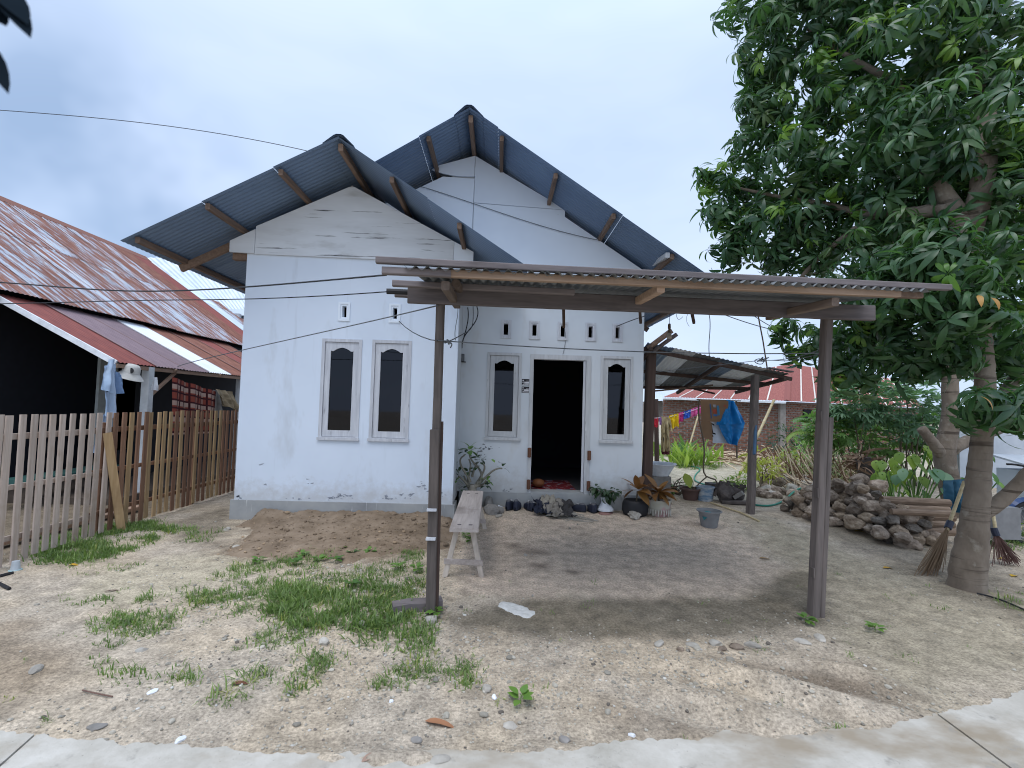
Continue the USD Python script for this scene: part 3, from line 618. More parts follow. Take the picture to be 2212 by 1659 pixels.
sheets(house, XR, .3, lz, YF, YM-.06, wid=.76, bounds=[.3, -.95, XR], seed=60)
part(house, 'ridge_cap', cat(sweep([(XR, YF-.03, ZR+.005), (XR, 11.5, ZR+.005)], [(-.19, -.085), (-.06, .022), (-.03, .036), (.03, .036), (.06, .022), (.19, -.10), (.185, -.108), (.05, .02), (-.05, .02), (-.185, -.092)], cap=False)), ZINC)
def purlin(px, py, Yw, zf, Yf, lab=None, w=.055, h=.075, Yb=None, m=PURL):
    p = A(px, py, Yw); X = p[0]; z = zf(X)-.012-h/2
    return part(house, 'purlin', beam((X, Yf+.04, z), (X, Yb or Yw+.6, z), w, h), m, label=lab)
for px, py in ((665, 430), (527, 500), (875, 450), (1003, 530)): purlin(px, py, YL, lz, YF)
part(house, 'purlin', beam((XR+.0, YF+.06, ZR-.075), (XR, 11, ZR-.075), .06, .09), PURL, label='ridge purlin under the left gable')
part(house, 'purlin', beam((-4.42, YF+.05, lz(-4.42)-.05), (-4.42, 11, lz(-4.42)-.05), .055, .075), PURL)
part(house, 'rafter', beam((-4.5, YL+.1, lz(-4.5)-.10), (XL0-.2, YL+.1, lz(XL0-.2)-.12), .06, .10), PURL)
part(house, 'rafter', beam((-4.5, YL+2.6, lz(-4.5)-.10), (XL0-.01, YL+2.6, lz(XL0)-.16), .06, .10), PURL)
part(house, 'wall_plate', bx(-3.76, XL0-.002, YL+.03, YL+.11, 3.55, 3.64), PURL)
part(house, 'wall_plate', bx(XL0-.002-.07, XL0-.004, YL+.2, 11, 3.52, 3.6), PURL)
# main roof
XQ, ZQ, YQ = -.53, 5.635, 6.25
SQ = .654
qz = lambda X: ZQ-SQ*abs(X-XQ)*(1 if X > XQ else .97)
bq = [A(1250, 408, YQ)[0], A(1345, 470, YQ)[0]]
sheets(house, XQ, 3.02, qz, YQ, 13.4, bounds=[3.02, bq[1], XQ+.4, XQ], seed=100)
sheets(house, -1.9, XQ, qz, YQ, 13.4, bounds=[-1.9, A(905, 300, YQ)[0], XQ], seed=200)
part(house, 'ridge_cap', sweep([(XQ, YQ-.03, ZQ+.005), (XQ, 13.5, ZQ+.005)], [(-.2, -.115), (-.06, .022), (-.03, .038), (.03, .038), (.06, .022), (.2, -.115), (.19, -.123), (.05, .02), (-.05, .02), (-.19, -.123)], cap=False), ZINC)
for px, py in ((945, 362), (1083, 375), (1185, 452), (1295, 523)): purlin(px, py, YM, qz, YQ+.03)
part(house, 'purlin', beam((XQ+.02, YQ+.08, ZQ-.085), (XQ+.02, 13, ZQ-.085), .06, .10), PURL, label='ridge purlin under the main gable')
p = A(1440, 553, YQ+.1)
part(house, 'purlin', beam((p[0], YQ+.06, p[2]), A(1408, 574, YM-.05), .06, .07), FRAMED, label='pale grey purlin end low on the right eave')
part(house, 'purlin', beam((2.9, YQ+.06, qz(2.9)-.05), (2.9, 13, qz(2.9)-.05), .055, .075), PURL)
part(house, 'purlin', beam((2.3, YQ+.06, qz(2.3)-.05), (2.3, 13, qz(2.3)-.05), .055, .075), PURL)
for y in (7.35, 9.4, 11.5): part(house, 'rafter', beam((2.95, y, qz(2.95)-.13), (XM1+.0, y, qz(XM1)-.13), .06, .09), PURL)
# inside things seen through the open door
solo('floor_mat', cat(bx(.56, 1.27, YM+.215, YM+1.3, .303, .314)), mat('red_patterned_mat', [(.35, (.02, .012, .02)), (.44, (.16, .012, .018)), (.56, (.22, .018, .025)), (.62, (.36, .33, .33)), (.68, (.03, .12, .36))], 9, rough=.8, bump=.1, vary=0, detail=2), 'red mat with white and blue pattern just inside the open door', 'mat')
bl = A(1163, 1033, YM+.55)
solo('orange_ball', lathe([(.001, .0), (.07, .015), (.10, .05), (.105, .075), (.085, .11), (.045, .13), (.001, .135)], 20, (bl[0], bl[1], .315)), plain('shaded_orange_plastic', (.20, .075, .03), .6), 'shade darkened orange ball lying on the red mat inside the door', 'ball', smooth=True)  # orange darkened to stand in for the room shade

# ------------------------------------------------------------------ carport
def cY(X, c): return c+.073*(X+.48)
CPT = thing('timber_carport', 'weathered timber carport with corrugated sheet roof on two posts before the door', 'carport', (1.0, 3.8, 0))
pl0 = G(930, 1328); pl1 = PC(952, 655, 3.71)
mid = pl0+(np.array([pl1[0], pl1[1], 0])-[pl0[0], pl0[1], 0])*.42
zt = pl1[2]
XL_, YL_ = pl0[0], pl0[1]
xt = pl1[0]
def lean(z): return np.array([XL_+(xt-XL_)*z/zt, YL_+(pl1[1]-YL_)*z/zt, z])
part(CPT, 'post', beam(lean(1.33), lean(zt), .062, .085, up=(0, 1, 0), n=4, bend=.0008, seed=3), WZ, label='upper piece of the spliced left post')
part(CPT, 'post', beam(lean(.02)+[.0, -.005, 0], lean(1.44)+[-.004, -.066, 0], .072, .05, up=(0, 1, 0), n=4, bend=.0008, seed=4), WZ, label='lower front piece of the spliced left post')
part(CPT, 'post', beam(lean(.02)+[.03, .03, 0], lean(1.5)+[.022, .028, 0], .05, .05, up=(0, 1, 0), n=3, bend=.001, seed=5), DARKP, label='dark lower rear piece of the left post')
part(CPT, 'band', cat(*[bx(lean(z)[0]-.043, lean(z)[0]+.03, lean(z)[1]-.095, lean(z)[1]-.05, z, z+.016) for z in (.82, .60)]), FRAME)
pr0, pr1 = G(1757, 1326), PC(1786, 688, 3.71)
def leanr(z): return pr0+(pr1-pr0)*z/pr1[2]
part(CPT, 'post', beam(leanr(-.05), leanr(pr1[2]), .062, .09, up=(0, 1, 0), n=4, bend=.001, seed=6), WZ, label='right post, front plank')
part(CPT, 'post', beam(leanr(-.05)+[.052, .01, 0], leanr(1.62)+[.054, .01, 0], .04, .10, up=(0, 1, 0), n=3, bend=.001, seed=7), WZ, label='pale plank nailed to the right side of the right post')
for z in (1.62, .98, .33): part(CPT, 'nail_block', beam(leanr(z)+[-.034, -.02, -.03], leanr(z)+[-.036, -.02, .05], .012, .05, up=(0, 1, 0)), WZ)
bl0, bl1 = PC(881, 637, 3.66), PC(1886, 677, 3.66)
part(CPT, 'main_beam', beam(bl0, bl1, .05, .128, n=5, bend=.001, seed=8), WX)
b2 = lambda p, dy, dz: p+np.array([0, dy, dz])
part(CPT, 'rear_beam', beam(b2(bl0, .09, .03)+[-.12, 0, 0], b2(bl1, .09, .0)+[-.1, 0, 0], .045, .06), WX)
part(CPT, 'pipe_end', tube([PC(835, 629, 3.68), PC(905, 632, 3.70)], .022, 8), BLACK)
# sheet
SF = 3.0
s0, s1 = PC(872, 573, SF), PC(1990, 624, SF)
def sz(X, c): return s0[2]+(s1[2]-s0[2])*(X-s0[0])/(s1[0]-s0[0])+.135*(c-SF)-.010
nsh = 4; wsh = (s1[0]-s0[0]+.06)/nsh
for k in range(nsh):
    xa = s0[0]+k*wsh-.03*k*0; xb = xa+wsh+.02
    P4 = [np.array([x, cY(x, c), sz(x, c)+.003*(k % 2)]) for c in (SF-.02*((k*7) % 3), 5.6) for x in (xa, xb)]  # unseen rear of the sheet runs back to shade the porch wall
    mm, uv = corrugated(P4[0], P4[1], P4[2], P4[3], pitch=.0745, amp=.013, seg=8, seed=300+k, nv=8, wob=.006)
    part(CPT, 'roof_sheet', mm, ASB, smooth=True, uv=uv)
# boards along the front edge
t0, t1 = PC(812, 560, 3.04), PC(2052, 620, 3.04)
part(CPT, 'top_board', beam(t0+[0, .005, -.004], t1+[0, .005, -.004], .045, .042, n=5, bend=.002, seed=9), WX)
u0, u1 = PC(826, 585, 3.06), PC(1990, 636, 3.06)
part(CPT, 'purlin', beam(u0, u0+(u1-u0)*.115, .05, .046), WX, label='dark weathered left end of the front purlin')
part(CPT, 'purlin', beam(u0+(u1-u0)*.10+[0, .012, .004], u0+(u1-u0)*.955+[0, .012, -.002], .05, .05, n=7, bend=.002, seed=10), LIGHTX, label='newer pale front purlin under the sheet edge')
part(CPT, 'purlin', beam(u0+(u1-u0)*.93+[0, .03, 0], u1+[0.02, .03, 0], .05, .048), PURL, label='dark right end of the front purlin')
v0, v1 = PC(848, 612, 3.58), PC(1240, 632, 3.58)
part(CPT, 'batten', beam(v0, v1, .05, .045), WX)
for c in (4.4, 5.3):
    part(CPT, 'purlin', beam((-.6, cY(-.6, c), sz(-.6, c)-.038), (3.1, cY(3.1, c), sz(3.1, c)-.038), .05, .05), WX)
for px in (962, 1428, 1805):
    a = PC(px, 617 if px < 1000 else (623 if px < 1500 else 652), 3.10); X = a[0]
    part(CPT, 'rafter', beam((X, a[1], a[2]), (X, cY(X, 3.95), a[2]+.05), .055, .06), LIGHTX if 1000 < px < 1500 else WY)
lg = PC(985, 612, 3.35)
part(CPT, 'log_end', tube([lg, lg+[.0, .5, .05]], .032, 10), WY)
for (a, b, ya, yb) in (((1213, 660), (1218, 707), 4.6, 4.75), ((1373, 668), (1384, 697), 4.6, 4.9), ((1478, 672), (1499, 697), 4.5, 4.9)):
    part(CPT, 'hanging_batten', beam(A(*a, ya)+[0, -.1, .12], A(*b, yb), .028, .03), DARKP)
solo('base_timber', beam(G(846, 1330)+[0, .02, .045], G(953, 1318)+[0, .02, .05], .1, .085, n=4, bend=.004, seed=11), WX, 'short weathered timber lying on the grass against the foot of the left carport post', 'timber')
solo('base_stone', rock(G(932, 1344)+[0, .0, .01], (.055, .05, .05), 77), PALEST, 'grey stone wedged under the left carport post', 'stone')

# ------------------------------------------------------------------ picket fence
FX = -4.6
fence = thing('picket_fence', 'unpainted wooden picket fence running back beside the left of the house', 'fence', (FX, 6.5, 0))
PKX = [-10, 70, 183, 268, 347, 430, 502, 583, 668, 742, 805, 875, 942, 1015, 1068, 1128, 1187, 1230, 1290, 1342, 1393, 1437, 1478, 1521, 1560, 1603, 1645, 1683, 1717, 1755, 1790, 1822, 1850, 1885, 1915]
rp = np.random.default_rng(12)
for k, zx in enumerate(PKX):
    px = zx*820/2093*.6777
    q = PX(px, 895 if px < 250 else 890, FX)
    Y = q[1]; X = FX+.004*rp.normal()
    h = 1.415+rp.normal()*.006
    bot = max(gh(X, Y)-.01, -.01)+.02+.02*rp.random()+(.0 if k > 3 else -.02)
    m = PICKA if k <= 11 else (PICKB, PICKC, PICKC, PICKB, PICKC, PICKC, PICKB, PICKB, PICKB, PICKB, PICKC)[k % 11] if k < 31 else PICKC
    lw = .058+.008*rp.random() if k < 12 else .054+.012*rp.random()
    ty = rp.normal()*.004
    part(fence, 'picket', beam((X+.012, Y-ty, bot), (X+.012, Y+ty, h), lw, .019, up=(1, 0, 0)), m)
for z0, z1, w in ((1.215, 1.205, .06), (.735, .72, .05), (.255, .235, .05)):
    a = 3.4
    for j, b in enumerate((5.62, 8.75)):
        part(fence, 'rail', beam((FX-.022-.004*j, a, z0), (FX-.022-.004*j, b, z1), .022, w), PICKA if j == 0 else PICKC); a = b-.1
for Y in (4.0, 5.72, 7.4, 8.7): part(fence, 'post', beam((FX-.07, Y, -.1), (FX-.07, Y, 1.3), .07, .07, up=(0, 1, 0)), PICKC)
part(fence, 'brace', beam(PX(232, 935, FX+.03), G(262, 1148)+[0, 0, .01], .085, .022, up=(1, -.8, 0)), PICKB, label='tan plank leaning against the fence as a brace')

# ------------------------------------------------------------------ neighbour's house on the left
NB = thing('rusty_roof_house', 'low house with streaky rusted zinc roof and dark open porch behind the picket fence', 'house', (-9.5, 10, 0))
rn = np.random.default_rng(20)
LX, LZ, RX, RZ = -7.45, 3.19, -11.5, 6.02
ys = np.arange(5.6, 19.2, .74)
for k, y in enumerate(ys):
    ye = y+.77
    # hip at the far end
    top = 1.0 if ye < 15.2 else max(.05, 1-(ye-15.2)/4.0)
    P = lambda t, yy: np.array([LX+(RX-LX)*t, yy, LZ+(RZ-LZ)*t])
    a, b = .0, .52
    m0 = RUSTM if k in (11,) else RUSTS
    if k in (12, 13): m0 = RUSTF if k == 12 else ZINCLIGHT
    for lo, hi, dz in ((-.02, .53, 0), (.5, 1.0, .008)):
        lo_, hi_ = min(lo, top), min(hi, top)
        if hi_-lo_ < .03: continue
        jit = -.012*rn.random() if lo < 0 else 0
        o = np.array([0, 0, dz+.004*(k % 2)])
        mm, uv = corrugated(P(lo_+jit, y)+o, P(lo_+jit, ye)+o, P(hi_, y)+o, P(hi_, ye)+o, seg=6, seed=400+k*2+(lo > 0))
        part(NB, 'roof_sheet', mm, m0, smooth=True, uv=uv)
part(NB, 'ridge_cap', sweep([(RX, 5.5, RZ+.01), (RX, 15.3, RZ+.01)], [(-.2, -.13), (0, .035), (.2, -.13), (.2, -.138), (0, .022), (-.2, -.138)]), RUSTM)
mm, uv = corrugated((RX, 5.6, RZ-.02), (RX, 15.2, RZ-.02), (RX-4, 5.6, 3.2), (RX-4, 19, 3.2), seg=3, seed=470)
part(NB, 'rear_roof', mm, RUSTS, smooth=True, uv=uv)
# porch roof
EX, EZ, QX, QZ = -5.62, 2.105, -7.50, 3.08
yp = 7.08
wid = [.74, .70, .70, .76, .74, .74, .74, .74]
pm = [RUSTF, RUSTP, RUSTP, WHITESH, RUSTM, RUSTM, RUSTF, RUSTM]
for k, (w, m) in enumerate(zip(wid, pm)):
    P = lambda t, yy: np.array([QX+(EX-QX)*t, yy, QZ+(EZ-QZ)*t])
    o = np.array([0, 0, .006*(k % 2)]); e = 1.0+.012*rn.random()
    mm, uv = corrugated(P(0, yp)+o, P(0, yp+w+.03)+o, P(e, yp)+o, P(e, yp+w+.03)+o, seg=6, seed=500+k, amp=.008)
    part(NB, 'porch_sheet', mm, m, smooth=True, uv=uv)
    part(NB, 'sheet_edge', sweep([P(.0, yp+w+.02)+[0, 0, .017], P(e, yp+w+.02)+[0, 0, .017]], [(-.012, 0), (.012, 0), (.012, .004), (-.012, .004)]), RUSTS)
    yp += w
part(NB, 'verge_board', beam((QX-.1, 7.06, QZ+.02), (EX-.02, 7.06, EZ-.015), .022, .085), WHITEP)
part(NB, 'verge_board', beam((EX-.02, 7.07, EZ-.05), (EX-.02, 13, EZ-.05), .03, .06), RAILY)
for y in (8.3, 9.6, 11): part(NB, 'porch_rafter', beam((QX, y, QZ-.06), (EX+.02, y, EZ-.05), .05, .06), RAILY)
pw = PX(318, 840, EX-.05)
WPOST = plain('white_post_paint', (.50, .52, .53), .8)
part(NB, 'porch_post', bx(EX-.11, EX+.01, pw[1]-.055, pw[1]+.055, -.1, EZ-.02), WPOST)
part(NB, 'porch_post', bx(EX-.11, EX+.01, 10.4, 10.51, -.1, EZ-.02), WPOST)
part(NB, 'post_brace', beam((EX-.05, pw[1]+.06, 1.62), (EX-.05, pw[1]+.62, 2.03), .05, .045, up=(1, 0, 0)), RAILY)
part(NB, 'dark_wall', bx(-8.05, -7.95, 5.6, 16, -.1, 3.3), VOID)  # wall coloured near-black in place of the porch shade
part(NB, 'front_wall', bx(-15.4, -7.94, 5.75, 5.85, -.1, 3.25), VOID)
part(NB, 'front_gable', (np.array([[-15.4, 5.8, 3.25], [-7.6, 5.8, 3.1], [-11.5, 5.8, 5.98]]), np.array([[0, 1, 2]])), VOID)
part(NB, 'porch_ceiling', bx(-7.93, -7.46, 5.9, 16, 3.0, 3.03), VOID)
pa, pb = PX(213, 850, -6.9), PX(292, 850, -6.9)
part(NB, 'light_panel', bx(-6.95, -6.9, pa[1], pb[1], .62, 2.26), plain('pale_green_panel', (.34, .37, .36), .85))
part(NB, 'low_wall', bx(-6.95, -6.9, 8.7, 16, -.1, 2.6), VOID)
part(NB, 'porch_floor', bx(-7.94, -5.6, 7.2, 16, -.1, .09), plain('dark_earth_floor', (.085, .065, .05), .95))
part(NB, 'porch_bench', bx(-6.85, -6.45, 6.7, 8.4, .36, .42), plain('green_board', (.03, .09, .08), .7))
solo('ground_plank', beam((-5.2, 4.6, .06), (-5.05, 6.9, .05), .12, .05), RAILY, 'pale plank on the ground behind the left end of the fence', 'plank')
# silver roofed house further back
SV = thing('silver_roof_house', 'house with bright silver zinc roof peeping between the rusted roof and white house', 'house', (-10, 19, 0))
a0, a1, b0, b1 = A(440, 668, 18), A(640, 668, 18), A(300, 556, 19.8), A(640, 560, 21)
mm, uv = corrugated(a0, a1, b0, b1, pitch=.12, amp=.02, seg=5, seed=600); part(SV, 'roof', mm, ZINCLIGHT, smooth=True, uv=uv)
c0 = A(310, 560, 24)
mm, uv = corrugated(b0, a0, b0+[-1.2, 6, -.6], a0+[-1.2, 8, -.6], pitch=.12, amp=.02, seg=5, seed=601); part(SV, 'roof', mm, ZINCLIGHT, smooth=True, uv=uv)
part(SV, 'wall', bx(a0[0]+.4, a1[0], 18.5, 18.6, -.1, a0[2]-.1), plain('blue_grey_wall', (.09, .11, .14), .9))
part(SV, 'wall', bx(a0[0]+.4, a0[0]+.5, 18.61, 25, -.1, a0[2]-.1), plain('blue_grey_wall_side', (.09, .11, .14), .9))
part(SV, 'eave_lamp', bx(A(508, 676, 18)[0]-.1, A(508, 676, 18)[0]+.1, 18.1, 18.25, a0[2]-.35, a0[2]-.1), WHITEP)

# ------------------------------------------------------------------ washing and odds on the neighbour's porch
def cloth(name, corners, matl, label, cat_, nu=24, nv=30, amp=.02, waves=4., seed=0, group=None, ragged=.0, smooth=True, parent=None):
    """corners: top-left, top-right, bottom-left, bottom-right"""
    c = [np.asarray(q, float) for q in corners]; r = np.random.default_rng(seed)
    side = c[1]-c[0]; nrm = np.cross(side, c[2]-c[0]); nrm /= np.linalg.norm(nrm)+1e-9
    ph = r.uniform(0, 6, 3)
    def fn(u, v):
        p = (c[0]*(1-u)[..., None]+c[1]*u[..., None])*(1-v)[..., None]+(c[2]*(1-u)[..., None]+c[3]*u[..., None])*v[..., None]
        w = amp*(.35+.65*v)*(np.sin(u*waves*6.28+ph[0]+1.2*v)+.5*np.sin(u*waves*11+ph[1]-2*v))+amp*1.2*(meshkit.fbm(np.stack([u*4, v*4, 0*u+seed], -1), 3, seed)-.5)
        p = p+w[..., None]*nrm
        if ragged: p = p+(ragged*v*(meshkit.noise(np.stack([u*7, 0*u, 0*u+seed], -1))-.5))[..., None]*(c[2]-c[0])
        return p
    m = grid(nu, nv, fn)
    v, f = m; th = .003
    if parent: return part(parent, name, (np.vstack([v, v+nrm*th]), np.vstack([f, f[:, ::-1]+len(v)])), matl, smooth=smooth)
    return solo(name, (np.vstack([v, v+nrm*th]), np.vstack([f, f[:, ::-1]+len(v)])), matl, label, cat_, group, smooth=smooth)
JEAN = mat('pale_blue_cloth', [(.3, (.30, .42, .58)), (.6, (.45, .56, .70)), (.8, (.56, .64, .74))], 3, (1, 1, .5), .9, .15, vary=.05)
DENIM = mat('mid_blue_cloth', [(.3, (.10, .18, .33)), (.7, (.2, .3, .47))], 4, rough=.9, vary=.05)
jx = -5.5
J = lambda px, py, dx=0.: PX(px, py, jx+dx)
sh = thing('hanging_shirt', 'pale blue long garment hung from the corner of the rusty porch roof', 'garment', J(240, 780))
cloth('body', [J(226, 790), J(250, 786), J(222, 898), J(252, 905)], JEAN, '', '', amp=.03, waves=1.5, seed=1, parent=sh)
cloth('shoulder', [J(238, 776, .03), J(250, 776, .03), J(219, 842, .03), J(246, 850, .03)], JEAN, '', '', amp=.03, waves=1, seed=2, parent=sh)
cloth('sleeve', [J(250, 800, .02), J(263, 812, .02), J(254, 852, .02), J(268, 846, .02)], DENIM, '', '', amp=.03, waves=1, seed=3, parent=sh)
cloth('lower_leg', [J(224, 895, -.02), J(246, 900, -.02), J(203, 978, -.02), J(235, 982, -.02)], JEAN, '', '', amp=.03, waves=1.5, seed=4, parent=sh)
hp = PX(283, 802, -5.6)
hat = thing('sun_hat', 'pale cloth sun hat with dark mark hung from the porch eave', 'hat', hp)
HATM = plain('off_white_cloth', (.48, .47, .44), .95)
part(hat, 'crown', xf(lathe([(.001, .13), (.07, .125), (.1, .09), (.115, .0)], 20), rot((0, 1, 0), .3), hp+[0, 0, -.02]), HATM, smooth=True)
part(hat, 'brim', xf(lathe([(.112, .0), (.15, -.04), (.19, -.085), (.188, -.09), (.148, -.045), (.11, -.005)], 24), rot((0, 1, 0), .3), hp+[0, 0, -.02]), HATM, smooth=True)
mk = hp-hp/np.linalg.norm(hp)*.115+[0, 0, .03]
part(hat, 'mark', xf(lathe([(.001, .006), (.04, .004), (.042, 0)], 14, (0, 0, 0)), rot((1, 0, 0), math.pi/2)@rot((0, 0, 1), 0), mk), BLACK)
PLAID = usdkit.material(stage, LK+'plaid_cloth', {'tc': ('uvmap', {'attribute': 'st'}), 'w1': ('wave_texture', {'wave_type': 'bands', 'bands_direction': 'x', 'scale': 1.05}), 'w2': ('wave_texture', {'wave_type': 'bands', 'bands_direction': 'y', 'scale': 1.05}),
    'w3': ('wave_texture', {'wave_type': 'bands', 'bands_direction': 'x', 'scale': 2.1, 'phase': 1.5}), 'w4': ('wave_texture', {'wave_type': 'bands', 'bands_direction': 'y', 'scale': 2.1, 'phase': 2.2}),
    'r1': ('rgb_ramp', {'ramp': [(0, (0, 0, 0)), (.78, (0, 0, 0)), (.82, (1, 1, 1)), (1, (1, 1, 1))]}), 'r2': ('rgb_ramp', {'ramp': [(0, (0, 0, 0)), (.72, (0, 0, 0)), (.76, (1, 1, 1)), (1, (1, 1, 1))]}),
    'r3': ('rgb_ramp', {'ramp': [(0, (1, 1, 1)), (.12, (1, 1, 1)), (.16, (0, 0, 0)), (1, (0, 0, 0))]}), 'r4': ('rgb_ramp', {'ramp': [(0, (1, 1, 1)), (.12, (1, 1, 1)), (.16, (0, 0, 0)), (1, (0, 0, 0))]}),
    'm1': ('mix', {'color1': (.22, .055, .04), 'color2': (.36, .25, .2)}), 'm2': ('mix', {'color2': (.40, .30, .25)}), 'm3': ('mix', {'color2': (.04, .012, .015)}), 'm4': ('mix', {'color2': (.05, .015, .018)}), 'h2': ('math', {'math_type': 'multiply', 'value2': .8}), 'h1': ('math', {'math_type': 'multiply', 'value2': .55}),
    'p': ('principled_bsdf', {'roughness': .95, 'specular_ior_level': .1})},
    [('tc.UV', 'w1.vector'), ('tc.UV', 'w2.vector'), ('tc.UV', 'w3.vector'), ('tc.UV', 'w4.vector'), ('w1.fac', 'r1.fac'), ('w2.fac', 'r2.fac'), ('w3.fac', 'r3.fac'), ('w4.fac', 'r4.fac'), ('r1.color', 'h1.value1'), ('r2.color', 'h2.value1'),
     ('h1.value', 'm1.fac'), ('m1.color', 'm2.color1'), ('h2.value', 'm2.fac'), ('m2.color', 'm3.color1'), ('r3.color', 'm3.fac'), ('m3.color', 'm4.color1'), ('r4.color', 'm4.fac'), ('m4.color', 'p.base_color')], surface='p.BSDF')
k0, k1, k2, k3 = PX(372, 815, -5.52), PX(466, 846, -5.52), PX(368, 940, -5.50), PX(462, 935, -5.52)
def kf(u, v):
    p = (k0*(1-u)[..., None]+k1*u[..., None])*(1-v)[..., None]+(k2*(1-u)[..., None]+k3*u[..., None])*v[..., None]
    p[..., 0] += .03*np.sin(u*16+v)+.015*np.sin(u*33); return p
km = grid(40, 20, kf); uu, vv = np.meshgrid(np.linspace(0, 1, 40), np.linspace(0, 1, 20), indexing='ij')
solo('plaid_sarong', km, PLAID, 'dark red plaid sarong hung along the porch eave above the fence', 'sarong', smooth=True, uv=np.stack([uu.ravel()*1.5, vv.ravel()*1.05], 1))
cloth('beige_rag', [PX(466, 840, -5.5), PX(500, 846, -5.5), PX(478, 872, -5.45), PX(522, 892, -5.4)], plain('beige_cloth', (.24, .19, .12), .95), 'crumpled beige cloth slung between the sarong and the white house', 'cloth', amp=.04, waves=2, seed=7)
cloth('grey_rag', [PX(462, 842, -5.6), PX(480, 848, -5.6), PX(460, 900, -5.6), PX(484, 905, -5.6)], plain('grey_cloth', (.22, .21, .2), .95), 'dull grey cloth hanging beside the plaid sarong', 'cloth', amp=.03, waves=2, seed=8)
cloth('white_sock', [PX(331, 815, -5.45), PX(339, 815, -5.45), PX(330, 842, -5.45), PX(341, 844, -5.45)], WHITEP, 'white sock-like rag hung right of the white porch post', 'rag', amp=.02, waves=1, seed=9)

# ------------------------------------------------------------------ lean-to at the right side
LT = thing('lean_to', 'dark lean-to of patched zinc sheets on timber posts against the right side of the house', 'lean-to', (3.4, 8, 0))
nl, nr, fr, fl_ = A(1398, 741, 7.3), A(1702, 808, 7.55), A(1600, 836, 9.2), A(1330, 836, 9.2)
def lt(u, v): return (nl*(1-u)+nr*u)*(1-v)+(fl_*(1-u)+fr*u)*v
rl = np.random.default_rng(31)
cuts = np.linspace(0, 1, 7)
for k in range(6):
    ua, ub = cuts[k], min(cuts[k+1]+.02, 1.04)
    o = np.array([0, 0, .01*(k % 2)])
    e0, e1 = -.02*rl.random(), 1+.05*rl.random()
    mm, uv = corrugated(lt(ua, e0)+o, lt(ub, e0)+o, lt(ua, e1)+o, lt(ub, e1)+o, seed=700+k, wob=.02, nv=10)
    part(LT, 'roof_sheet', mm, (ZINC, WHITESH, ASB, ZINC, WHITESH, ASB)[k], smooth=True, uv=uv)
for v in (.06, .5, .93): part(LT, 'purlin', beam(lt(-.02, v)+[0, 0, -.045], lt(1.05, v)+[0, 0, -.045], .05, .06), DARKP)
for u in (.02, .5, .97): part(LT, 'rafter', beam(lt(u, -.03)+[0, 0, -.10], lt(u, 1.03)+[0, 0, -.10], .05, .06), DARKP)
part(LT, 'rafter_end', beam(A(1400, 752, 7.35), A(1451, 714, 7.1), .06, .07), PURL)
part(LT, 'rafter_end', beam(A(1412, 758, 7.4), A(1462, 722, 7.15), .06, .05), WX)
part(LT, 'loose_board', beam(lt(.86, .02)+[0, 0, .04], lt(1.03, .0)+[0, 0, .05], .10, .02), WX)
part(LT, 'loose_board', beam(A(1410, 845, 9.0), A(1540, 832, 8.6), .06, .03), PURL)
part(LT, 'loose_board', beam(A(1490, 838, 8.8), A(1543, 850, 8.4), .06, .03), DARKP)
part(LT, 'post', beam((2.375, 7.52, -.1), (2.42, 7.52, 2.66), .145, .12, up=(0, 1, 0)), DARKP, label='thick dark brown post beside the house corner')
q0, q1 = GP(1619, 1110), A(1631, 812, 7.55)
part(LT, 'post', beam((q0[0], q0[1], -.1), q1, .085, .13, up=(0, 1, 0), n=5, bend=.003, seed=13), WZ, label='grey post at the outer corner')
part(LT, 'post', beam((q0[0]+.04, q0[1]-.05, 1.0), (q1[0]-.01, q1[1]-.06, 1.62), .03, .04, up=(0, 1, 0)), plain('blue_paint_wood', (.06, .12, .2), .8), label='blue painted strip nailed to the outer post')

# ------------------------------------------------------------------ brick house in the back right
BK = thing('brick_house', 'unplastered red brick house with low rusty red hip roof behind the yard', 'house', (10, 18, 0))
C0 = A(1687, 868, 16.0); C0[2] = 0; Lf = A(1432, 868, 17.7); Lf[2] = 0; Rt = np.array([19.5, 21.5, 0.])
EZB = A(1687, 866, 16.0)[2]
zl_, zr_ = A(1432, 858, 17.7)[2], EZB
rb = np.random.default_rng(41)
allb = []
def brick_wall(P, Q, name, far):
    d = Q-P; Lw = np.linalg.norm(d); d = d/Lw; n = np.array([d[1], -d[0], 0]);
    if n[1] > 0: n = -n
    zt = EZB-.02
    v, f = bx(0, Lw, 0, .16, -.2, zt); v = P+v[:, :1]*d+v[:, 1:2]*(-n)+v[:, 2:]*[0, 0, 1]
    part(BK, 'wall', (v, f), MORT)
    row = 0; z = .12
    while z < zt-.09:
        x = -.1*(row % 2)+.03*rb.random()
        while x < Lw-.08:
            x0, x1 = max(x, 0)+.013, min(x+.205, Lw)-.013
            if x1-x0 > .05:
                h = .052+.008*rb.normal()*.5; j = .014+.008*rb.random(); dz = .006*rb.normal()
                v, f = bx(x0, x1, -j, .0, z+dz, z+dz+h)
                v = P+v[:, :1]*d+v[:, 1:2]*(-n)+v[:, 2:]*[0, 0, 1]
                c = v.mean(0); allb.append((c, v, f))
            x += .222
        z += .082; row += 1
brick_wall(C0, Lf, 'left', 0); brick_wall(C0+[.05, 0, 0], Rt, 'right', 0)
def visible_brick(c):
    d = c-np.array([0, 0, EYE]); z = d@_F; px, py = CX+FP*(d@_R)/z, CY-FP*(d@_U)/z
    if 1648 < px < 1660 or 1762 < px < 1800: return False
    return 1420 < px < 1760 and 868 < py < 985
vis = [b for b in allb if visible_brick(b[0])]
rb.shuffle(allb)
vis.sort(key=lambda b: np.linalg.norm(b[0]))
ids = set(id(b[1]) for b in vis[:298])
for b in vis[:298]: part(BK, 'brick', (b[1], b[2]), BRICK)
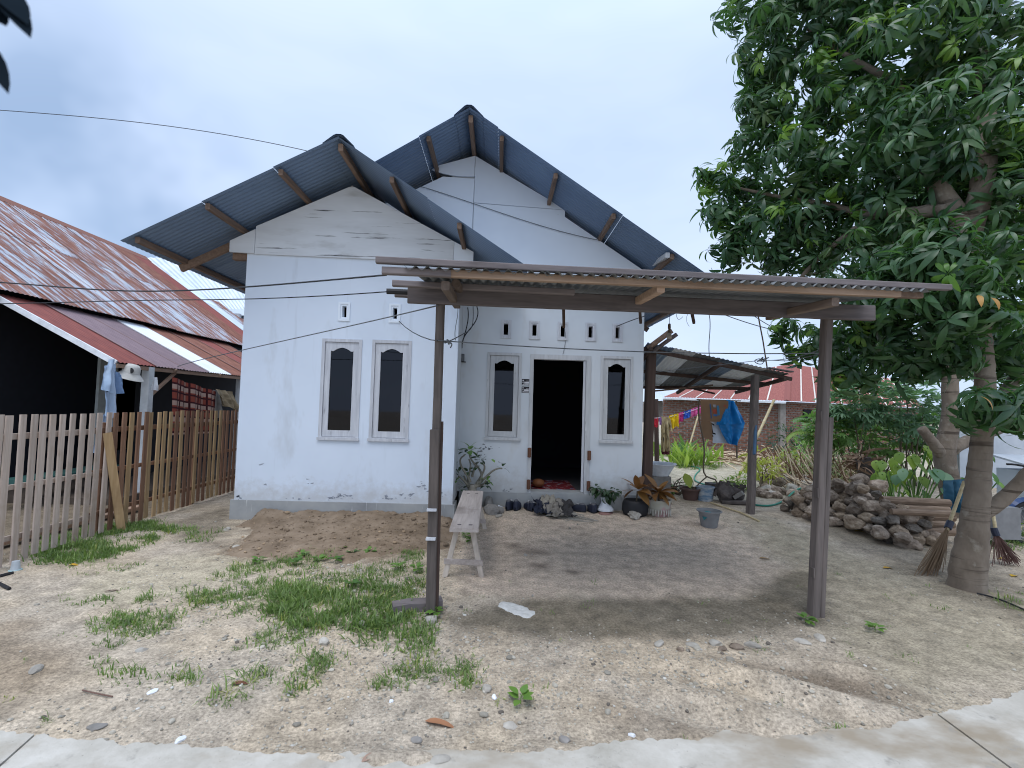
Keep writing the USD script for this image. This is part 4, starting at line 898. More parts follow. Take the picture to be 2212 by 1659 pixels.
BRICKS = mat('brick_courses', [(.3, (.17, .075, .05)), (.7, (.29, .14, .10))], 5, rough=.95, bump=.4, bdist=.006, vary=0, coord='position')
part(BK, 'brick_courses', cat(*[(b[1], b[2]) for b in allb if id(b[1]) not in ids]), BRICKS, kind='stuff')
dL = (Lf-C0)/np.linalg.norm(Lf-C0); dR = (Rt-C0)/np.linalg.norm(Rt-C0)
part(BK, 'corner_pillar', beam(C0+[0, -.06, -.1], C0+[0, -.06, EZB-.03], .2, .16, up=(0, 1, 0)), MORT)
w0 = C0+dR*1.35+np.array([0, -.05, 0])
part(BK, 'small_window', beam(w0+[0, 0, 1.62], w0+[.45, .22, 1.62], .05, .32), VOID)
APX = A(1705, 786, 21.5); APL = A(1400, 846, 26); APR = np.array([30., 30., APX[2]])
def hipsheets(p0, p1, q0, q1, n, m, sd):
    for k in range(n):
        a, b = k/n, (k+1)/n+.004
        mm, uv = corrugated(p0+(p1-p0)*a, p0+(p1-p0)*b, q0+(q1-q0)*a, q0+(q1-q0)*b, pitch=.09, amp=.008, seg=4, seed=sd+k)
        part(BK, 'roof_sheet', mm, m, smooth=True, uv=uv)
        part(BK, 'sheet_edge', sweep([p0+(p1-p0)*a+[0, 0, .014], q0+(q1-q0)*a+[0, 0, .014]], [(-.022, 0), (.022, 0), (.022, .006), (-.022, .006)]), RUSTL)
RUSTL = rust('pale_rust_edge', .25, silver=(.62, .58, .52))
ov = np.array([0, -.35, -.0])
E0 = C0*[1, 1, 0]+[0, -.3, EZB]; E1 = Lf*[1, 1, 0]+[-.1, -.3, zl_]; E2 = Rt*[1, 1, 0]+[0, -.3, EZB]
hipsheets(E0, E1, APX, APX+(APL-APX)*.55, 7, RUSTB, 800)
hipsheets(E0, E2, APX, APX+[11, 7, 0], 12, RUSTB, 830)
part(BK, 'hip_cap', sweep([E0+[0, -.02, .02], APX+[0, 0, .03]], [(-.09, -.02), (0, .025), (.09, -.02), (.09, -.028), (0, .015), (-.09, -.028)]), RUSTB)
part(BK, 'eave_board', beam(E0+[-.02, -.02, -.06], E1+[0, -.02, -.05], .03, .07), WHITEP)
part(BK, 'eave_board', beam(E0+[.02, -.02, -.06], E2+[0, -.02, -.06], .03, .07), DARKP)
# small roof left of it
FS = thing('far_roof', 'small far shed with pale blue zinc roof seen just right of the dark post', 'shed', (6.5, 21, 0))
mm, uv = corrugated(A(1400, 868, 20), A(1442, 862, 20), A(1400, 842, 22), A(1440, 850, 22), pitch=.12, amp=.012, seed=860); part(FS, 'roof', mm, ZINCLIGHT, smooth=True, uv=uv)
part(FS, 'wall', beam(A(1385, 890, 20.5), A(1432, 888, 20.5), .1, .9), MORT)

# ------------------------------------------------------------------ bench
def lerp(a, b, t): return np.asarray(a)*(1-t)+np.asarray(b)*t
bench = thing('wooden_bench', 'narrow weathered plank bench on splayed legs beside the left carport post', 'bench', (-.2, 5, 0))
f0, f1 = G(967, 1256), G(1040, 1256)                    # near feet
nz = .475
n0, n1 = A(971, 1140, f0[1]+.02), A(1034, 1143, f0[1]+.02); nz = (n0[2]+n1[2])/2
fa, fb = G(998, 1060, nz), G(1046, 1060, nz)
yb = fa[1]
nc, fc = (n0+n1)/2, (fa+fb)/2; wB = n1[0]-n0[0]
part(bench, 'seat', beam([nc[0], nc[1], nz-.018], [fc[0], fc[1], nz-.018], wB, .036, n=2), BENCHY)
dirv = (fc-nc)/np.linalg.norm(fc-nc)
for t in (.07, .90):
    c = lerp(nc, fc, t)
    for s in (-1, 1):
        a = np.array([c[0]+s*wB*.26, c[1], nz-.03]); b = np.array([c[0]+s*.175, c[1]-.02, 0.])
        b[2] = gh(b[0], b[1])-.005
        part(bench, 'leg', beam(b, a, .05, .042, up=(0, 1, 0)), BENCHZ)
    part(bench, 'stretcher', beam([c[0]-.185, c[1]-.035, .145], [c[0]+.185, c[1]-.035, .135], .025, .05), BENCHY)
for t in (.09, .17):
    pass
part(bench, 'tenon', cat(*[beam(lerp(nc, fc, t)+[s*wB*.2-.018, 0, .0005-lerp(nc, fc, t)[2]+nz], lerp(nc, fc, t)+[s*wB*.2+.018, 0, .0005-lerp(nc, fc, t)[2]+nz], .03, .004) for t in (.07, .90) for s in (-1, 1)]), WX)

# ------------------------------------------------------------------ wires and ropes
def wire(pts, r, label, m=WIRE, name='cable', cat_='cable', n=None):
    solo(name, tube(pts if n is None else smoothpath(pts, n), r, 6), m, label, cat_)
wire(smoothpath([A(-420, 205, 10), A(0, 238, 10), A(330, 268, 10), A(655, 324, 10), A(760, 350, 10)], 30), .007, 'thin power line crossing the sky to the left roof edge')
wire(smoothpath([A(-150, 605, 5.4), A(0, 610, 5.3), A(260, 628, 5), A(530, 620, 4.5), A(700, 606, 4.1), A(835, 594, 3.75)], 40), .0075, 'upper black cable running from the left to the carport corner')
wire(smoothpath([A(-150, 655, 5.4), A(0, 656, 5.3), A(300, 649, 5), A(530, 646, 4.5), A(700, 639, 4.1), A(838, 630, 3.75)], 40), .005, 'lower black cable running from the left to the black pipe end')
wire(smoothpath([PX(385, 793, -5.6), A(520, 757, 6), A(730, 710, 4.8), PC(946, 660, 3.66)], 30), .0055, 'line tied from the porch eave to the top of the left carport post', ROPE)
_lp = np.array([(862, 694), (876, 707), (892, 718), (910, 727), (930, 734), (945, 736)])
wire([A(px_, py_, y_) for (px_, py_), y_ in zip(np.c_[np.interp(np.linspace(0, 5, 16), range(6), _lp[:, 0]), np.interp(np.linspace(0, 5, 16), range(6), _lp[:, 1])], np.linspace(YL-.02, 3.63, 16))], .005, 'drooping cable from the small vent to the left post', WIRE)
wire(smoothpath([PC(958, 738, 3.74), A(985, 730, 5), A(1010, 716, 6), A(1022, 690, 6.9), A(1022, 662, 7.15)], 24), .005, 'cable curving from the left post up to the wall corner', WIRE)
kn = PC(968, 737, 3.70)
wire(np.vstack([sag(PC(944, 735, 3.64), kn, .0, 3), sag(kn, PC(1768, 763, 3.72), .035, 24)[1:]]), .0048, 'grey washing rope stretched between the two carport posts', ROPE, 'washing_rope', 'rope')
rk = np.random.default_rng(5)
wire(smoothpath([kn+rk.normal(0, .014, 3) for _ in range(12)]+[kn+[.02, 0, -.05]], 60), .005, 'knotted rope end beside the left post', ROPE, 'rope_knot', 'rope')
wire([A(1010, 664, 7.0), A(1011, 690, 7.05), A(1003, 725, 7.12), A(997, 750, 7.18), A(996, 775, YM-.02)], .008, 'black cable hanging down the inner corner of the porch', n=24)
wire([A(1030, 662, 6.9), A(1032, 680, 6.9), A(1022, 702, 7.0), A(1005, 724, 7.12), A(998, 752, 7.19)], .008, 'black cable looping out from the porch corner', n=24)
wire([A(989, 664, 6.5), A(987, 690, 6.5), A(983, 715, 6.48), A(984, 735, 6.5)], .004, 'thin wire trailing down the edge of the front wall', n=16)
jb = thing('meter_box', 'small grey cable box at the inner corner of the porch', 'cable box', A(998, 772, YM-.04))
q = A(998, 772, YM-.04)
part(jb, 'box', bx(q[0]-.035, q[0]+.035, q[1]-.03, q[1]+.038, q[2]-.06, q[2]+.05), ROPE); part(jb, 'clip', bx(q[0]-.05, q[0]+.06, q[1]-.02, q[1]+.03, q[2]-.075, q[2]-.062), WIRE)
wire(smoothpath([A(893, 398, YM-.05), A(1000, 432, YM-.05), A(1150, 482, YM-.05), A(1300, 520, YM-.06)], 20), .005, 'thin cable strung across the main gable', ROPE)
wire(smoothpath([A(1332, 705, YM-.02), A(1365, 692, 6.9), A(1392, 683, 6.6)], 10), .006, 'wire leaving the last vent towards the roof edge')
wire(smoothpath([A(1219, 705, YM-.012), A(1221, 740, YM-.012), A(1216, 765, YM-.012)], 10), .0035, 'hairline grey line from the middle vent to the door head', ROPE)  # thin line between vent and door head, drawn as a tube
k2_ = A(1648, 778, 6.6)
wire(smoothpath([k2_, A(1700, 775, 5.2), PC(1768, 757, 3.76)], 16), .005, 'rope from the lean-to corner up to the right post', ROPE, 'rope', 'rope')
wire(smoothpath([k2_, A(1705, 779, 5.2), A(1740, 772, 4.5), PC(1790, 760, 3.80)], 16), .005, 'second rope from the lean-to corner round the right post', ROPE, 'rope', 'rope')
wire(smoothpath([A(1410, 805, 7.5), A(1520, 792, 7.2), k2_], 16), .005, 'rope under the lean-to roof to the knot', ROPE, 'rope', 'rope')
wire(smoothpath([k2_+rk.normal(0, .035, 3)*[1.6, 1, .6] for _ in range(14)], 70), .006, 'tangle of rope at the lean-to corner', ROPE, 'rope_knot', 'rope')
wire(sag(A(1555, 676, 9), A(1668, 712, 9), .02, 10), .008, 'dark wire sloping across the sky under the carport beam')
wire(sag(A(1620, 676, 9), A(1680, 712, 9), .02, 10), .007, 'second dark wire sloping across the sky towards the mango leaves')
wire(smoothpath([A(1531, 676, 7.0), A(1534, 700, 7.0), A(1532, 735, 7.0), A(1534, 776, 7.0)], 16), .006, 'dark wire hanging from the sky to the lean-to roof')
solo('thin_pole', tube([A(1635, 668, 7.6), A(1648, 735, 7.6), A(1658, 800, 7.6)], .011, 7), TWIG, 'thin slanting pole standing above the lean-to roof', 'pole')
bp = A(1446, 705, 5.0)
bulb = thing('bulb_socket', 'bare lamp holder with bulb hanging on a wire from the carport roof', 'lamp', bp)
part(bulb, 'wire', tube([bp+[0, 0, .01], bp+[0.005, 0, .16]], .003, 5), WIRE)
part(bulb, 'holder', lathe([(.008, .03), (.014, .025), (.016, -.02), (.012, -.03), (.012, -.05), (.018, -.07)], 12, bp), TWIG, smooth=True)
part(bulb, 'bulb', lathe([(.016, -.07), (.024, -.09), (.03, -.115), (.024, -.132), (.001, -.138)], 12, bp), plain('cloudy_glass', (.35, .33, .3), .3), smooth=True)
wire(smoothpath([A(1487, 676, 5), A(1483, 692, 5), A(1489, 705, 5)], 10), .002, 'short loose wire end hanging beside the lamp')
wire(smoothpath([A(1461, 678, 5), A(1466, 690, 5), A(1475, 684, 5)], 10), .0025, 'curled wire hook under the carport beam')

# ------------------------------------------------------------------ things before the door
def flipflop(name, px, py, ang, label):
    p = GP(px, py); t = thing(name, label, 'flip-flop', p, ang, 'yellow and white flip-flops by the step')
    pts = [(.125*np.cos(a)*(1 if True else 0), .048*np.sin(a)*(1+.25*np.cos(a))*(1-.18*np.exp(-((np.cos(a)+.1)/.35)**2))) for a in np.linspace(0, 2*np.pi, 30, endpoint=False)]
    part(t, 'sole', slab_xy(Polygon(pts), 0.0, .012), plain(name+'_edge', (.06, .06, .04), .8), local=True)
    part(t, 'footbed', slab_xy(Polygon(pts).buffer(-.005), .0125, .017), plain(name+'_white', (.5, .5, .46), .8), local=True)
    for s in (-1, 1): part(t, 'strap', tube(smoothpath([(.062, 0, .017), (.045, s*.02, .034), (-.01, s*.043, .022), (-.03, s*.046, .014)], 10), .005, 6), plain(name+f'_strap{s}'.replace('-', 'm'), (.45, .36, .03), .7), local=True)
flipflop('flip_flop', 1173, 1107, 70, 'yellow strapped white flip-flop nearest the rag, pointing at the step')
flipflop('flip_flop', 1196, 1115, 15, 'yellow strapped white flip-flop lying sideways in front of its pair')
def shoe(px, py, ang, label, m=NAVY, hi=1.):
    p = GP(px, py); p[1] = min(p[1], YM-.14); t = thing('shoe', label, 'shoe', p, ang, 'dark shoes along the step')
    xs = np.array([-.135, -.125, -.10, -.06, -.02, .02, .06, .10, .125, .136]); ws = np.array([.008, .028, .037, .039, .040, .043, .047, .043, .03, .006])
    hs = np.array([.03, .082, .105, .10, .085, .078, .066, .054, .042, .02])*hi
    def up(u, v):
        k = u*(len(xs)-1); x = np.interp(k, np.arange(len(xs)), xs); w = np.interp(k, np.arange(len(xs)), ws); h = np.interp(k, np.arange(len(xs)), hs)
        a = v*np.pi; return np.stack([x, w*np.sign(np.cos(a))*np.abs(np.cos(a))**.7, .017+h*np.abs(np.sin(a))**.75], -1)
    part(t, 'upper', grid(28, 15, up), m, smooth=True, local=True)
    oz = .017+.1*hi
    part(t, 'lining', xf(lathe([(.001, .006), (.022, .007), (.03, .002), (.031, -.01)], 18), np.diag([1.5, .95, 1.]), (-.075, 0, oz-.004)), plain('shoe_lining', (.12, .12, .13), .9), smooth=True, local=True)
    pts = [(.14*np.cos(a), .05*np.sin(a)*(1+.12*np.cos(a))) for a in np.linspace(0, 2*np.pi, 26, endpoint=False)]
    part(t, 'sole', slab_xy(Polygon(pts), 0, .018), BLACK, local=True)
    part(t, 'tongue', xf(leaf(.06, .045, .2, .05, 4), rot((0, 1, 0), -.5), (-.03, 0, .085*hi+.012)), plain('shoe_tongue', (.33, .33, .34), .8), local=True)
shoe(1103, 1095, 60, 'black high shoe with white lining, leftmost by the step', hi=1.25)
shoe(1116, 1094, 75, 'black shoe beside the leftmost one, white label on its tongue', hi=1.35)
shoe(1140, 1093, 110, 'dark navy shoe in the middle of the row by the step', hi=1.2)
shoe(1152, 1097, 35, 'dark navy shoe leaning towards the rag by the step')
shoe(1270, 1097, 100, 'black shoe by the step left of the white pot', hi=1.1)
shoe(1283, 1103, 70, 'black shoe against the white pot base', hi=1.2)
shoe(1240, 1094, 150, 'black shoe half hidden by the fringed rag')
rg = thing('floor_rag', 'frayed grey and navy floor rag slumped over the door step', 'rag', GP(1195, 1085))
RAG = mat('dirty_rag', [(.3, (.14, .125, .11)), (.7, (.28, .25, .21))], 12, rough=.95, bump=.5, vary=.1)
def drape(x0, x1, seed, off=0., len_=.5, top=.15):
    g0 = gh((x0+x1)/2, YM-.3)
    def fn(u, v):
        n1 = meshkit.fbm(np.stack([u*3+seed, v*4, 0*u+seed], -1), 3, seed)-.5; n2 = meshkit.fbm(np.stack([u*6, v*6, 0*u+seed*2.], -1), 3, seed+4)-.5
        x = x0+(x1-x0)*u*(1-.25*np.sin(v*3))+.16*n1; y = YM-.05-len_*v-.05*(1-v)+.10*n2
        z = g0+np.maximum(top*(1-v*1.35)**1.0*np.where(v < .74, 1, 0), .02)+.09*n2*(1.2-v)+.05*np.abs(np.sin(u*9+4*v+seed))*(1-v*.6)+off
        return np.stack([x, y, np.maximum(z, g0+.006)], -1)
    return grid(34, 34, fn)
xr0, xr1 = A(1160, 1085, 7.0)[0], A(1222, 1085, 7.0)[0]
part(rg, 'cloth', drape(xr0+.10, xr1-.02, 3, .0, .55, .13), RAG, smooth=True)
part(rg, 'cloth', drape(xr0-.04, xr0+.2, 5, .012, .45, .12), NAVY, smooth=True)
part(rg, 'cloth', drape(xr1-.14, xr1+.10, 7, .006, .55, .11), plain('dark_rag', (.05, .046, .046), .95), smooth=True)
part(rg, 'cloth', drape(xr0+.05, xr0+.3, 9, .03, .25, .15), plain('pale_rag', (.30, .27, .22), .95), smooth=True)
rr = np.random.default_rng(8)
part(rg, 'fringe', cat(*[tube(smoothpath([(xr0+.15+rr.uniform(0, .42), 6.86+rr.normal()*.05, .12), (xr0+.2+rr.uniform(0, .5), 6.74+rr.normal()*.05, .10), (xr0+.25+rr.uniform(0, .6), 6.62+rr.normal()*.06, .075)], 8), .006, 5) for _ in range(22)]), plain('pale_fringe', (.34, .31, .26), .95))
def cup(px, py, ang, label):
    p = GP(px, py, .03); t = thing('paper_cup', label, 'paper cup', p, ang)
    M = rot((0, 1, 0), 1.25)
    part(t, 'wall', xf(lathe([(.026, 0), (.036, .08), (.034, .08), (.024, .003)], 16), M), WHITEP, smooth=True, local=True)
    part(t, 'base', xf(lathe([(.025, .004), (.001, .004)], 16), M), WHITEP, local=True)
cup(1084, 1103, 200, 'white paper cup lying between the grey stones and the shoes')
cup(1250, 1091, 160, 'white paper cup lying by the step left of the white pot')
stn = lambda px, py, s, seed, label, m=STONE, up=.5, name='stone', **k: solo(name, rock(GP(px, py)+[0, s[1]*.5, s[2]*up], s, seed, **k), m, label, 'stone')
GREYST = mat('grey_cement_lump', [(.3, (.17, .16, .145)), (.7, (.30, .28, .26))], 6, rough=.95, bump=.6, bdist=.01, vary=.1)
stn(1062, 1112, (.13, .09, .10), 1, 'larger grey cement lump under the bench edge', GREYST)
stn(1076, 1110, (.09, .07, .075), 2, 'smaller grey cement lump right of the bench', GREYST)
stn(1056, 1098, (.10, .07, .13), 3, 'upright grey cement lump against the step beside the bench', GREYST)
stn(1078, 1116, (.10, .04, .022), 4, 'flat pale slab in front of the cement lumps', PALEST)
stn(1137, 1098, (.045, .04, .05), 5, 'small tan stone between the shoes', GREYST)
stn(1238, 1100, (.12, .06, .055), 6, 'long grey stone by the step right of the rag', GREYST)
stn(1262, 1104, (.06, .05, .06), 7, 'round brown stone left of the black shoe', GREYST)
stn(1374, 1118, (.20, .11, .065), 8, 'large pale cratered stone lying before the bronze plants', PALEST, rough=.8)
stn(1396, 1112, (.09, .08, .09), 9, 'dark rounded stone behind the pale cratered one', STONE)
stn(970, 1126, (.10, .06, .07), 10, 'pinkish grey stone at the foot of the plinth left of the bench', PALEST)
stn(1231, 1118+25, (.018, .018, .014), 12, 'tiny white pebble on the swept dirt', PALEST)
# plants
CROTON = leafmat('bronze_leaf', (.12, .055, .02), (.24, .125, .035), .2, (.3, .12, .03), .45)
DKLEAF = leafmat('dark_green_leaf', (.012, .028, .012), (.028, .06, .02), .2, (.05, .14, .03), .35)
BRLEAF = leafmat('bright_leaf', (.10, .20, .025), (.28, .40, .07), .35, (.35, .5, .06), .5)
YGLEAF = leafmat('yellow_green_leaf', (.16, .23, .03), (.38, .42, .06), .35, (.5, .55, .08), .55)
MIDLEAF = leafmat('mid_green_leaf', (.065, .15, .04), (.19, .33, .09), .3, (.2, .38, .06), .45)
BLUELEAF = leafmat('grey_green_leaf', (.09, .18, .10), (.26, .40, .24), .28, (.2, .38, .12), .5)
def rosette(t, base, n, L, W, seed, m, el0=.2, el1=1.2, droop=.8, name='leaf', spread=.02, stem=None):
    r = np.random.default_rng(seed)
    for i in range(n):
        az = i*2.4+r.normal()*.3; el = el0+(el1-el0)*(i/(n-1 if n > 1 else 1))
        d = np.array([math.cos(az)*math.cos(el), math.sin(az)*math.cos(el), math.sin(el)])
        l = L*(.8+.35*r.random())
        mm = xf(leaf(l, W*(.85+.3*r.random()), droop*(.6+.8*r.random()), .12, 6, wav=.01), frame_to(d, r.normal()*.25), base+np.array([0, 0, .05*r.random()])+d*spread)
        part(t, name, mm, m, smooth=True)
pp = GP(1387, 1105)+[-.02, .1, 0]
pt = thing('black_bag_plant', 'bronze leaved plant growing from a black bag right of the white pot', 'potted plant', GP(1372, 1112))
b_ = GP(1368, 1108); b_[1] = YM-.24
part(pt, 'bag', lathe([(.001, 0), (.17, .0), (.19, .06), (.185, .15), (.16, .21), (.13, .2), (.001, .19)], 20, b_), BLACK, smooth=True)
part(pt, 'stem', tube([b_+[0.02, 0, .18], b_+[.03, -.01, .34]], .012, 6), TWIG)
rosette(pt, b_+np.array([.03, -.02, .33]), 13, .29, .12, 51, CROTON, -.35, 1.15, .7)
pt = thing('ornate_pot_plant', 'bronze leaved plant in a moulded cream and pink pot at the house corner', 'potted plant', GP(1428, 1118)+[0, .12, 0])
b_ = GP(1430, 1118)+[.0, .14, 0]
POTM = mat('cream_pink_pot', [(.35, (.36, .34, .27)), (.5, (.42, .41, .34)), (.62, (.45, .27, .28))], 3, rough=.8, bump=.1, vary=0)
part(pt, 'pot', lathe([(.001, 0), (.115, .0), (.135, .03), (.165, .13), (.175, .2), (.18, .235), (.165, .24), (.155, .22), (.001, .2)], 28, b_), POTM, smooth=30)
part(pt, 'relief', cat(*[bx(b_[0]+.166*math.cos(a)-.007, b_[0]+.166*math.cos(a)+.007, b_[1]+.166*math.sin(a)-.007, b_[1]+.166*math.sin(a)+.007, .10+(.03 if k % 2 else 0), .19) for k, a in enumerate(np.linspace(0, 2*np.pi, 26, endpoint=False))]), plain('pot_relief', (.48, .46, .4), .8))
part(pt, 'stem', tube([b_+[0, 0, .2], b_+[-.02, -.01, .34]], .014, 6), TWIG)
rosette(pt, b_+np.array([-.02, -.03, .32]), 19, .30, .125, 52, CROTON, -.55, 1.2, .8)
pt = thing('white_pot_plant', 'dark drooping leafy plant in a white vase shaped pot by the step', 'potted plant', GP(1372, 1112))
b_ = GP(1309, 1109); b_[1] = min(b_[1]+.08, YM-.17)
part(pt, 'pot', lathe([(.001, .035), (.12, .035), (.122, .06), (.10, .09), (.07, .13), (.062, .17), (.07, .20), (.078, .235), (.07, .235), (.06, .2), (.001, .19)], 24, b_), WHITEP, smooth=40)
rosette(pt, b_+np.array([0, 0, .26]), 24, .19, .065, 53, DKLEAF, -.7, .9, 1.5)
part(pt, 'stem', cat(*[tube(smoothpath([b_+[0, 0, .2], b_+[x*.4, y, .3], b_+[x, y, .33]], 8), .006, 5) for x, y in ((-.14, 0), (.12, -.04), (.02, .06), (-.05, -.06))]), TWIG)
for (x, y, z, n, sd) in ((-.15, .02, .33, 12, 1), (.13, -.03, .30, 12, 2), (.0, -.06, .30, 10, 3)): rosette(pt, b_+np.array([x, y, z]), n, .15, .055, 60+sd, DKLEAF, -1.2, .6, 1.2)
solo('brick_block', rock(b_+[0, -.02, .0], (.16, .10, .035), 14, rough=.2), mat('pink_brick', [(.3, (.24, .12, .10)), (.7, (.34, .20, .17))], 9, rough=.95, bump=.4, vary=0), 'pinkish brick slab under the white pot', 'brick')
# desert rose behind the bench
ad = thing('desert_rose_plant', 'bare branched desert rose plant with few dark leaf tufts behind the bench', 'plant', GP(1020, 1090)+[0, .15, 0])
ab = A(1021, 1062, 6.95); YA = 6.95
part(ad, 'caudex', tube(smoothpath([(ab[0], YA, -.02), (ab[0]+.01, YA, .2), ab, ab+[.0, 0, .1]], 10), np.linspace(.10, .05, 10), 10), plain('grey_stem', (.26, .24, .2), .85), smooth=True)
ADST = plain('desert_rose_bark', (.22, .205, .165), .85)
for pts in ([(1014, 1058), (1007, 1040), (1002, 1028)], [(1018, 1055), (1012, 1030), (1016, 1012), (1013, 992)], [(1028, 1052), (1040, 1035), (1039, 1020), (1022, 998), (1014, 975)], [(1028, 1050), (1044, 1020), (1046, 1005), (1038, 1000)],
            [(1030, 1045), (1050, 1030), (1068, 1015), (1085, 1012)], [(1016, 1042), (1010, 1028), (998, 1010), (994, 996), (1003, 984)], [(1012, 1052), (1004, 1040), (990, 1028)], [(1020, 1030), (1026, 1010), (1032, 998)], [(1032, 1050), (1045, 1045), (1050, 1038)]):
    q = np.array([A(x, y, YA+.03*math.sin(x)) for x, y in pts])
    part(ad, 'branch', tube(smoothpath(q, 14), np.linspace(.021, .011, 14), 7), ADST, smooth=True)
for k, (x, y, n, L) in enumerate(((1014, 974, 9, .13), (1003, 983, 5, .09), (1038, 999, 6, .09), (1086, 1011, 3, .10), (1070, 1008, 2, .07), (990, 1028, 4, .08), (1026, 1012, 6, .09), (1012, 1022, 6, .08), (1050, 1040, 6, .09), (1049, 1052, 7, .09), (1032, 990, 5, .08), (975, 1015, 4, .12), (985, 1040, 5, .09), (1000, 1058, 6, .08))):
    rosette(ad, A(x, y, YA-.02), n, L*1.25, L*.62, 90+k, DKLEAF if k % 4 else MIDLEAF, -.3, 1.0, .7)

# ------------------------------------------------------------------ right of the house: pots, bucket, sheets
def pail(name, px, py, prof, m, label, cat_='bucket', rim=None, up=0., cl=None):
    b = GP(px, py)+[0, prof[1][0], up]
    t = thing(name, label, cat_, b)
    part(t, 'body', lathe(prof, 28, b), m, smooth=40)
    if rim: part(t, 'rim', lathe([(rim[0]-.006, rim[1]-.006), (rim[0]+.010, rim[1]-.006), (rim[0]+.010, rim[1]+.006), (rim[0]-.006, rim[1]+.006), (rim[0]-.006, rim[1]-.006)], 28, b), m)
    return t, b
GREYPL = plain('grey_plastic', (.20, .20, .20), .7)
t, b = pail('mixing_bucket', 1539, 1142, [(.001, .0), (.105, .0), (.138, .185), (.157, .215), (.15, .215), (.133, .185), (.10, .012), (.001, .012)], GREYPL, 'dented grey bucket with teal cloth inside standing on the swept dirt', rim=(.157, .217))
part(t, 'teal_cloth', grid(16, 16, lambda u, v: np.stack([b[0]-.12+.2*u, b[1]-.11+.2*v, b[2]+.195+.03*meshkit.fbm(np.stack([u*3, v*3, 0*u], -1), 3, 2)-.05*((u-.5)**2+(v-.5)**2)*4], -1)), plain('teal_cloth', (.03, .17, .18), .7), smooth=True)
t, b = pail('brown_pot', 1497, 1082, [(.001, .0), (.115, .0), (.155, .17), (.18, .175), (.18, .205), (.165, .205), (.15, .17), (.001, .16)], plain('brown_clay', (.10, .06, .05), .8), 'brown plastic flower pot beside the paint pail', 'flower pot')
LFST = A(1483, 1040, b[1])
part(t, 'stem', tube(smoothpath([b+[0, 0, .16], b+[.02, 0, .35], LFST+[.05, 0, .06]], 10), .006, 5), MIDLEAF)
part(t, 'leaf', xf(leaf(.27, .2, .3, .1, 6), frame_to((.25, -.5, -.8), .2), LFST+[-.03, 0, .14]), YGLEAF, smooth=True, label='large veined yellow green leaf')
part(t, 'twig', tube(smoothpath([b+[.05, 0, .17], b+[.16, -.02, .30], A(1527, 1030, b[1])], 12), .011, 6), TWIG)
t, b = pail('paint_pail', 1530, 1084, [(.001, .0), (.125, .0), (.145, .20), (.15, .235), (.142, .235), (.135, .2), (.001, .18)], mat('faded_paint_pail', [(.4, (.12, .2, .29)), (.55, (.36, .39, .41)), (.7, (.45, .46, .46))], 5, (1, 1, 3), .6, vary=0), 'faded white and blue paint pail left of the dark scrap heap', rim=(.15, .235))
part(t, 'stripe', lathe([(.137, .13), (.138, .138)], 28, b), BLACK); part(t, 'stripe', lathe([(.134, .10), (.135, .106)], 28, b), BLACK)
sp = A(1527, 1030, GP(1515, 1082)[1]+.1)
solo('prop_stick', tube(smoothpath([A(1541, 1062, sp[1]), A(1540, 1034, sp[1]), sp, A(1521, 985, sp[1]+.05), A(1515, 930, sp[1]+.1), A(1511, 862, sp[1]+.1)], 20), .014, 7), TWIG, 'dark crooked stick holding up the cardboard sheets', 'stick')
sc = thing('scrap_heap', 'pile of dark scrap wood and a stump piece beside the paint pail', 'scrap heap', GP(1580, 1088))
g = GP(1580, 1090)
SCR = mat('dark_scrap', [(.3, (.05, .042, .038)), (.7, (.12, .10, .09))], 8, rough=.95, bump=.6, vary=.2)
part(sc, 'stump', rock(g+[.0, .25, .16], (.24, .17, .19), 31, rough=.4), SCR); part(sc, 'block', rock(g+[.18, .2, .12], (.14, .12, .15), 32, rough=.25), SCR)
part(sc, 'board', beam(g+[-.15, .05, .03], g+[.36, -.05, .05], .12, .05), SCR); part(sc, 'board', beam(g+[.1, .1, .10], g+[.2, .02, .2], .10, .07), GREYST)
part(sc, 'spike', tube([g+[-.2, .2, .1], g+[-.08, .2, .36]], .03, 6), SCR); part(sc, 'spike', tube([g+[-.02, .2, .2], g+[.05, .2, .36]], .03, 6), SCR)
solo('long_stick', tube([GP(1535, 1088, .02), GP(1600, 1110, .02), GP(1640, 1128, .015)], .012, 6), BAMB, 'thin pale stick on the ground from the pail towards the outer post', 'stick')
# white basin on a block behind the dark post
b_ = GP(1428, 1068); YB = 8.6
q = A(1425, 1008, YB)
bs = thing('white_basin', 'white plastic basin standing on a grey block behind the dark post', 'basin', (q[0], YB, 0))
part(bs, 'block', bx(q[0]-.16, q[0]+.16, YB-.15, YB+.15, 0, q[2]-.16), GREYST)
part(bs, 'basin', lathe([(.001, -.16), (.16, -.155), (.26, .03), (.30, .055), (.30, .065), (.25, .045), (.15, -.14), (.001, -.14)], 30, (q[0], YB, q[2])), WHITEP, smooth=40)
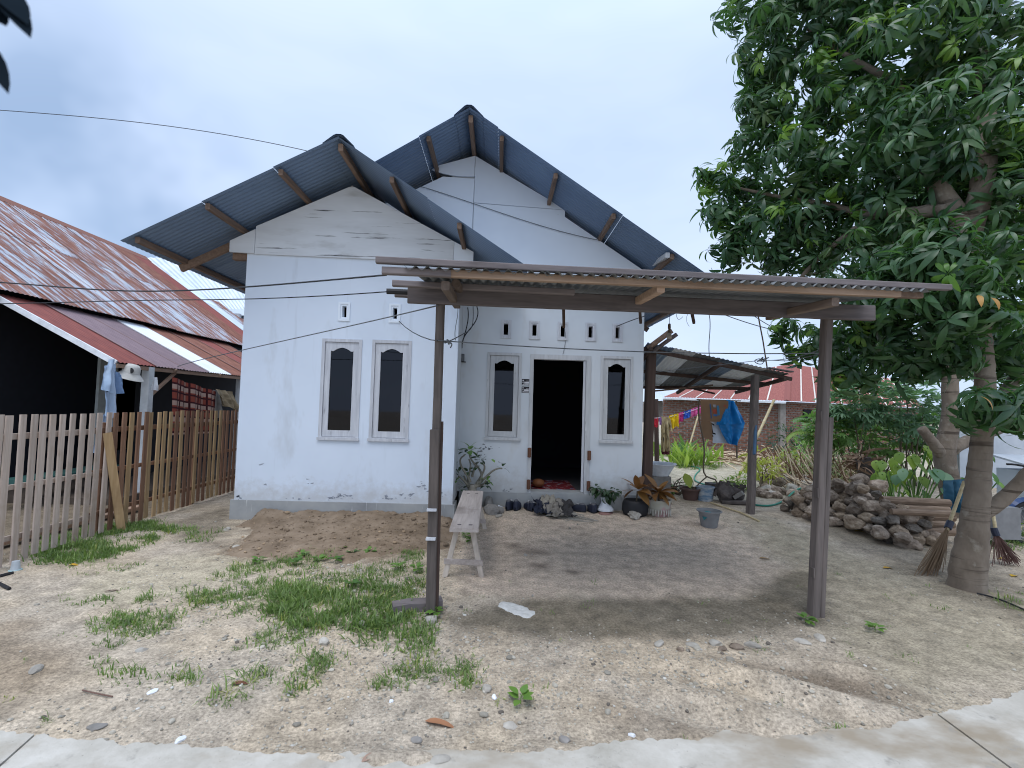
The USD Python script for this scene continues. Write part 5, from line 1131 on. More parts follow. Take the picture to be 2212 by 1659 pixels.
# cardboard, blue sheet, white board
YC = 9.4
cbm = mat('brown_cardboard', [(.3, (.22, .13, .075)), (.7, (.29, .18, .105))], 3, rough=.9, bump=.05, vary=0)
wl = thing('clothes_rail', 'thin wooden rail carrying cardboard and blue plastic', 'rail', A(1512, 868, YC))
part(wl, 'rail', tube([A(1505, 863, YC), A(1600, 866, YC)], .012, 6), TWIG)
part(wl, 'upright', tube([A(1590, 866, YC+.03), A(1592, 990, YC+.03)], .018, 6), TWIG)
cb = thing('cardboard_sheet', 'flattened brown cardboard carton with blue and red print hung on the rail', 'cardboard', A(1545, 885, YC-.04))
def quad(pts, Y, th=.006, dY=(0, 0, 0, 0)):
    P = [A(x, y, Y+d) for (x, y), d in zip(pts, dY)]
    v = np.array(P+[p+[0, th, 0] for p in P]); f = np.array([[0, 1, 2], [0, 2, 3], [4, 6, 5], [4, 7, 6], [0, 4, 5], [0, 5, 1], [1, 5, 6], [1, 6, 2], [2, 6, 7], [2, 7, 3], [3, 7, 4], [3, 4, 0]])
    return v, f
part(cb, 'panel', quad([(1513, 863), (1573, 866), (1576, 911), (1516, 911)], YC-.05), cbm)
part(cb, 'back_flap', quad([(1514, 910), (1537, 912), (1540, 952), (1518, 945)], YC-.03), cbm)
for (pts, c, nm) in (([(1533, 872), (1535, 872), (1538, 904), (1536, 904)], (.03, .12, .3), 'blue_bar'), ([(1548, 876), (1553, 876), (1555, 897), (1550, 897)], (.06, .2, .35), 'blue_block'), ([(1539, 884), (1547, 884), (1549, 893), (1541, 893)], (.4, .08, .05), 'red_block'), ([(1540, 874), (1546, 874), (1546, 880), (1541, 880)], (.35, .36, .4), 'white_block'), ([(1564, 874), (1569, 876), (1569, 879), (1564, 878)], (.38, .1, .06), 'red_mark'), ([(1541, 895), (1549, 895), (1550, 899), (1542, 899)], (.05, .16, .4), 'blue_line')):
    part(cb, 'print', quad(pts, YC-.056, .003), plain('carton_'+nm, c, .8), label=nm.replace('_', ' ')+' printed on the carton')
bd = thing('white_board', 'white sheet board with black marks behind the blue plastic', 'board', A(1560, 930, YC))
part(bd, 'sheet', quad([(1534, 905), (1590, 868), (1592, 958), (1540, 957)], YC+.04), plain('white_sheet_board', (.58, .62, .68), .6))
for pts in ([(1535, 914), (1537, 914), (1541, 936), (1539, 936)], [(1539, 934), (1546, 936), (1546, 939), (1539, 937)], [(1535, 912), (1543, 917), (1543, 920), (1535, 915)], [(1537, 939), (1540, 939), (1541, 944), (1538, 944)]):
    part(bd, 'mark', quad(pts, YC+.034, .003), BLACK)
cloth('blue_plastic', [A(1571, 863, YC-.02), A(1586, 867, YC-.02), A(1550, 917, YC-.09), A(1612, 915, YC-.05)], plain('blue_plastic_sheet', (.01, .20, .52), .35), 'bright blue plastic sheet hanging over the white board', 'plastic sheet', amp=.05, waves=2, seed=11)
cloth('blue_plastic', [A(1550, 915, YC-.05), A(1608, 913, YC-.05), A(1572, 958, YC-.05), A(1592, 962, YC-.05)], plain('blue_plastic_sheet_low', (.012, .19, .48), .35), 'lower tail of the blue plastic below the cardboard', 'plastic sheet', amp=.05, waves=1.5, seed=12)
# washing line
YW = 11.5
wire(smoothpath([A(1405, 903, YW), A(1440, 901, YW), A(1480, 892, YW), A(1520, 872, YW-1.5)], 20), .006, 'white washing line with small bright clothes behind the lean-to', WHITEP, 'washing_line', 'rope')
def garment(a, b, drop, col, label, seed, cat_='garment', w=.0):
    p0, p1 = A(*a, YW), A(*b, YW)
    cloth('washed_garment', [p0, p1, p0+[w, 0, -drop], p1+[-w, 0, -drop*.92]], plain(f'cloth_colour_{seed}', col, .9), label, cat_, amp=.04, waves=2, seed=seed, ragged=.22)
garment((1402, 904), (1421, 902), .24, (.5, .03, .05), 'red garment at the left end of the washing line', 21)
garment((1424, 901), (1444, 899), .18, (.30, .16, .42), 'lilac garment above the patterned dress', 22)
garment((1445, 898), (1465, 893), .34, (.62, .42, .01), 'yellow garment on the washing line', 23)
garment((1465, 893), (1477, 889), .24, (.5, .05, .22), 'dark pink garment right of the yellow one', 24)
garment((1477, 889), (1493, 884), .2, (.04, .12, .5), 'blue garment on the washing line', 25)
garment((1493, 884), (1514, 875), .22, (.55, .1, .28), 'light pink garment beside the cardboard', 26)
DRESS = mat('patterned_dress', [(.35, (.05, .04, .03)), (.45, (.33, .26, .14)), (.7, (.5, .42, .25))], 16, (1, 1, .4), .9, vary=0, detail=3)
dr = thing('patterned_dress', 'long cream and black patterned dress on the washing line', 'dress', A(1440, 940, YW))
p0, p1 = A(1428, 900, YW-.05), A(1446, 900, YW-.05)
cloth('skirt', [p0, p1, A(1428, 976, YW-.05), A(1448, 974, YW-.05)], DRESS, '', '', amp=.05, waves=2.5, seed=31, parent=dr)
cloth('hem', [A(1428, 975, YW-.05), A(1448, 973, YW-.05), A(1430, 982, YW-.05), A(1447, 982, YW-.05)], plain('dark_red_hem', (.09, .02, .03), .9), '', '', amp=.04, waves=2.5, seed=31, parent=dr)
cloth('sleeve', [p1+[-.03, 0, -.02], p1+[.03, 0, -.06], p1+[.02, 0, -.34], p1+[.1, 0, -.38]], DRESS, '', '', amp=.02, waves=1, seed=32, parent=dr)
solo('dark_fence_post', tube([GP(1419, 1020), A(1417, 862, GP(1419, 1020)[1])], .06, 7), DARKP, 'dark rough post left of the patterned dress', 'post')
for k, (a, b, r_, lb) in enumerate((((1481, 992), (1513, 880), .028, 'yellowish bamboo pole leaning towards the cardboard'), ((1592, 1038), (1672, 864), .03, 'pale bamboo pole leaning up behind the outer lean-to post'))):
    p = GP(*a); e = A(b[0], b[1], p[1]+.9)
    pts = np.array([p*(1-t)+e*t for t in np.linspace(0, 1, 29)])
    solo('bamboo_pole', tube(pts, [r_*(1.14 if i % 4 == 0 else 1) for i in range(29)], 8), BAMB, lb, 'pole')
# hose
HOSE = plain('green_hose', (.03, .21, .15), .45)
hz = [(1470, 1000), (1500, 1004), (1508, 1015), (1500, 1030), (1515, 1040), (1540, 1048), (1560, 1062), (1600, 1080), (1640, 1088), (1680, 1084), (1712, 1070), (1735, 1058), (1760, 1052)]
solo('garden_hose', tube(smoothpath([GP(x, y+6, .018 if x < 1690 else .10) for x, y in hz], 90), .016, 8), HOSE, 'green garden hose snaking across the back yard to the stone pile', 'hose', smooth=True)

# ------------------------------------------------------------------ stone pile and bamboo stack
BRST = mat('brown_coral_stone', [(.3, (.14, .098, .066)), (.55, (.31, .235, .165)), (.75, (.50, .41, .31))], 8, rough=.95, bump=1.0, bdist=.03, vary=.25)
DKST = mat('dark_coral_stone', [(.3, (.05, .042, .035)), (.55, (.13, .11, .09)), (.75, (.24, .21, .18))], 9, rough=.95, bump=1.0, bdist=.03, vary=.3)
rs = np.random.default_rng(50)
STONES = 'coral stones heaped on the right of the yard'
pile = []
# ridge of the heap follows these (px, py of front foot, height, depth)
spine = [(1735, 1126, .16, .4), (1765, 1138, .32, .8), (1800, 1150, .42, 1.0), (1870, 1160, .62, 1.1), (1930, 1180, .55, 1.0), (1985, 1195, .42, .8), (2040, 1190, .34, .6)]
sp_ = np.array([np.r_[G(x, y), h, d] for x, y, h, d in spine])
def along(t):
    i = np.linspace(0, 1, len(sp_)); return np.array([np.interp(t, i, sp_[:, k]) for k in range(5)])
nst = 0
placed = []
tries = 0
while len(placed) < 150 and tries < 9000:
    tries += 1
    t = rs.random(); x, y, _, h, d = along(t)
    w = rs.random(); s_ = np.array([.115, .09, .078])*rs.uniform(.7, 1.5)
    yy = y+.1+d*w; xx = x+rs.normal()*.05+.35*d*w
    prof = h*max(0, 1-abs(w-.5)*1.7)
    z = gh(xx, yy)+.035+max(0, prof)*rs.random()
    if w > .62 and z < .25: continue
    c = np.array([xx, yy, z]); ok = all(np.linalg.norm((c-q[3])/(s_+q[4])) > .78 for q in placed)
    if ok: placed.append((xx, yy, z, c, s_))
for k, (xx, yy, z, c, s_) in enumerate(placed):
    solo('heap_stone', rock((xx, yy, z), s_, 100+k, rough=.62), (STONE, STONE, BRST, DKST, STONE, BRST, STONE)[k % 7], 'rough brown coral stone in the long heap before the bamboo stack', 'stone', STONES)
core = []
for k in range(9):
    x, y, _, h, d = along(k/8); core.append(rock((x+.2*d, y+.1+d*.55, h*.16), (.22, d*.26, h*.26), 900+k, rough=.3))
solo('heap_core', cat(*core), STONE, 'packed rubble under the loose coral stones', 'rubble', kind='stuff')
for k, (px, py, sx, lb) in enumerate(((1698, 1100, (.14, .10, .10), 'round brown stone at the left end of the stone heap'), (1738, 1118, (.20, .13, .13), 'nearly black big stone left of the right carport post'), (1855, 1040, (.24, .12, .09), 'large dark slab on top of the stone heap'), (1895, 1055, (.22, .13, .11), 'large brown stone on top of the heap beside the dark slab'),
        (1960, 1184, (.22, .10, .09), 'mossy long stone at the front foot of the heap'), (1838, 1150, (.12, .08, .08), 'orange brown stone at the front foot of the heap'))):
    b = G(px, py) if k not in (2, 3) else A(px, py, 7.6)
    solo('big_stone', rock(b+[0, sx[1]*.6 if k not in (2, 3) else 0, sx[2]*.45], sx, 300+k, rough=.45), STONE if k != 1 else SCR, lb, 'stone')
# second, lower heap of pale rubble behind the hose
for k in range(46):
    px, py = rs.uniform(1640, 1765), rs.uniform(1040, 1076)
    b = GP(px, py); s = np.array([.11, .09, .075])*rs.uniform(.7, 1.4)
    solo('rubble_stone', rock(b+[0, 0, .04+.16*rs.random()*(1076-py)/30], s, 500+k, rough=.45), PALEST if k % 3 == 0 else STONE, 'small rubble stone in the low heap behind the green hose', 'stone', 'rubble stones behind the hose')
bs_ = thing('bamboo_stack', 'stack of thick brown bamboo lengths lying behind the front mango trunk', 'bamboo stack', A(1980, 1110, 6.3)*[1, 1, 0])
for k, (xa, ya, xb, yb_, r_) in enumerate(((1905, 1080, 2050, 1087, .055), (1915, 1096, 2050, 1101, .04), (1930, 1114, 2060, 1118, .055), (1945, 1130, 2060, 1134, .045), (1955, 1146, 2070, 1150, .05), (1925, 1105, 2060, 1110, .04))):
    Yk = 6.5-.09*k
    a, b = A(xa, ya, Yk), A(xb, yb_, Yk-.1)
    part(bs_, 'culm', tube(lerp(a, b, 0)[None]*(1-np.linspace(0, 1, 9)[:, None])+b[None]*np.linspace(0, 1, 9)[:, None], [r_*(1.08 if i in (3, 6) else 1) for i in range(9)], 10), mat(f'brown_bamboo_{k}', [(.3, (.13, .085, .055)), (.7, (.27, .19, .13))], 4, (1, 6, 6), .7, .2, vary=.1))
# ------------------------------------------------------------------ mango trees
MANGO = leafmat('mango_leaf', (.017, .05, .022), (.075, .15, .058), .30, (.08, .2, .03), .36, yellow=.2)
MANGON = leafmat('young_mango_leaf', (.07, .16, .025), (.18, .30, .05), .35, (.25, .45, .05), .4)
MYEL = leafmat('orange_mango_leaf', (.36, .17, .04), (.45, .25, .06), .3, (.5, .25, .04), .5)
def whorl(seed, n=12, L=.225, W=.046, m=None):
    r = np.random.default_rng(seed); ms = []
    for i in range(n):
        az = i*2.4+r.normal()*.25; el = r.uniform(-.75, .75)*(1 if i < n*.8 else 1.1)
        d = np.array([math.cos(az)*math.cos(el), math.sin(az)*math.cos(el), math.sin(el)])
        l = L*r.uniform(.7, 1.2)
        ms.append(xf(leaf(l, W*r.uniform(.85, 1.2), r.uniform(.9, 2.2), .18, 5, wav=.006), frame_to(d, r.normal()*.3), np.array([0, 0, .01*r.normal()])+d*.02))
    ms.append(tube([(0, 0, -.14), (0, 0, .02)], .005, 4))
    return cat(*ms)
NPROT = 6
wh = [whorl(200+k) for k in range(NPROT)]
why = [whorl(300+k, 11, .17, .05) for k in range(3)]
def tree(name, label, base, trunk, limbs, clumps, seed, nbig, dens=24., smap=None):
    t = thing(name, label, 'tree', base)
    part(t, 'trunk', trunk, BARK, smooth=True)
    for l in limbs: part(t, 'limb', l, BARK, smooth=True)
    r = np.random.default_rng(seed)
    pts, dirs, yng = [], [], []
    for (px, py, Y, rad, *yg) in clumps:
        c = A(px, py, Y); n = int(dens*4*math.pi*rad*rad*.62)
        # twigs: points fill the outer part of an uneven blob, drooping below
        d = r.normal(size=(n, 3)); d /= np.linalg.norm(d, axis=1, keepdims=True)
        q = rad*(.45+.55*r.random(n)**.6)*(.75+.5*meshkit.noise(d*2.2+seed+px*.01, 3))
        p = c+d*q[:, None]*np.array([1, 1, .92]); p[:, 2] -= .06*r.random(n)
        pts.append(p); dirs.append(d); yng.append(r.random(n) < (yg[0] if yg else .05))
    pts, dirs, yng = np.vstack(pts), np.vstack(dirs), np.concatenate(yng)
    keep = pts[:, 2] > .5
    pts, dirs, yng = pts[keep], dirs[keep], yng[keep]
    # twig axis: outward and a little up, so that the leaves hang round it
    ax = dirs+np.array([0, 0, .55])+r.normal(0, .25, dirs.shape); ax /= np.linalg.norm(ax, axis=1, keepdims=True)
    sc = r.uniform(.8, 1.2, len(pts))
    order = np.argsort(np.linalg.norm(pts-[0, 0, EYE], axis=1))
    o = np.asarray(base, float)
    def mtx(i):
        z = ax[i]; a = r.uniform(0, 6.28); x = np.cross([math.cos(a), math.sin(a), .1], z); x /= np.linalg.norm(x); y = np.cross(z, x)
        return np.stack([x, y, z], 1)
    for i in order[:nbig]:
        v, f = (why if yng[i] else wh)[r.integers(0, 3 if yng[i] else NPROT)]
        part(t, 'leaf_spray', ((v*sc[i])@mtx(i).T+pts[i], f), MANGON if yng[i] else MANGO, smooth=True)
    rest = order[nbig:]
    path = f'{t}/crown'
    pi = UsdGeom.PointInstancer.Define(stage, path)
    protos = []
    for k in range(NPROT): protos.append(usdkit.mesh(stage, f'{path}/spray_{k:03d}', wh[k], MANGO, smooth=True).GetPath())
    for k in range(3): protos.append(usdkit.mesh(stage, f'{path}/young_spray_{k:03d}', why[k], MANGON, smooth=True).GetPath())
    pi.CreatePrototypesRel().SetTargets(protos)
    idx = [int(NPROT+r.integers(0, 3)) if yng[i] else int(r.integers(0, NPROT)) for i in rest]
    qs = []
    for i in rest:
        M = mtx(i); g_ = Gf.Matrix3d(*M.T.ravel().tolist()); qq = g_.ExtractRotation().GetQuat(); im = qq.GetImaginary(); qs.append(Gf.Quath(qq.GetReal(), im[0], im[1], im[2]))
    pi.CreateProtoIndicesAttr(Vt.IntArray(idx))
    pi.CreatePositionsAttr(Vt.Vec3fArray.FromNumpy((pts[rest]-o).astype(np.float32)))
    pi.CreateOrientationsAttr(Vt.QuathArray(qs))
    pi.CreateScalesAttr(Vt.Vec3fArray.FromNumpy(np.repeat(sc[rest][:, None], 3, 1).astype(np.float32)))
    data(pi.GetPrim(), kind='stuff')
    return t, len(pts)
def trunkmesh(pts, rad, seed, n=40, sides=18, rings=.012):
    p = smoothpath(pts, n); d = np.r_[0, np.cumsum(np.linalg.norm(np.diff(p, axis=0), axis=1))]
    d0 = np.linspace(0, 1, len(rad)); rr_ = np.interp(np.linspace(0, 1, n), d0, rad)
    v, f = tube(p, rr_, sides)
    nrm = np.repeat(p, sides, 0); dv = v-nrm
    v = nrm+dv*(1+.22*(meshkit.fbm(v*np.array([5, 5, 2.2])+seed, 4, seed)-.5)+.05*np.sin(np.repeat(d, sides)*55+4*meshkit.noise(v*4, seed)))[:, None]
    return v, f
TB = G(2090, 1272)
def tp(px, py, Y=TB[1]): return A(px, py, Y)
trunk = trunkmesh([TB+[0, 0, -.1], TB+[.0, 0, .05], tp(2098, 1180), tp(2112, 1060), tp(2122, 930), tp(2128, 820), tp(2120, 720), tp(2105, 610), tp(2090, 520)], [.160, .132, .104, .092, .084, .080, .075, .072, .068], 3, 60)
limbs = [trunkmesh([tp(2120, 1110), tp(2165, 1080, 4.5), tp(2220, 1025, 4.4), tp(2330, 930, 4.3)], [.066,.06,.056,.05], 5, 20, 12),
         trunkmesh([tp(2130, 900), tp(2170, 850, 4.7), tp(2230, 770, 4.9), tp(2330, 620, 5)], [.065,.06,.055,.05], 6, 20, 12),
         trunkmesh([tp(2092, 530), tp(2060, 450, 4.6), tp(2010, 380, 4.8), tp(1970, 290, 5.0), tp(1940, 180, 5.2)], [.105, .09, .075, .06, .04], 7, 24, 12),
         trunkmesh([tp(2060, 452, 4.6), tp(1980, 458, 4.8), tp(1900, 462, 5.2), tp(1780, 440, 5.6)], [.07, .055, .045, .03], 8, 20, 10),
         trunkmesh([tp(2090, 520), tp(2120, 400, 4.5), tp(2130, 250, 4.7), tp(2110, 60, 5.0), tp(2090, -90, 5.2)], [.10, .09, .08, .06, .045], 9, 24, 12),
         trunkmesh([tp(1900, 462, 5.2), tp(1800, 530, 5.6), tp(1700, 640, 6.0)], [.04, .03, .02], 10, 14, 8),
         trunkmesh([tp(1940, 180, 5.2), tp(1830, 120, 5.6), tp(1740, 60, 5.9)], [.04, .03, .02], 11, 14, 8),
         trunkmesh([tp(1780, 440, 5.6), tp(1660, 420, 6.1), tp(1570, 400, 6.3)], [.03, .024, .015], 12, 14, 8)]
clumps = [(1765, 50, 6.0, .90), (1700, -60, 6.2, .9), (1715, 215, 6.2, .72), (1640, 245, 6.3, .42), (1640, 130, 6.3, .44), (1900, 140, 5.3, .85, .25), (2040, 60, 5.1, .85), (1880, -60, 5.6, 1.0), (2150, 30, 4.9, .35), (2195, 230, 4.8, .55),
          (1845, 300, 5.5, .85, .12), (2020, 290, 4.7, .72), (1690, 385, 6.2, .72), (1610, 320, 6.3, .32), (1540, 395, 6.4, .34, .4), (1560, 455, 6.4, .34, .15), (1578, 530, 6.3, .32), (1650, 500, 6.2, .55), (1740, 520, 6.0, .55), (1800, 480, 5.8, .6),
          (1930, 420, 5.2, .6), (1930, 540, 4.9, .5), (2090, 380, 4.6, .65), (2190, 460, 4.5, .6), (2010, 560, 4.3, .45, .3), (2100, 560, 4.2, .45), (1900, 640, 4.8, .42, .2), (2210, 620, 4.3, .45),
          (1735, 735, 6.0, .26), (1690, 710, 6.1, .22), (1800, 750, 5.6, .34), (1860, 790, 5.3, .34), (1930, 740, 4.9, .42), (2010, 690, 4.5, .40), (2100, 660, 4.0, .36), (1990, 800, 4.7, .26), (2060, 760, 4.5, .3),
          (2115, 880, 3.95, .24), (2170, 890, 4.0, .22), (2220, 880, 4.1, .25), (2200, 740, 4.6, .4), (2230, 330, 4.6, .6), (2120, 180, 4.9, .5), (1960, 640, 4.4, .3), (1870, 700, 5.1, .3)]
tr1, nw = tree('mango_tree', 'big mango tree with ringed front trunk and dense drooping leaves at the right', TB*[1, 1, 0], trunk, limbs, clumps, 71, 280, 20)
for k, (px, py, Y) in enumerate(((2113, 650, 3.9), (2140, 655, 3.88), (2118, 868, 3.85))):
    part(tr1, 'dying_leaf', xf(leaf(.14, .045, 1.2, .2, 6), frame_to((.3*(k-1), -.5, -.2)), A(px, py-12, Y-.12)), MYEL, smooth=True, label='orange brown dying leaf')
TB2 = A(2050, 1130, 7.4)*[1, 1, 0]
t2 = lambda px, py, Y=7.4: A(px, py, Y)
trunk2 = trunkmesh([TB2+[0, 0, -.1], t2(2057, 1060), t2(2040, 980), t2(2052, 920), t2(2052, 840), t2(2062, 740), t2(2075, 620), t2(2090, 480)], [.19,.15,.14,.115,.095,.085,.07,.05], 13, 44)
limbs2 = [trunkmesh([t2(2035, 985), t2(2010, 950, 7.3), t2(1990, 925, 7.3)], [.09,.08,.07], 14, 12, 10), trunkmesh([t2(2050, 975), t2(2085, 955, 7.5), t2(2140, 935, 7.7), t2(2260, 850, 8)], [.10, .075, .07, .05], 15, 18, 10),
          trunkmesh([t2(2060, 760), t2(1990, 660, 7.6), t2(1900, 560, 7.8)], [.07, .05, .03], 16, 16, 8)]
clumps2 = [(1950, 600, 8, .9), (2080, 560, 8, 1.0), (1850, 560, 8.4, .8), (1950, 740, 7.8, .5), (2060, 780, 7.6, .4), (2200, 700, 8, .9), (1880, 730, 8.0, .5), (2160, 820, 7.8, .4), (2000, 420, 8.4, 1.0), (2200, 500, 8.4, 1.1)]
tree('mango_tree', 'second mango tree with forked trunk and a cut stub standing behind the first trunk', TB2, trunk2, limbs2, clumps2, 72, 15, 15)

# brooms and small things at the trunk
def broom(p_foot, p_tie, p_top, label, w, seed, m):
    t = thing('stick_broom', label, 'broom', p_foot)
    r = np.random.default_rng(seed); ms = []
    d = p_foot-p_tie; L = np.linalg.norm(d); side = np.array([1, .3, 0])
    for k in range(70):
        e = p_tie+d*r.uniform(.82, 1.04)+side*r.normal()*w*.45+np.array([0, r.normal()*.035, 0])
        ms.append(tube(smoothpath([p_tie+side*r.normal()*.012, lerp(p_tie, e, .5)+r.normal(0, .008, 3), e], 5), .0036, 4))
    part(t, 'bristles', cat(*ms), m)
    part(t, 'handle', tube([p_tie+(p_tie-p_foot)*-.1, p_top], .017, 8), BAMB)
    part(t, 'binding', tube([p_tie-d/L*-.04, p_tie-d/L*.05], .034, 10), NAVY)
BRIS = plain('broom_bristle', (.17, .115, .07), .9, vary=0)
pf = G(2003, 1243); broom(pf+[0, 0, .01], A(2050, 1135, pf[1]+.16), A(2083, 1040, pf[1]+.26), 'stick broom with pale handle leaning on the left side of the front mango trunk', .2, 81, BRIS)
pf = G(2178, 1222); broom(pf+[0, 0, .01], A(2150, 1150, pf[1]+.1), A(2140, 1080, pf[1]+.2), 'reddish brown broom head right of the front mango trunk', .22, 82, plain('red_brown_bristle', (.11, .06, .05), .9, vary=0))
cloth('blue_bag', [A(2040, 1038, 6.7), A(2082, 1035, 6.7), A(2040, 1105, 6.65), A(2078, 1108, 6.6)], plain('teal_blue_bag', (.012, .06, .10), .6), 'dark blue plastic bag hanging on the second mango trunk', 'bag', amp=.06, waves=1.5, seed=83)
solo('yellow_scrap', rock(GP(2040, 1182)+[0, .1, .06], (.05, .02, .08), 84), plain('yellow_scrap', (.35, .27, .05), .8), 'small yellow scrap standing behind the stick broom', 'scrap')

# ------------------------------------------------------------------ white walls and motorbike at the right edge
GW = mat('grey_white_wall', [(.3, (.38, .42, .47)), (.7, (.52, .56, .6))], 1.5, rough=.85, bump=.1, vary=0)
ww = thing('white_outbuilding', 'low grey white plastered wall behind the mango trunks at the right edge', 'outbuilding', A(2160, 1000, 10.5)*[1, 1, 0])
q0, q1 = A(2072, 900, 10.5), A(2500, 900, 10.5)
part(ww, 'wall', bx(q0[0], q1[0], 10.5, 10.65, -.1, 1.85), GW)
part(ww, 'wall', bx(q0[0], q0[0]+.15, 10.651, 11.0, -.1, 1.85), GW)
tk = thing('white_tank', 'pale covered cement tank with white sloping top behind the front mango trunk', 'tank', A(2200, 1080, 6.6)*[1, 1, 0])
q0 = A(2152, 1000, 7.6); zt = A(2190, 1022, 6.9)[2]
part(tk, 'body', bx(q0[0], q0[0]+1.6, 6.9, 7.6, -.05, zt), GW)
part(tk, 'lid', (lambda v, f: (v+np.array([0, 0, 1])*((v[:, 1:2]-6.8)*.2), f))(*bx(q0[0]-.05, q0[0]+1.65, 6.85, 7.65, zt+.02, zt+.05)), GW)
part(tk, 'lid_edge', bx(q0[0]-.06, q0[0]+1.66, 6.83, 6.849, zt-.01, zt+.03), BLACK)
solo('grey_jerrycan', bx(A(2150, 1110, 5.9)[0], A(2205, 1110, 5.9)[0], 5.9, 6.15, .12, .52), GREYPL, 'pale grey plastic drum standing right of the front mango trunk', 'drum')
mb = thing('motorbike', 'dark blue motorbike parked beyond the right edge, only its front in view', 'motorbike', G(2230, 1180)*[1, 1, 0])
o = G(2232, 1185)
wx, wy = o[0]+.08, o[1]+.15
ang = np.linspace(0, 2*np.pi, 28)
MBX = lambda x, z, y=0.: np.array([wx+x, wy+y, z])
part(mb, 'tyre', tube([MBX(.27*math.cos(a), .28+.27*math.sin(a)) for a in ang], .045, 8), BLACK, smooth=True)
part(mb, 'rim', tube([MBX(.2*math.cos(a), .28+.2*math.sin(a)) for a in ang], .012, 6), GREYPL)
part(mb, 'spoke', cat(*[tube([MBX(.02*math.cos(a), .28+.02*math.sin(a)), MBX(.2*math.cos(a), .28+.2*math.sin(a))], .006, 5) for a in ang[:-1:3]]), GREYPL)
part(mb, 'mudguard', sweep([MBX(.335*math.cos(a), .28+.335*math.sin(a)) for a in np.linspace(.3, 2.6, 14)], [(-.06, -.02), (0, .012), (.06, -.02), (.055, -.026), (0, .002), (-.055, -.026)], up=(0, 0, 1)), plain('dark_blue_paint', (.02, .05, .14), .25))
for s in (-.07, .07): part(mb, 'fork', tube([MBX(0, .28, s), MBX(.25, .95, s)], .02, 8), GREYPL)
part(mb, 'handlebar', tube(smoothpath([MBX(.12, 1.02, -.34), MBX(.24, 1.0, -.15), MBX(.26, .98, 0), MBX(.24, 1.0, .15), MBX(.12, 1.02, .34)], 16), .014, 8), BLACK)
part(mb, 'headlight', xf(lathe([(.001, .06), (.07, .05), (.09, 0), (.06, -.07), (.001, -.08)], 18), rot((0, 1, 0), -1.4), MBX(.17, .88)), WHITEP, smooth=True)
part(mb, 'front_cowl', rock(MBX(.32, .75), (.14, .17, .3), 91, rough=.05, flat=False), plain('blue_cowl_paint', (.015, .03, .08), .25), smooth=True)
part(mb, 'body', rock(MBX(.75, .62), (.42, .15, .17), 92, rough=.06, flat=False), plain('black_body', (.02, .02, .025), .35), smooth=True)
part(mb, 'seat', rock(MBX(1.0, .82), (.4, .13, .06), 93, rough=.05, flat=False), BLACK, smooth=True)
part(mb, 'tyre', tube([MBX(1.25+.27*math.cos(a), .28+.27*math.sin(a)) for a in ang], .05, 8), BLACK, smooth=True)
part(mb, 'brake_lever', tube([MBX(.1, 1.0, -.3), MBX(-.02, .97, -.2)], .008, 6), BLACK)

# ------------------------------------------------------------------ plants of the back yard
def shrub(name, label, centre, rad, n, L, W, m, seed, squash=(1, 1, 1), droop=.8, stems=6, palm=0, ground=True, cat_='shrub', shell=.5, up=.3, stemr=.008):
    c = np.asarray(centre, float); t = thing(name, label, cat_, (c[0], c[1], 0))
    r = np.random.default_rng(seed); ms = []
    d = r.normal(size=(n, 3)); d /= np.linalg.norm(d, axis=1, keepdims=True)
    q = rad*(shell+(1-shell)*r.random(n))*(.7+.6*meshkit.noise(d*2+seed, 4))
    P = c+d*q[:, None]*np.asarray(squash)
    P[:, 2] = np.maximum(P[:, 2], .06)
    for p, dd in zip(P, d):
        dr = dd+np.array([0, -.15, up])+r.normal(0, .45, 3); dr /= np.linalg.norm(dr)
        if palm:
            for k in range(palm):
                a = (k-(palm-1)/2)*.62; M = frame_to(dr, r.normal()*.3)
                ms.append(xf(leaf(L*r.uniform(.75, 1.1), W, droop*r.uniform(.5, 1.3), .1, 3), M@rot((0, 0, 1), a), p))
        else: ms.append(xf(leaf(L*r.uniform(.7, 1.2), W*r.uniform(.8, 1.2), droop*r.uniform(.5, 1.4), .14, 4), frame_to(dr, r.normal()*.5), p))
    part(t, 'foliage', cat(*ms), m, smooth=True)
    st = []
    for k in range(stems):
        e = P[r.integers(0, n)]; b = np.array([c[0]+r.normal()*.25*rad*.5, c[1]+r.normal()*.1, 0.])
        st.append(tube(smoothpath([b, lerp(b, e, .5)+[r.normal()*.06, 0, .05], e], 8), [stemr*2]*4+[stemr]*4, 5))
    if st: part(t, 'stems', cat(*st), TWIG)
    return t
def tuft(name, label, base, n, L, W, m, seed, lean_=.6, droop=1.1, cat_='plant', rad=.15):
    t = thing(name, label, cat_, base); r = np.random.default_rng(seed); ms = []
    for k in range(n):
        az = r.uniform(0, 6.28); el = 1.5-abs(r.normal())*lean_
        d = (math.cos(az)*math.cos(el), math.sin(az)*math.cos(el), math.sin(el))
        ms.append(xf(leaf(L*r.uniform(.6, 1.15), W*r.uniform(.8, 1.2), droop*r.uniform(.3, 1.3), .2, 6), frame_to(d, r.normal()*.4), np.asarray(base)+[rad*r.normal(), rad*r.normal(), 0]))
    part(t, 'leaves', cat(*ms), m, smooth=True); return t
for k, (px, py, h, lb) in enumerate(((1455, 1003, .75, 'bright sword leaved clump left of the first bamboo pole'), (1478, 1008, .85, 'bright sword leaved clump behind the first bamboo pole'), (1505, 1008, .95, 'tall bright sword leaved clump under the cardboard'), (1525, 1005, .8, 'bright sword leaved clump right of the dark stick'), (1420, 985, .7, 'bright leafy clump beside the dark post'))):
    tuft('ginger_clump', lb, GP(px, py), 26, h, .09, BRLEAF, 400+k, .45, .7, 'plant', .16)
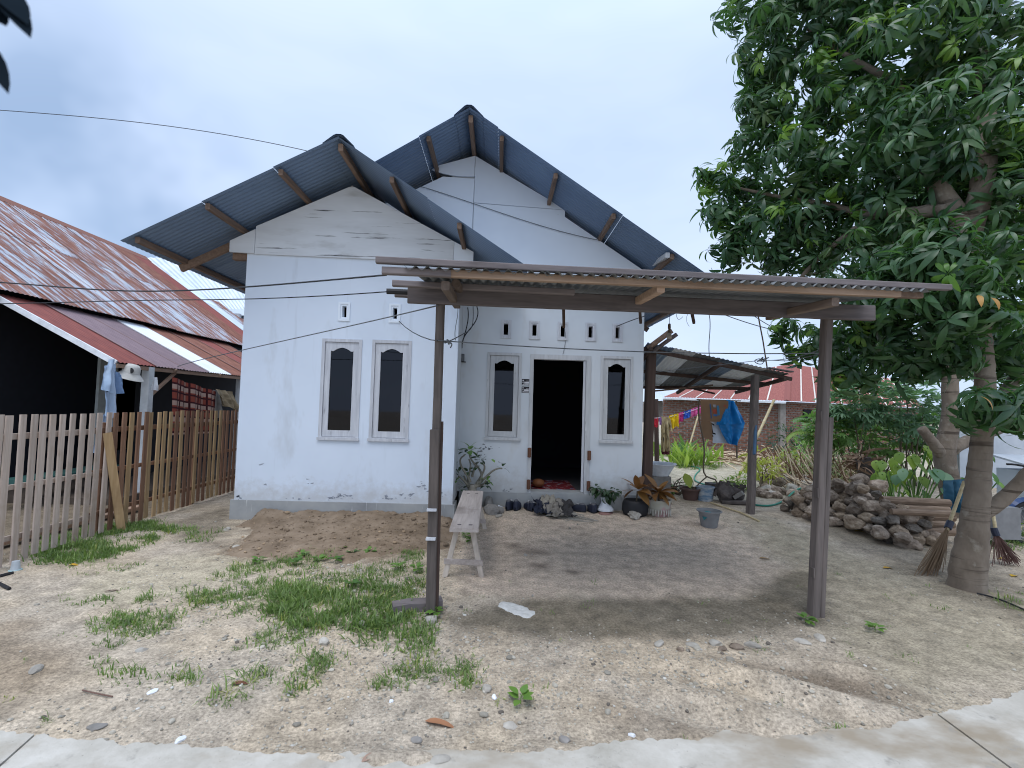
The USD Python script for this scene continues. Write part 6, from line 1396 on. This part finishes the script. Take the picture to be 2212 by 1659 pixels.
tuft('wall_plant', 'dark leafy plant against the brick wall behind the dress', GP(1470, 985), 22, .9, .16, MIDLEAF, 408, .7, 1.0)
for k, (px, py, Y, r_, n, lb) in enumerate(((1648, 1012, 9.6, .36, 330, 'yellow green fine leaved bush right of the outer lean-to post'), (1600, 1038, 9.4, .22, 120, 'low yellow green bush behind the pale bamboo pole'), (1705, 985, 10.8, .22, 120, 'small yellow green bush left of the right carport post'))):
    shrub('yellow_bush', lb, A(px, py, Y), r_, n, .10, .035, YGLEAF if k != 1 else BRLEAF, 420+k, (1.15, 1, .6))
shrub('croton_pot_plant', 'small yellow leaf plant beside the fallen stalks', A(1630, 955+30, 11), .2, 14, .3, .16, YGLEAF, 430)
for k, (px, py, Y, r_, n, lb) in enumerate(((1960, 880, 10.5, .8, 300, 'tall grey green cassava shrub left of the second mango trunk'), (1850, 870, 10.8, .72, 280, 'grey green cassava shrub in front of the brick house'), (1790, 930, 11, .55, 170, 'cassava shrub just right of the right carport post'), (1900, 950, 11.2, .6, 170, 'lower cassava shrub under the tall ones'), (2010, 940, 11, .6, 160, 'cassava shrub behind the cut mango stub'))):
    shrub('cassava_shrub', lb, A(px, py, Y), r_, n, .22, .055, BLUELEAF if k < 2 else MIDLEAF, 440+k, (1.1, .8, .85), .7, 7, palm=5)
for k, (px, py, Y, r_, lb) in enumerate(((1700, 950, 14.5, .6, 'dark fern like weed climbing the brick wall corner'), (1750, 985, 12.5, .6, 'dark green weed bush at the foot of the brick wall'), (1830, 985, 12, .7, 'dark green weed bush behind the dry grass'), (1760, 935, 13.5, .55, 'dark green bush behind the right carport post'), (1900, 1000, 11.5, .6, 'dark green weed bush right of the dry grass'))):
    shrub('weed_bush', lb, A(px, py, Y), r_, 240, .17, .05, MIDLEAF if k else DKLEAF, 460+k, (1.2, .8, .9))
# feathery fronds
fr_ = thing('feather_frond_plant', 'plant with long arching feathery fronds in front of the brick wall', 'plant', A(1790, 960, 11)*[1, 1, 0])
for k, pts in enumerate(([(1770, 945), (1760, 915), (1735, 902), (1715, 905)], [(1780, 950), (1785, 915), (1815, 905), (1850, 918)], [(1785, 930), (1790, 890), (1815, 873), (1830, 880)], [(1770, 950), (1750, 935), (1720, 932), (1700, 945)])):
    c = smoothpath([A(x, y, 11) for x, y in pts], 22); ms = [tube(c, .01, 5)]
    for i in range(3, 22):
        for s in (-1, 1):
            dd = (c[i]-c[i-1])/np.linalg.norm(c[i]-c[i-1])*.5+np.array([0, s*.6, -.2])
            ms.append(xf(leaf(.17, .035, .4, .1, 3), frame_to(dd), c[i]))
    part(fr_, 'frond', cat(*ms), BRLEAF if k % 2 else MIDLEAF, smooth=True)
# long arching grass, dry stalks
GRASSY = leafmat('arching_grass', (.16, .21, .08), (.38, .42, .22), .3, (.4, .45, .15), .5)
for k, (px, py, lb) in enumerate(((1735, 1042, 'pale arching grass clump left of the right carport post'), (1800, 1044, 'pale arching grass clump right of the right carport post'), (1848, 1040, 'tan upright grass clump before the weeds'), (1885, 1040, 'green grass clump beside the dead stump'))):
    tuft('tall_grass', lb, GP(px, py), 46, 1.15, .028, GRASSY if k != 2 else STRAW, 480+k, .5, 1.7, 'grass clump', .2)
st = []; r = np.random.default_rng(491)
for k in range(620):
    px, py = r.uniform(1530, 1860), r.uniform(995, 1060)
    if px < 1640: py = r.uniform(965, 1010)
    b = GP(px, py); a = r.normal()*.5+.35*(px > 1650); l = r.uniform(.3, 1.2)
    d = np.array([math.cos(a), .5*r.normal(), -.35*(px > 1650)+.15*r.normal()])
    st.append(tube([b+[0, 0, .06+(.75 if px > 1640 else .3)*r.random()], b+d*l*.5+[0, 0, .16+.1*r.random()], b+d*l+[0, 0, .05+.08*r.random()]], r.uniform(.006, .016), 4))
half_ = len(st)//2
solo('dry_stalks', cat(*st[:half_]), STRAW, 'heap of pale dry stalks and straw across the back yard', 'dry stalks', kind='stuff')
solo('dry_twigs', cat(*st[half_:]), plain('brown_stalks', (.19, .115, .07), .9, vary=0), 'brown dry twigs mixed into the heap of stalks', 'dry twigs', kind='stuff')
# dead stump with dry leaves
sb = GP(1900, 1085)+[0, .3, 0]
ds = thing('dead_stump', 'dark dead plant stump with ragged dry leaves right of the stone heap', 'stump', sb)
part(ds, 'trunk', trunkmesh([sb+[.06, 0, -.1], sb+[.03, 0, .35], sb+[-.06, 0, .75]], [.20, .17, .13], 95, 20, 12), SCR, smooth=True)
ms = []; r = np.random.default_rng(96)
for k in range(70):
    az = r.uniform(0, 6.28); d = np.array([math.cos(az), math.sin(az), r.uniform(-.3, 1.0)]); ms.append(xf(leaf(r.uniform(.2, .55), .05, r.uniform(.5, 2), .3, 5), frame_to(d, r.normal()), sb+[-.1+.08*r.normal(), .08*r.normal(), .70+.12*r.normal()]))
part(ds, 'dry_leaves', cat(*ms), plain('dead_leaf', (.23, .145, .09), .9, vary=0), smooth=True)
# taro like plants
for k, (px, py, Y, n, L, lb) in enumerate(((1935, 1035, 7.9, 15, .30, 'bright broad leaved taro plant right of the dead stump'), (1975, 1005, 8.2, 16, .32, 'broad leaved taro plant below the cut mango stub'), (1990, 1060, 7.5, 10, .36, 'large grey green taro leaves before the second mango trunk'), (1925, 1070, 7.7, 10, .2, 'small yellowish plant at the base of the dead stump'), (2075, 1010, 8.0, 8, .34, 'broad leaved plant between the two mango trunks'), (2100, 1060, 7.4, 6, .3, 'dark broad leaved plant left of the front mango trunk'))):
    c = A(px, py, Y); t = thing('taro_plant', lb, 'plant', c*[1, 1, 0]); r = np.random.default_rng(500+k)
    for i in range(n):
        az = r.uniform(0, 6.28); e = c+np.array([math.cos(az)*.34, math.sin(az)*.25, r.uniform(-.3, .38)])
        part(t, 'stalk', tube(smoothpath([c*[1, 1, 0]+[r.normal()*.03, 0, 0], lerp(c*[1, 1, 0], e, .6)+[0, 0, .06], e], 8), .009, 5), MIDLEAF)
        d = np.array([math.cos(az)*.6, math.sin(az)*.5-.5, -.55])
        part(t, 'leaf', xf(leaf(L*r.uniform(.55, 1.0), L*r.uniform(.42, .62), .7, .16, 6, wav=.012), frame_to(d, r.normal()*.2), e-d*.06), BRLEAF if k in (0, 1, 3) else (BLUELEAF if k == 2 else MIDLEAF), smooth=True)
shrub('pot_bush', 'low leafy plants in dark pots behind the hose', A(1575, 1045, 9.3), .24, 110, .11, .035, BRLEAF, 520, (1.5, 1, .5))
dp = thing('black_planter', 'dark square planter with low plants left of the pale bamboo pole', 'planter', A(1570, 1065, 9.2)*[1, 1, 0])
q = A(1570, 1065, 9.2); part(dp, 'box', bx(q[0]-.35, q[0]+.3, 9.1, 9.4, 0, .22), SCR); part(dp, 'rim', bx(q[0]-.37, q[0]+.32, 9.08, 9.099, .17, .23), SCR)
shrub('dry_branch_pile', 'dark tangle of dry branches beside the white basin', A(1458, 1050, 8.8), .30, 40, .12, .04, MIDLEAF, 521, (1.2, 1, .6), stems=40)

# ------------------------------------------------------------------ grass, weeds, gravel and litter of the yard
GRASSM = leafmat('yard_grass', (.07, .125, .032), (.23, .31, .095), .3, (.18, .32, .04), .5, yellow=.25)
def grass_proto(seed, n=13, L=.055, rad=.042):
    r = np.random.default_rng(seed); vs, fs, k = [], [], 0
    for i in range(n):
        az = r.uniform(0, 6.28); el = 1.5-abs(r.normal())*1.0; l = L*r.uniform(.4, 1.15); w = .0036*r.uniform(.7, 1.2)
        d = np.array([math.cos(az)*math.cos(el), math.sin(az)*math.cos(el), math.sin(el)]); s = np.array([-math.sin(az), math.cos(az), 0])
        b = np.array([r.normal()*rad, r.normal()*rad, -.004]); m1 = b+d*l*.55; e = b+d*l+np.array([math.cos(az), math.sin(az), -.5])*l*.28*r.random()
        vs += [b-s*w, b+s*w, m1+s*w*.8, m1-s*w*.8, e]; fs += [[k, k+1, k+2], [k, k+2, k+3], [k+3, k+2, k+4]]; k += 5
    return np.array(vs), np.array(fs)
def instancer(name, label, cat_, protos, mats, P, idx, sc, seed, smooth=False):
    path = f'/World/{name}'; pi = UsdGeom.PointInstancer.Define(stage, path); rel = []
    for k, (m, mm) in enumerate(zip(protos, mats)): rel.append(usdkit.mesh(stage, f'{path}/piece_{k:03d}', m, mm, smooth=smooth).GetPath())
    pi.CreatePrototypesRel().SetTargets(rel); r = np.random.default_rng(seed)
    pi.CreateProtoIndicesAttr(Vt.IntArray([int(i) for i in idx])); pi.CreatePositionsAttr(Vt.Vec3fArray.FromNumpy(np.asarray(P, np.float32)))
    a = r.uniform(0, np.pi, len(P)); pi.CreateOrientationsAttr(Vt.QuathArray([Gf.Quath(float(math.cos(x)), 0, 0, float(math.sin(x))) for x in a]))
    pi.CreateScalesAttr(Vt.Vec3fArray.FromNumpy(np.repeat(np.asarray(sc)[:, None], 3, 1).astype(np.float32)))
    data(pi.GetPrim(), label=label, category=cat_, kind='stuff'); return pi
GZONES = [  # outline in the picture, tufts per square metre, scale
    ([(90, 1175), (200, 1140), (330, 1128), (380, 1150), (330, 1172), (230, 1205), (120, 1222), (70, 1200)], 330, 1.25),
    ([(390, 1140), (480, 1135), (470, 1165), (410, 1170)], 130, 1.0),
    ([(110, 1215), (330, 1210), (300, 1240), (140, 1245)], 45, .8),
    ([(200, 1345), (300, 1300), (500, 1225), (560, 1210), (560, 1290), (420, 1310), (380, 1360), (220, 1375)], 170, .95),
    ([(300, 1300), (460, 1255), (560, 1250), (540, 1330), (400, 1350), (300, 1375), (210, 1370)], 150, 1.0),
    ([(600, 1265), (690, 1275), (900, 1330), (940, 1350), (900, 1400), (760, 1400), (640, 1370), (590, 1320)], 300, 1.45),
    ([(640, 1190), (910, 1190), (920, 1330), (760, 1330), (620, 1270), (560, 1230)], 150, .9),
    ([(760, 1260), (915, 1260), (915, 1330), (760, 1330)], 130, 1.35),
    ([(520, 1300), (700, 1350), (760, 1440), (520, 1430)], 120, .9),
    ([(240, 1445), (320, 1440), (315, 1480), (250, 1478)], 190, 1.0), ([(355, 1445), (410, 1440), (410, 1478), (360, 1476)], 190, 1.0), ([(140, 1410), (250, 1390), (240, 1430), (150, 1440)], 70, .8),
    ([(460, 1470), (560, 1440), (600, 1450), (560, 1480), (480, 1520)], 210, 1.0), ([(640, 1450), (700, 1430), (690, 1480), (640, 1490)], 190, 1.0),
    ([(815, 1470), (930, 1420), (945, 1440), (880, 1490), (820, 1490)], 260, 1.0), ([(965, 1430), (1030, 1425), (1010, 1478), (970, 1470)], 260, 1.0), ([(1035, 1405), (1110, 1405), (1100, 1425), (1040, 1425)], 140, .9),
    ([(170, 1300), (215, 1290), (215, 1315), (170, 1320)], 160, 1.), ([(880, 1395), (940, 1395), (930, 1420), (880, 1420)], 140, 1.),
    ([(1760, 1345), (1960, 1345), (1940, 1370), (1780, 1360)], 14, .7), ([(1840, 1420), (1970, 1400), (1980, 1450), (1850, 1450)], 26, .8), ([(1800, 1575), (1900, 1555), (1880, 1590), (1800, 1600)], 60, .8), ([(1330, 1615), (1560, 1600), (1560, 1612), (1340, 1622)], 40, .8),
    ([(2130, 1140), (2240, 1140), (2240, 1190), (2150, 1185)], 170, 1.3), ([(2170, 1290), (2300, 1270), (2300, 1330), (2180, 1325)], 60, 1.0), ([(1460, 1000), (1560, 1005), (1540, 1020), (1470, 1015)], 60, 1.3),
    ([(0, 1600), (2212, 1500), (2212, 1240), (0, 1240)], 2.0, .7)]
r = np.random.default_rng(600); P, S = [], []
for pts, dens, s in GZONES:
    pg = gpoly(pts); x0, y0, x1, y1 = pg.bounds; n = int(dens*2.6*(x1-x0)*(y1-y0))
    q = np.c_[r.uniform(x0, x1, n), r.uniform(y0, y1, n)]
    nz_ = meshkit.fbm(np.c_[q*4.5, np.zeros(n)], 3, 61)
    q = q[contains_xy(pg.buffer(.03), q[:, 0], q[:, 1]) & (nz_+r.normal(0, .06, n) > (.37 if (dens >= 180 and s <= 1.0) else .42 if dens >= 300 else .49))]
    P.append(q); S.append(s*r.uniform(.55, 1.3, len(q)))
P = np.vstack(P); S = np.concatenate(S); P = np.c_[P, ground_at(P)]
instancer('grass', 'patchy green grass tufts scattered over the gravel yard', 'grass', [grass_proto(610+k) for k in range(6)]+[grass_proto(620, 16, .095, .035)], [GRASSM]*7, P, r.integers(0, 7, len(P)), S, 611)
import sys; print('grass', len(P), 'whorls', nw, file=sys.stderr)
# broad leaved weeds at the foot of the soil
wd = [(800, 1195), (760, 1200), (725, 1215), (650, 1205), (640, 1222), (690, 1215), (860, 1230), (900, 1235), (745, 1190), (760, 1270), (560, 1215), (1000, 1120), (940, 1330), (1005, 1160), (1015, 1170), (2024-900, 1520), (1890, 1365), (1740, 1345)]
WEED = leafmat('weed_leaf', (.05, .13, .02), (.15, .28, .05), .3, (.25, .4, .06), .5)
for k, (px, py) in enumerate(wd):
    b = GP(px, py); t = thing('small_weed', 'small broad leaved weed on the gravel before the house', 'weed', b, group='small weeds in the yard'); r_ = np.random.default_rng(640+k)
    ms = [xf(leaf(r_.uniform(.05, .085), .045, .5, .1, 4), frame_to((math.cos(a), math.sin(a), r_.uniform(.1, .9))), b+[.015*math.cos(a), .015*math.sin(a), .02+.03*r_.random()]) for a in r_.uniform(0, 6.28, 11)]
    part(t, 'leaves', cat(*ms), WEED, smooth=True); part(t, 'stem', tube([b+[0, 0, -.01], b+[.004, 0, .05]], .003, 4), WEED)
# gravel
r = np.random.default_rng(700); n = 52000
q = np.c_[r.uniform(-5, 6, n), 1.95+5*r.random(n)**1.35]
w = np.clip((meshkit.fbm(np.c_[q*1.3, np.ones(n)*3], 4, 71)-.46)*7, .05, 1)
w *= 1-.9*mask(q, PATCH['carport'], .15); w *= 1-.5*mask(q, PATCH['damp'], .1); w *= 1-.6*mask(q, PATCH['brown'], .1)
w = np.where((q[:, 1] < 6.5) | (q[:, 0] > 2.3), w, 0); w *= 1-.7*(q[:, 0] > 3)
gv2 = gpoly([(620, 1210), (930, 1240), (1090, 1400), (1800, 1390), (1700, 1480), (1000, 1500), (500, 1480), (460, 1330)])
w *= .45+.9*mask(q, gv2, .3, .2, 72)
insl = contains_xy(full.buffer(.02), q[:, 0], q[:, 1])
q = q[(r.random(n) < w*.95) & ~insl]
S = .0055*np.exp(r.normal(0, .48, len(q))); S = np.minimum(S, .03)
PEBP = [rock((0, 0, .25), (1, .8, .55), 720+k, sub=1, rough=.3) for k in range(6)]
PEBP = [(np.asarray(v), f) for v, f in PEBP]
PB2 = mat('white_pebble', [(.3, (.42, .40, .36)), (.7, (.62, .6, .56))], 14, rough=.95, bump=.2, vary=.2); PB3 = mat('dark_pebble', [(.3, (.10, .085, .07)), (.7, (.19, .165, .14))], 14, rough=.95, bump=.2, vary=.3)
instancer('gravel', 'loose pale pebbles and grit over the yard', 'gravel', PEBP+PEBP[:2]+PEBP[2:4], [PEB]*6+[PB2]*2+[PB3]*2, np.c_[q, ground_at(q)], r.choice(10, len(q), p=[.15]*6+[.02]*2+[.03]*2), S, 701)
print('gravel', len(q), file=sys.stderr)
# clods on the soil
n = 1500; u, v = r.random(n), r.random(n)*.97; cp = mound(u, v); mm_ = mask(cp[:, :2], mp, .22); cp = cp[np.random.default_rng(9).random(len(cp)) < mm_]; cp[:, 2] = np.maximum(cp[:, 2], ground_at(cp[:, :2]))
instancer('soil_clods', 'crumbly clods and chips of stone over the heap of brown soil', 'soil', PEBP[:3]+PEBP[3:5], [SOIL]*3+[mat('tan_chip', [(.3, (.25, .17, .10)), (.7, (.4, .3, .2))], 9, rough=.95, vary=.2)]*2, cp, r.choice(5, len(cp), p=[.28, .28, .26, .09, .09]), .0075*np.exp(r.normal(0, .6, len(cp))), 702)
# single stones and leaves one can point at
for k, (px, py, s, m, lb) in enumerate(((78, 1447, (.055, .03, .018), PALEST, 'flat white topped stone at the left foreground'), (781, 1348, (.035, .03, .025), PALEST, 'roundish tan stone in the left grass'), (864, 1330, (.03, .02, .025), PALEST, 'pale stone in the grass left of the base timber'),
        (1104, 1569, (.042, .03, .012), PALEST, 'flat yellowish stone in the right centre foreground'), (1068, 1508, (.02, .015, .016), WHITEP, 'small bright white stone in the foreground'), (1052, 1490, (.035, .03, .02), PALEST, 'grey stone beside the bright white one'), (845, 1516, (.014, .012, .01), WHITEP, 'tiny white chip left of the brown leaf'),
        (900, 1600, (.03, .022, .012), GREYST, 'bluish grey flat stone near the lane'), (510, 1185, (.045, .03, .03), PALEST, 'pale stone at the left end of the soil heap'), (700, 1390, (.045, .035, .03), PALEST, 'rounded tan stone in the gravel among grass'), (305, 1405, (.04, .03, .012), PALEST, 'pale flat chip left of the grass'), (1135, 1140+60, (.03, .02, .016), PALEST, 'small pale stone on the swept dirt right of the bench'),
        (490, 1145, (.05, .04, .03), PALEST, 'pale stone beside the fence base'), (1425, 1392, (.05, .03, .02), PALEST, 'pale stone at the left of the broken step edge'), (1500, 1398, (.06, .035, .022), PALEST, 'pale stone along the broken step edge, third from left'), (1545, 1392, (.05, .04, .025), PALEST, 'mossy stone in the middle of the broken step edge'), (1590, 1400, (.055, .035, .025), STONE, 'brown stone in the broken step edge'),
        (1625, 1396, (.06, .035, .022), PALEST, 'pale stone at the right of the broken step edge'), (1735, 1388, (.06, .035, .018), PALEST, 'flat pale stone under the right carport post front'), (1772, 1380, (.06, .04, .02), PALEST, 'flat pale stone just right of the carport post foot'), (1470, 1405, (.03, .02, .02), STONE, 'small brown stone on the broken step edge'), (1560, 1404, (.04, .025, .02), STONE, 'dark stone below the broken step edge'),
        (210, 1570, (.045, .03, .01), GREYST, 'grey flat chip in the left foreground'), (330, 1495, (.03, .02, .01), WHITEP, 'white chip beside the twig'), (390, 1600, (.03, .02, .012), WHITEP, 'white chip near the left lane joint'), (950, 1645, (.05, .03, .018), PALEST, 'pale stone at the lane edge'), (1220, 1600, (.035, .025, .018), GREYST, 'grey stone near the lane in the middle'), (1365, 1590, (.02, .015, .012), WHITEP, 'white chip near the lane'))):
    solo('yard_stone', rock(GP(px, py)+[0, 0, s[2]*.3], s, 800+k, rough=.35), m, lb, 'stone')
pl_ = [(1085, 1303), (1130, 1312), (1150, 1326), (1140, 1334), (1120, 1328), (1100, 1318), (1078, 1308)]
pgl = gpoly(pl_).buffer(.02)
def patchf(u, v):
    x0, y0, x1, y1 = pgl.bounds; x = x0+(x1-x0)*u; y = y0+(y1-y0)*v; xy = np.c_[x.ravel(), y.ravel()]
    m_ = mask(xy, pgl, .03, .05, 5, 12); return np.c_[xy, ground_at(xy)-.012+.022*m_+.008*(meshkit.fbm(np.c_[xy*30, 0*xy[:, 0]], 3, 6)-.5)]
solo('white_plaster_patch', grid(40, 40, patchf), mat('white_lime', [(.3, (.45, .44, .41)), (.7, (.64, .63, .6))], 25, rough=.95, bump=.4, vary=0), 'white lump of spilled lime plaster on the damp ground in front of the carport', 'plaster', smooth=True)
def fallen(px, py, L, W, col, ang, label, droop=.6):
    solo('fallen_leaf', xf(leaf(L, W, droop, .25, 7, wav=.02), rot((0, 0, 1), math.radians(ang))@rot((0, 1, 0), -.25), GP(px, py, .006)), plain('fallen_'+str(px), col, .8), label, 'leaf', smooth=True)
fallen(918, 1560, .17, .045, (.30, .14, .07), -12, 'curled reddish brown leaf in the middle foreground')
fallen(1908, 1228, .11, .05, (.45, .26, .03), 0, 'orange yellow leaf on the ground right of the carport')
fallen(2185, 1246, .10, .06, (.5, .30, .02), 20, 'yellow leaf right of the front mango trunk')
fallen(2155, 1208, .22, .05, (.48, .29, .02), -3, 'long yellow leaf behind the front mango trunk')
fallen(1640, 1207, .13, .05, (.33, .22, .11), -8, 'tan leaf on the dirt left of the right carport post')
fallen(1845, 1149, .16, .05, (.38, .24, .02), -12, 'yellow leaf at the foot of the stone heap')
fallen(148, 1222, .09, .05, (.5, .29, .03), 5, 'orange leaf in the grass before the fence')
fallen(780, 1650, .12, .04, (.30, .2, .15), 40, 'pinkish tan leaf at the lane edge')
fallen(225, 1280, .13, .03, (.12, .08, .06), 20, 'dark dry leaf on the left dirt')
fallen(500, 1480+0, .09, .04, (.16, .07, .04), 10, 'red brown leaf scrap in the left grass')
solo('yard_twig', tube(smoothpath([GP(178, 1494, .008), GP(210, 1503, .012), GP(243, 1508, .008)], 10), .004, 5), plain('reddish_twig', (.15, .09, .07), .9), 'short reddish twig lying in the left foreground', 'twig')
solo('ground_rod', tube(smoothpath([GP(2110, 1285, .015), GP(2160, 1300, .02), GP(2215, 1322, .015), GP(2300, 1350, .015)], 12), .008, 6), BLACK, 'thin black pipe lying on the ground right of the mango trunk', 'pipe')
for k, (a, b) in enumerate((((0, 1247), (28, 1240)), ((-5, 1262), (20, 1275)))): solo('burnt_stick', tube([GP(*a, .012), GP(*b, .012)], .014, 6), BLACK, ('upper', 'lower')[k]+' charred stick at the left edge before the fence', 'stick')
cp_ = GP(33, 1232); pc = thing('plastic_cup', 'clear whitish plastic cup upside down before the left end of the fence', 'cup', cp_)
part(pc, 'wall', lathe([(.001, .085), (.027, .085), (.036, .012), (.038, .0)], 20, cp_), mat('cloudy_plastic', [(.3, (.34, .38, .40)), (.7, (.5, .53, .55))], 6, rough=.3, bump=0, vary=0), smooth=40)
part(pc, 'rim', lathe([(.038, .0), (.048, .002), (.048, .007), (.036, .008)], 20, cp_), plain('cup_rim', (.36, .5, .5), .4))

# ------------------------------------------------------------------ dark blurred shape close by at the upper left, built as leaf tips
NEARLEAF = plain('painted_silhouette', (.012, .018, .024), .95, spec=.0)  # silhouette darkness is put into the colour
tw = thing('hanging_twig', 'dark out of focus leaf like shapes close by in the upper left corner', 'twig', A(-60, -120, .50))
n0 = A(-40, -60, .50)
part(tw, 'stem', tube(smoothpath([n0+[-.25, .15, 1.1], n0+[-.15, .08, .5], n0+[-.05, .0, .15], n0, A(-30, 60, .50)], 20), 0.003, 6), TWIG)
for k, (a, b, L_, W_) in enumerate((((-50, -70), (60, 30), .058, 0.0390), ((-20, -40), (66, 62), .042, 0.0286), ((-70, 0), (10, 40), .036, 0.0338), ((-50, 70), (18, 185), .045, 0.0221), ((-80, -60), (20, 20), .05, 0.0468))):
    p, e = A(*a, .50), A(*b, .49); part(tw, 'leaf', xf(leaf(np.linalg.norm(e-p)*1.02, W_, .2, .12, 6), frame_to(e-p, .5), p), NEARLEAF, smooth=True)
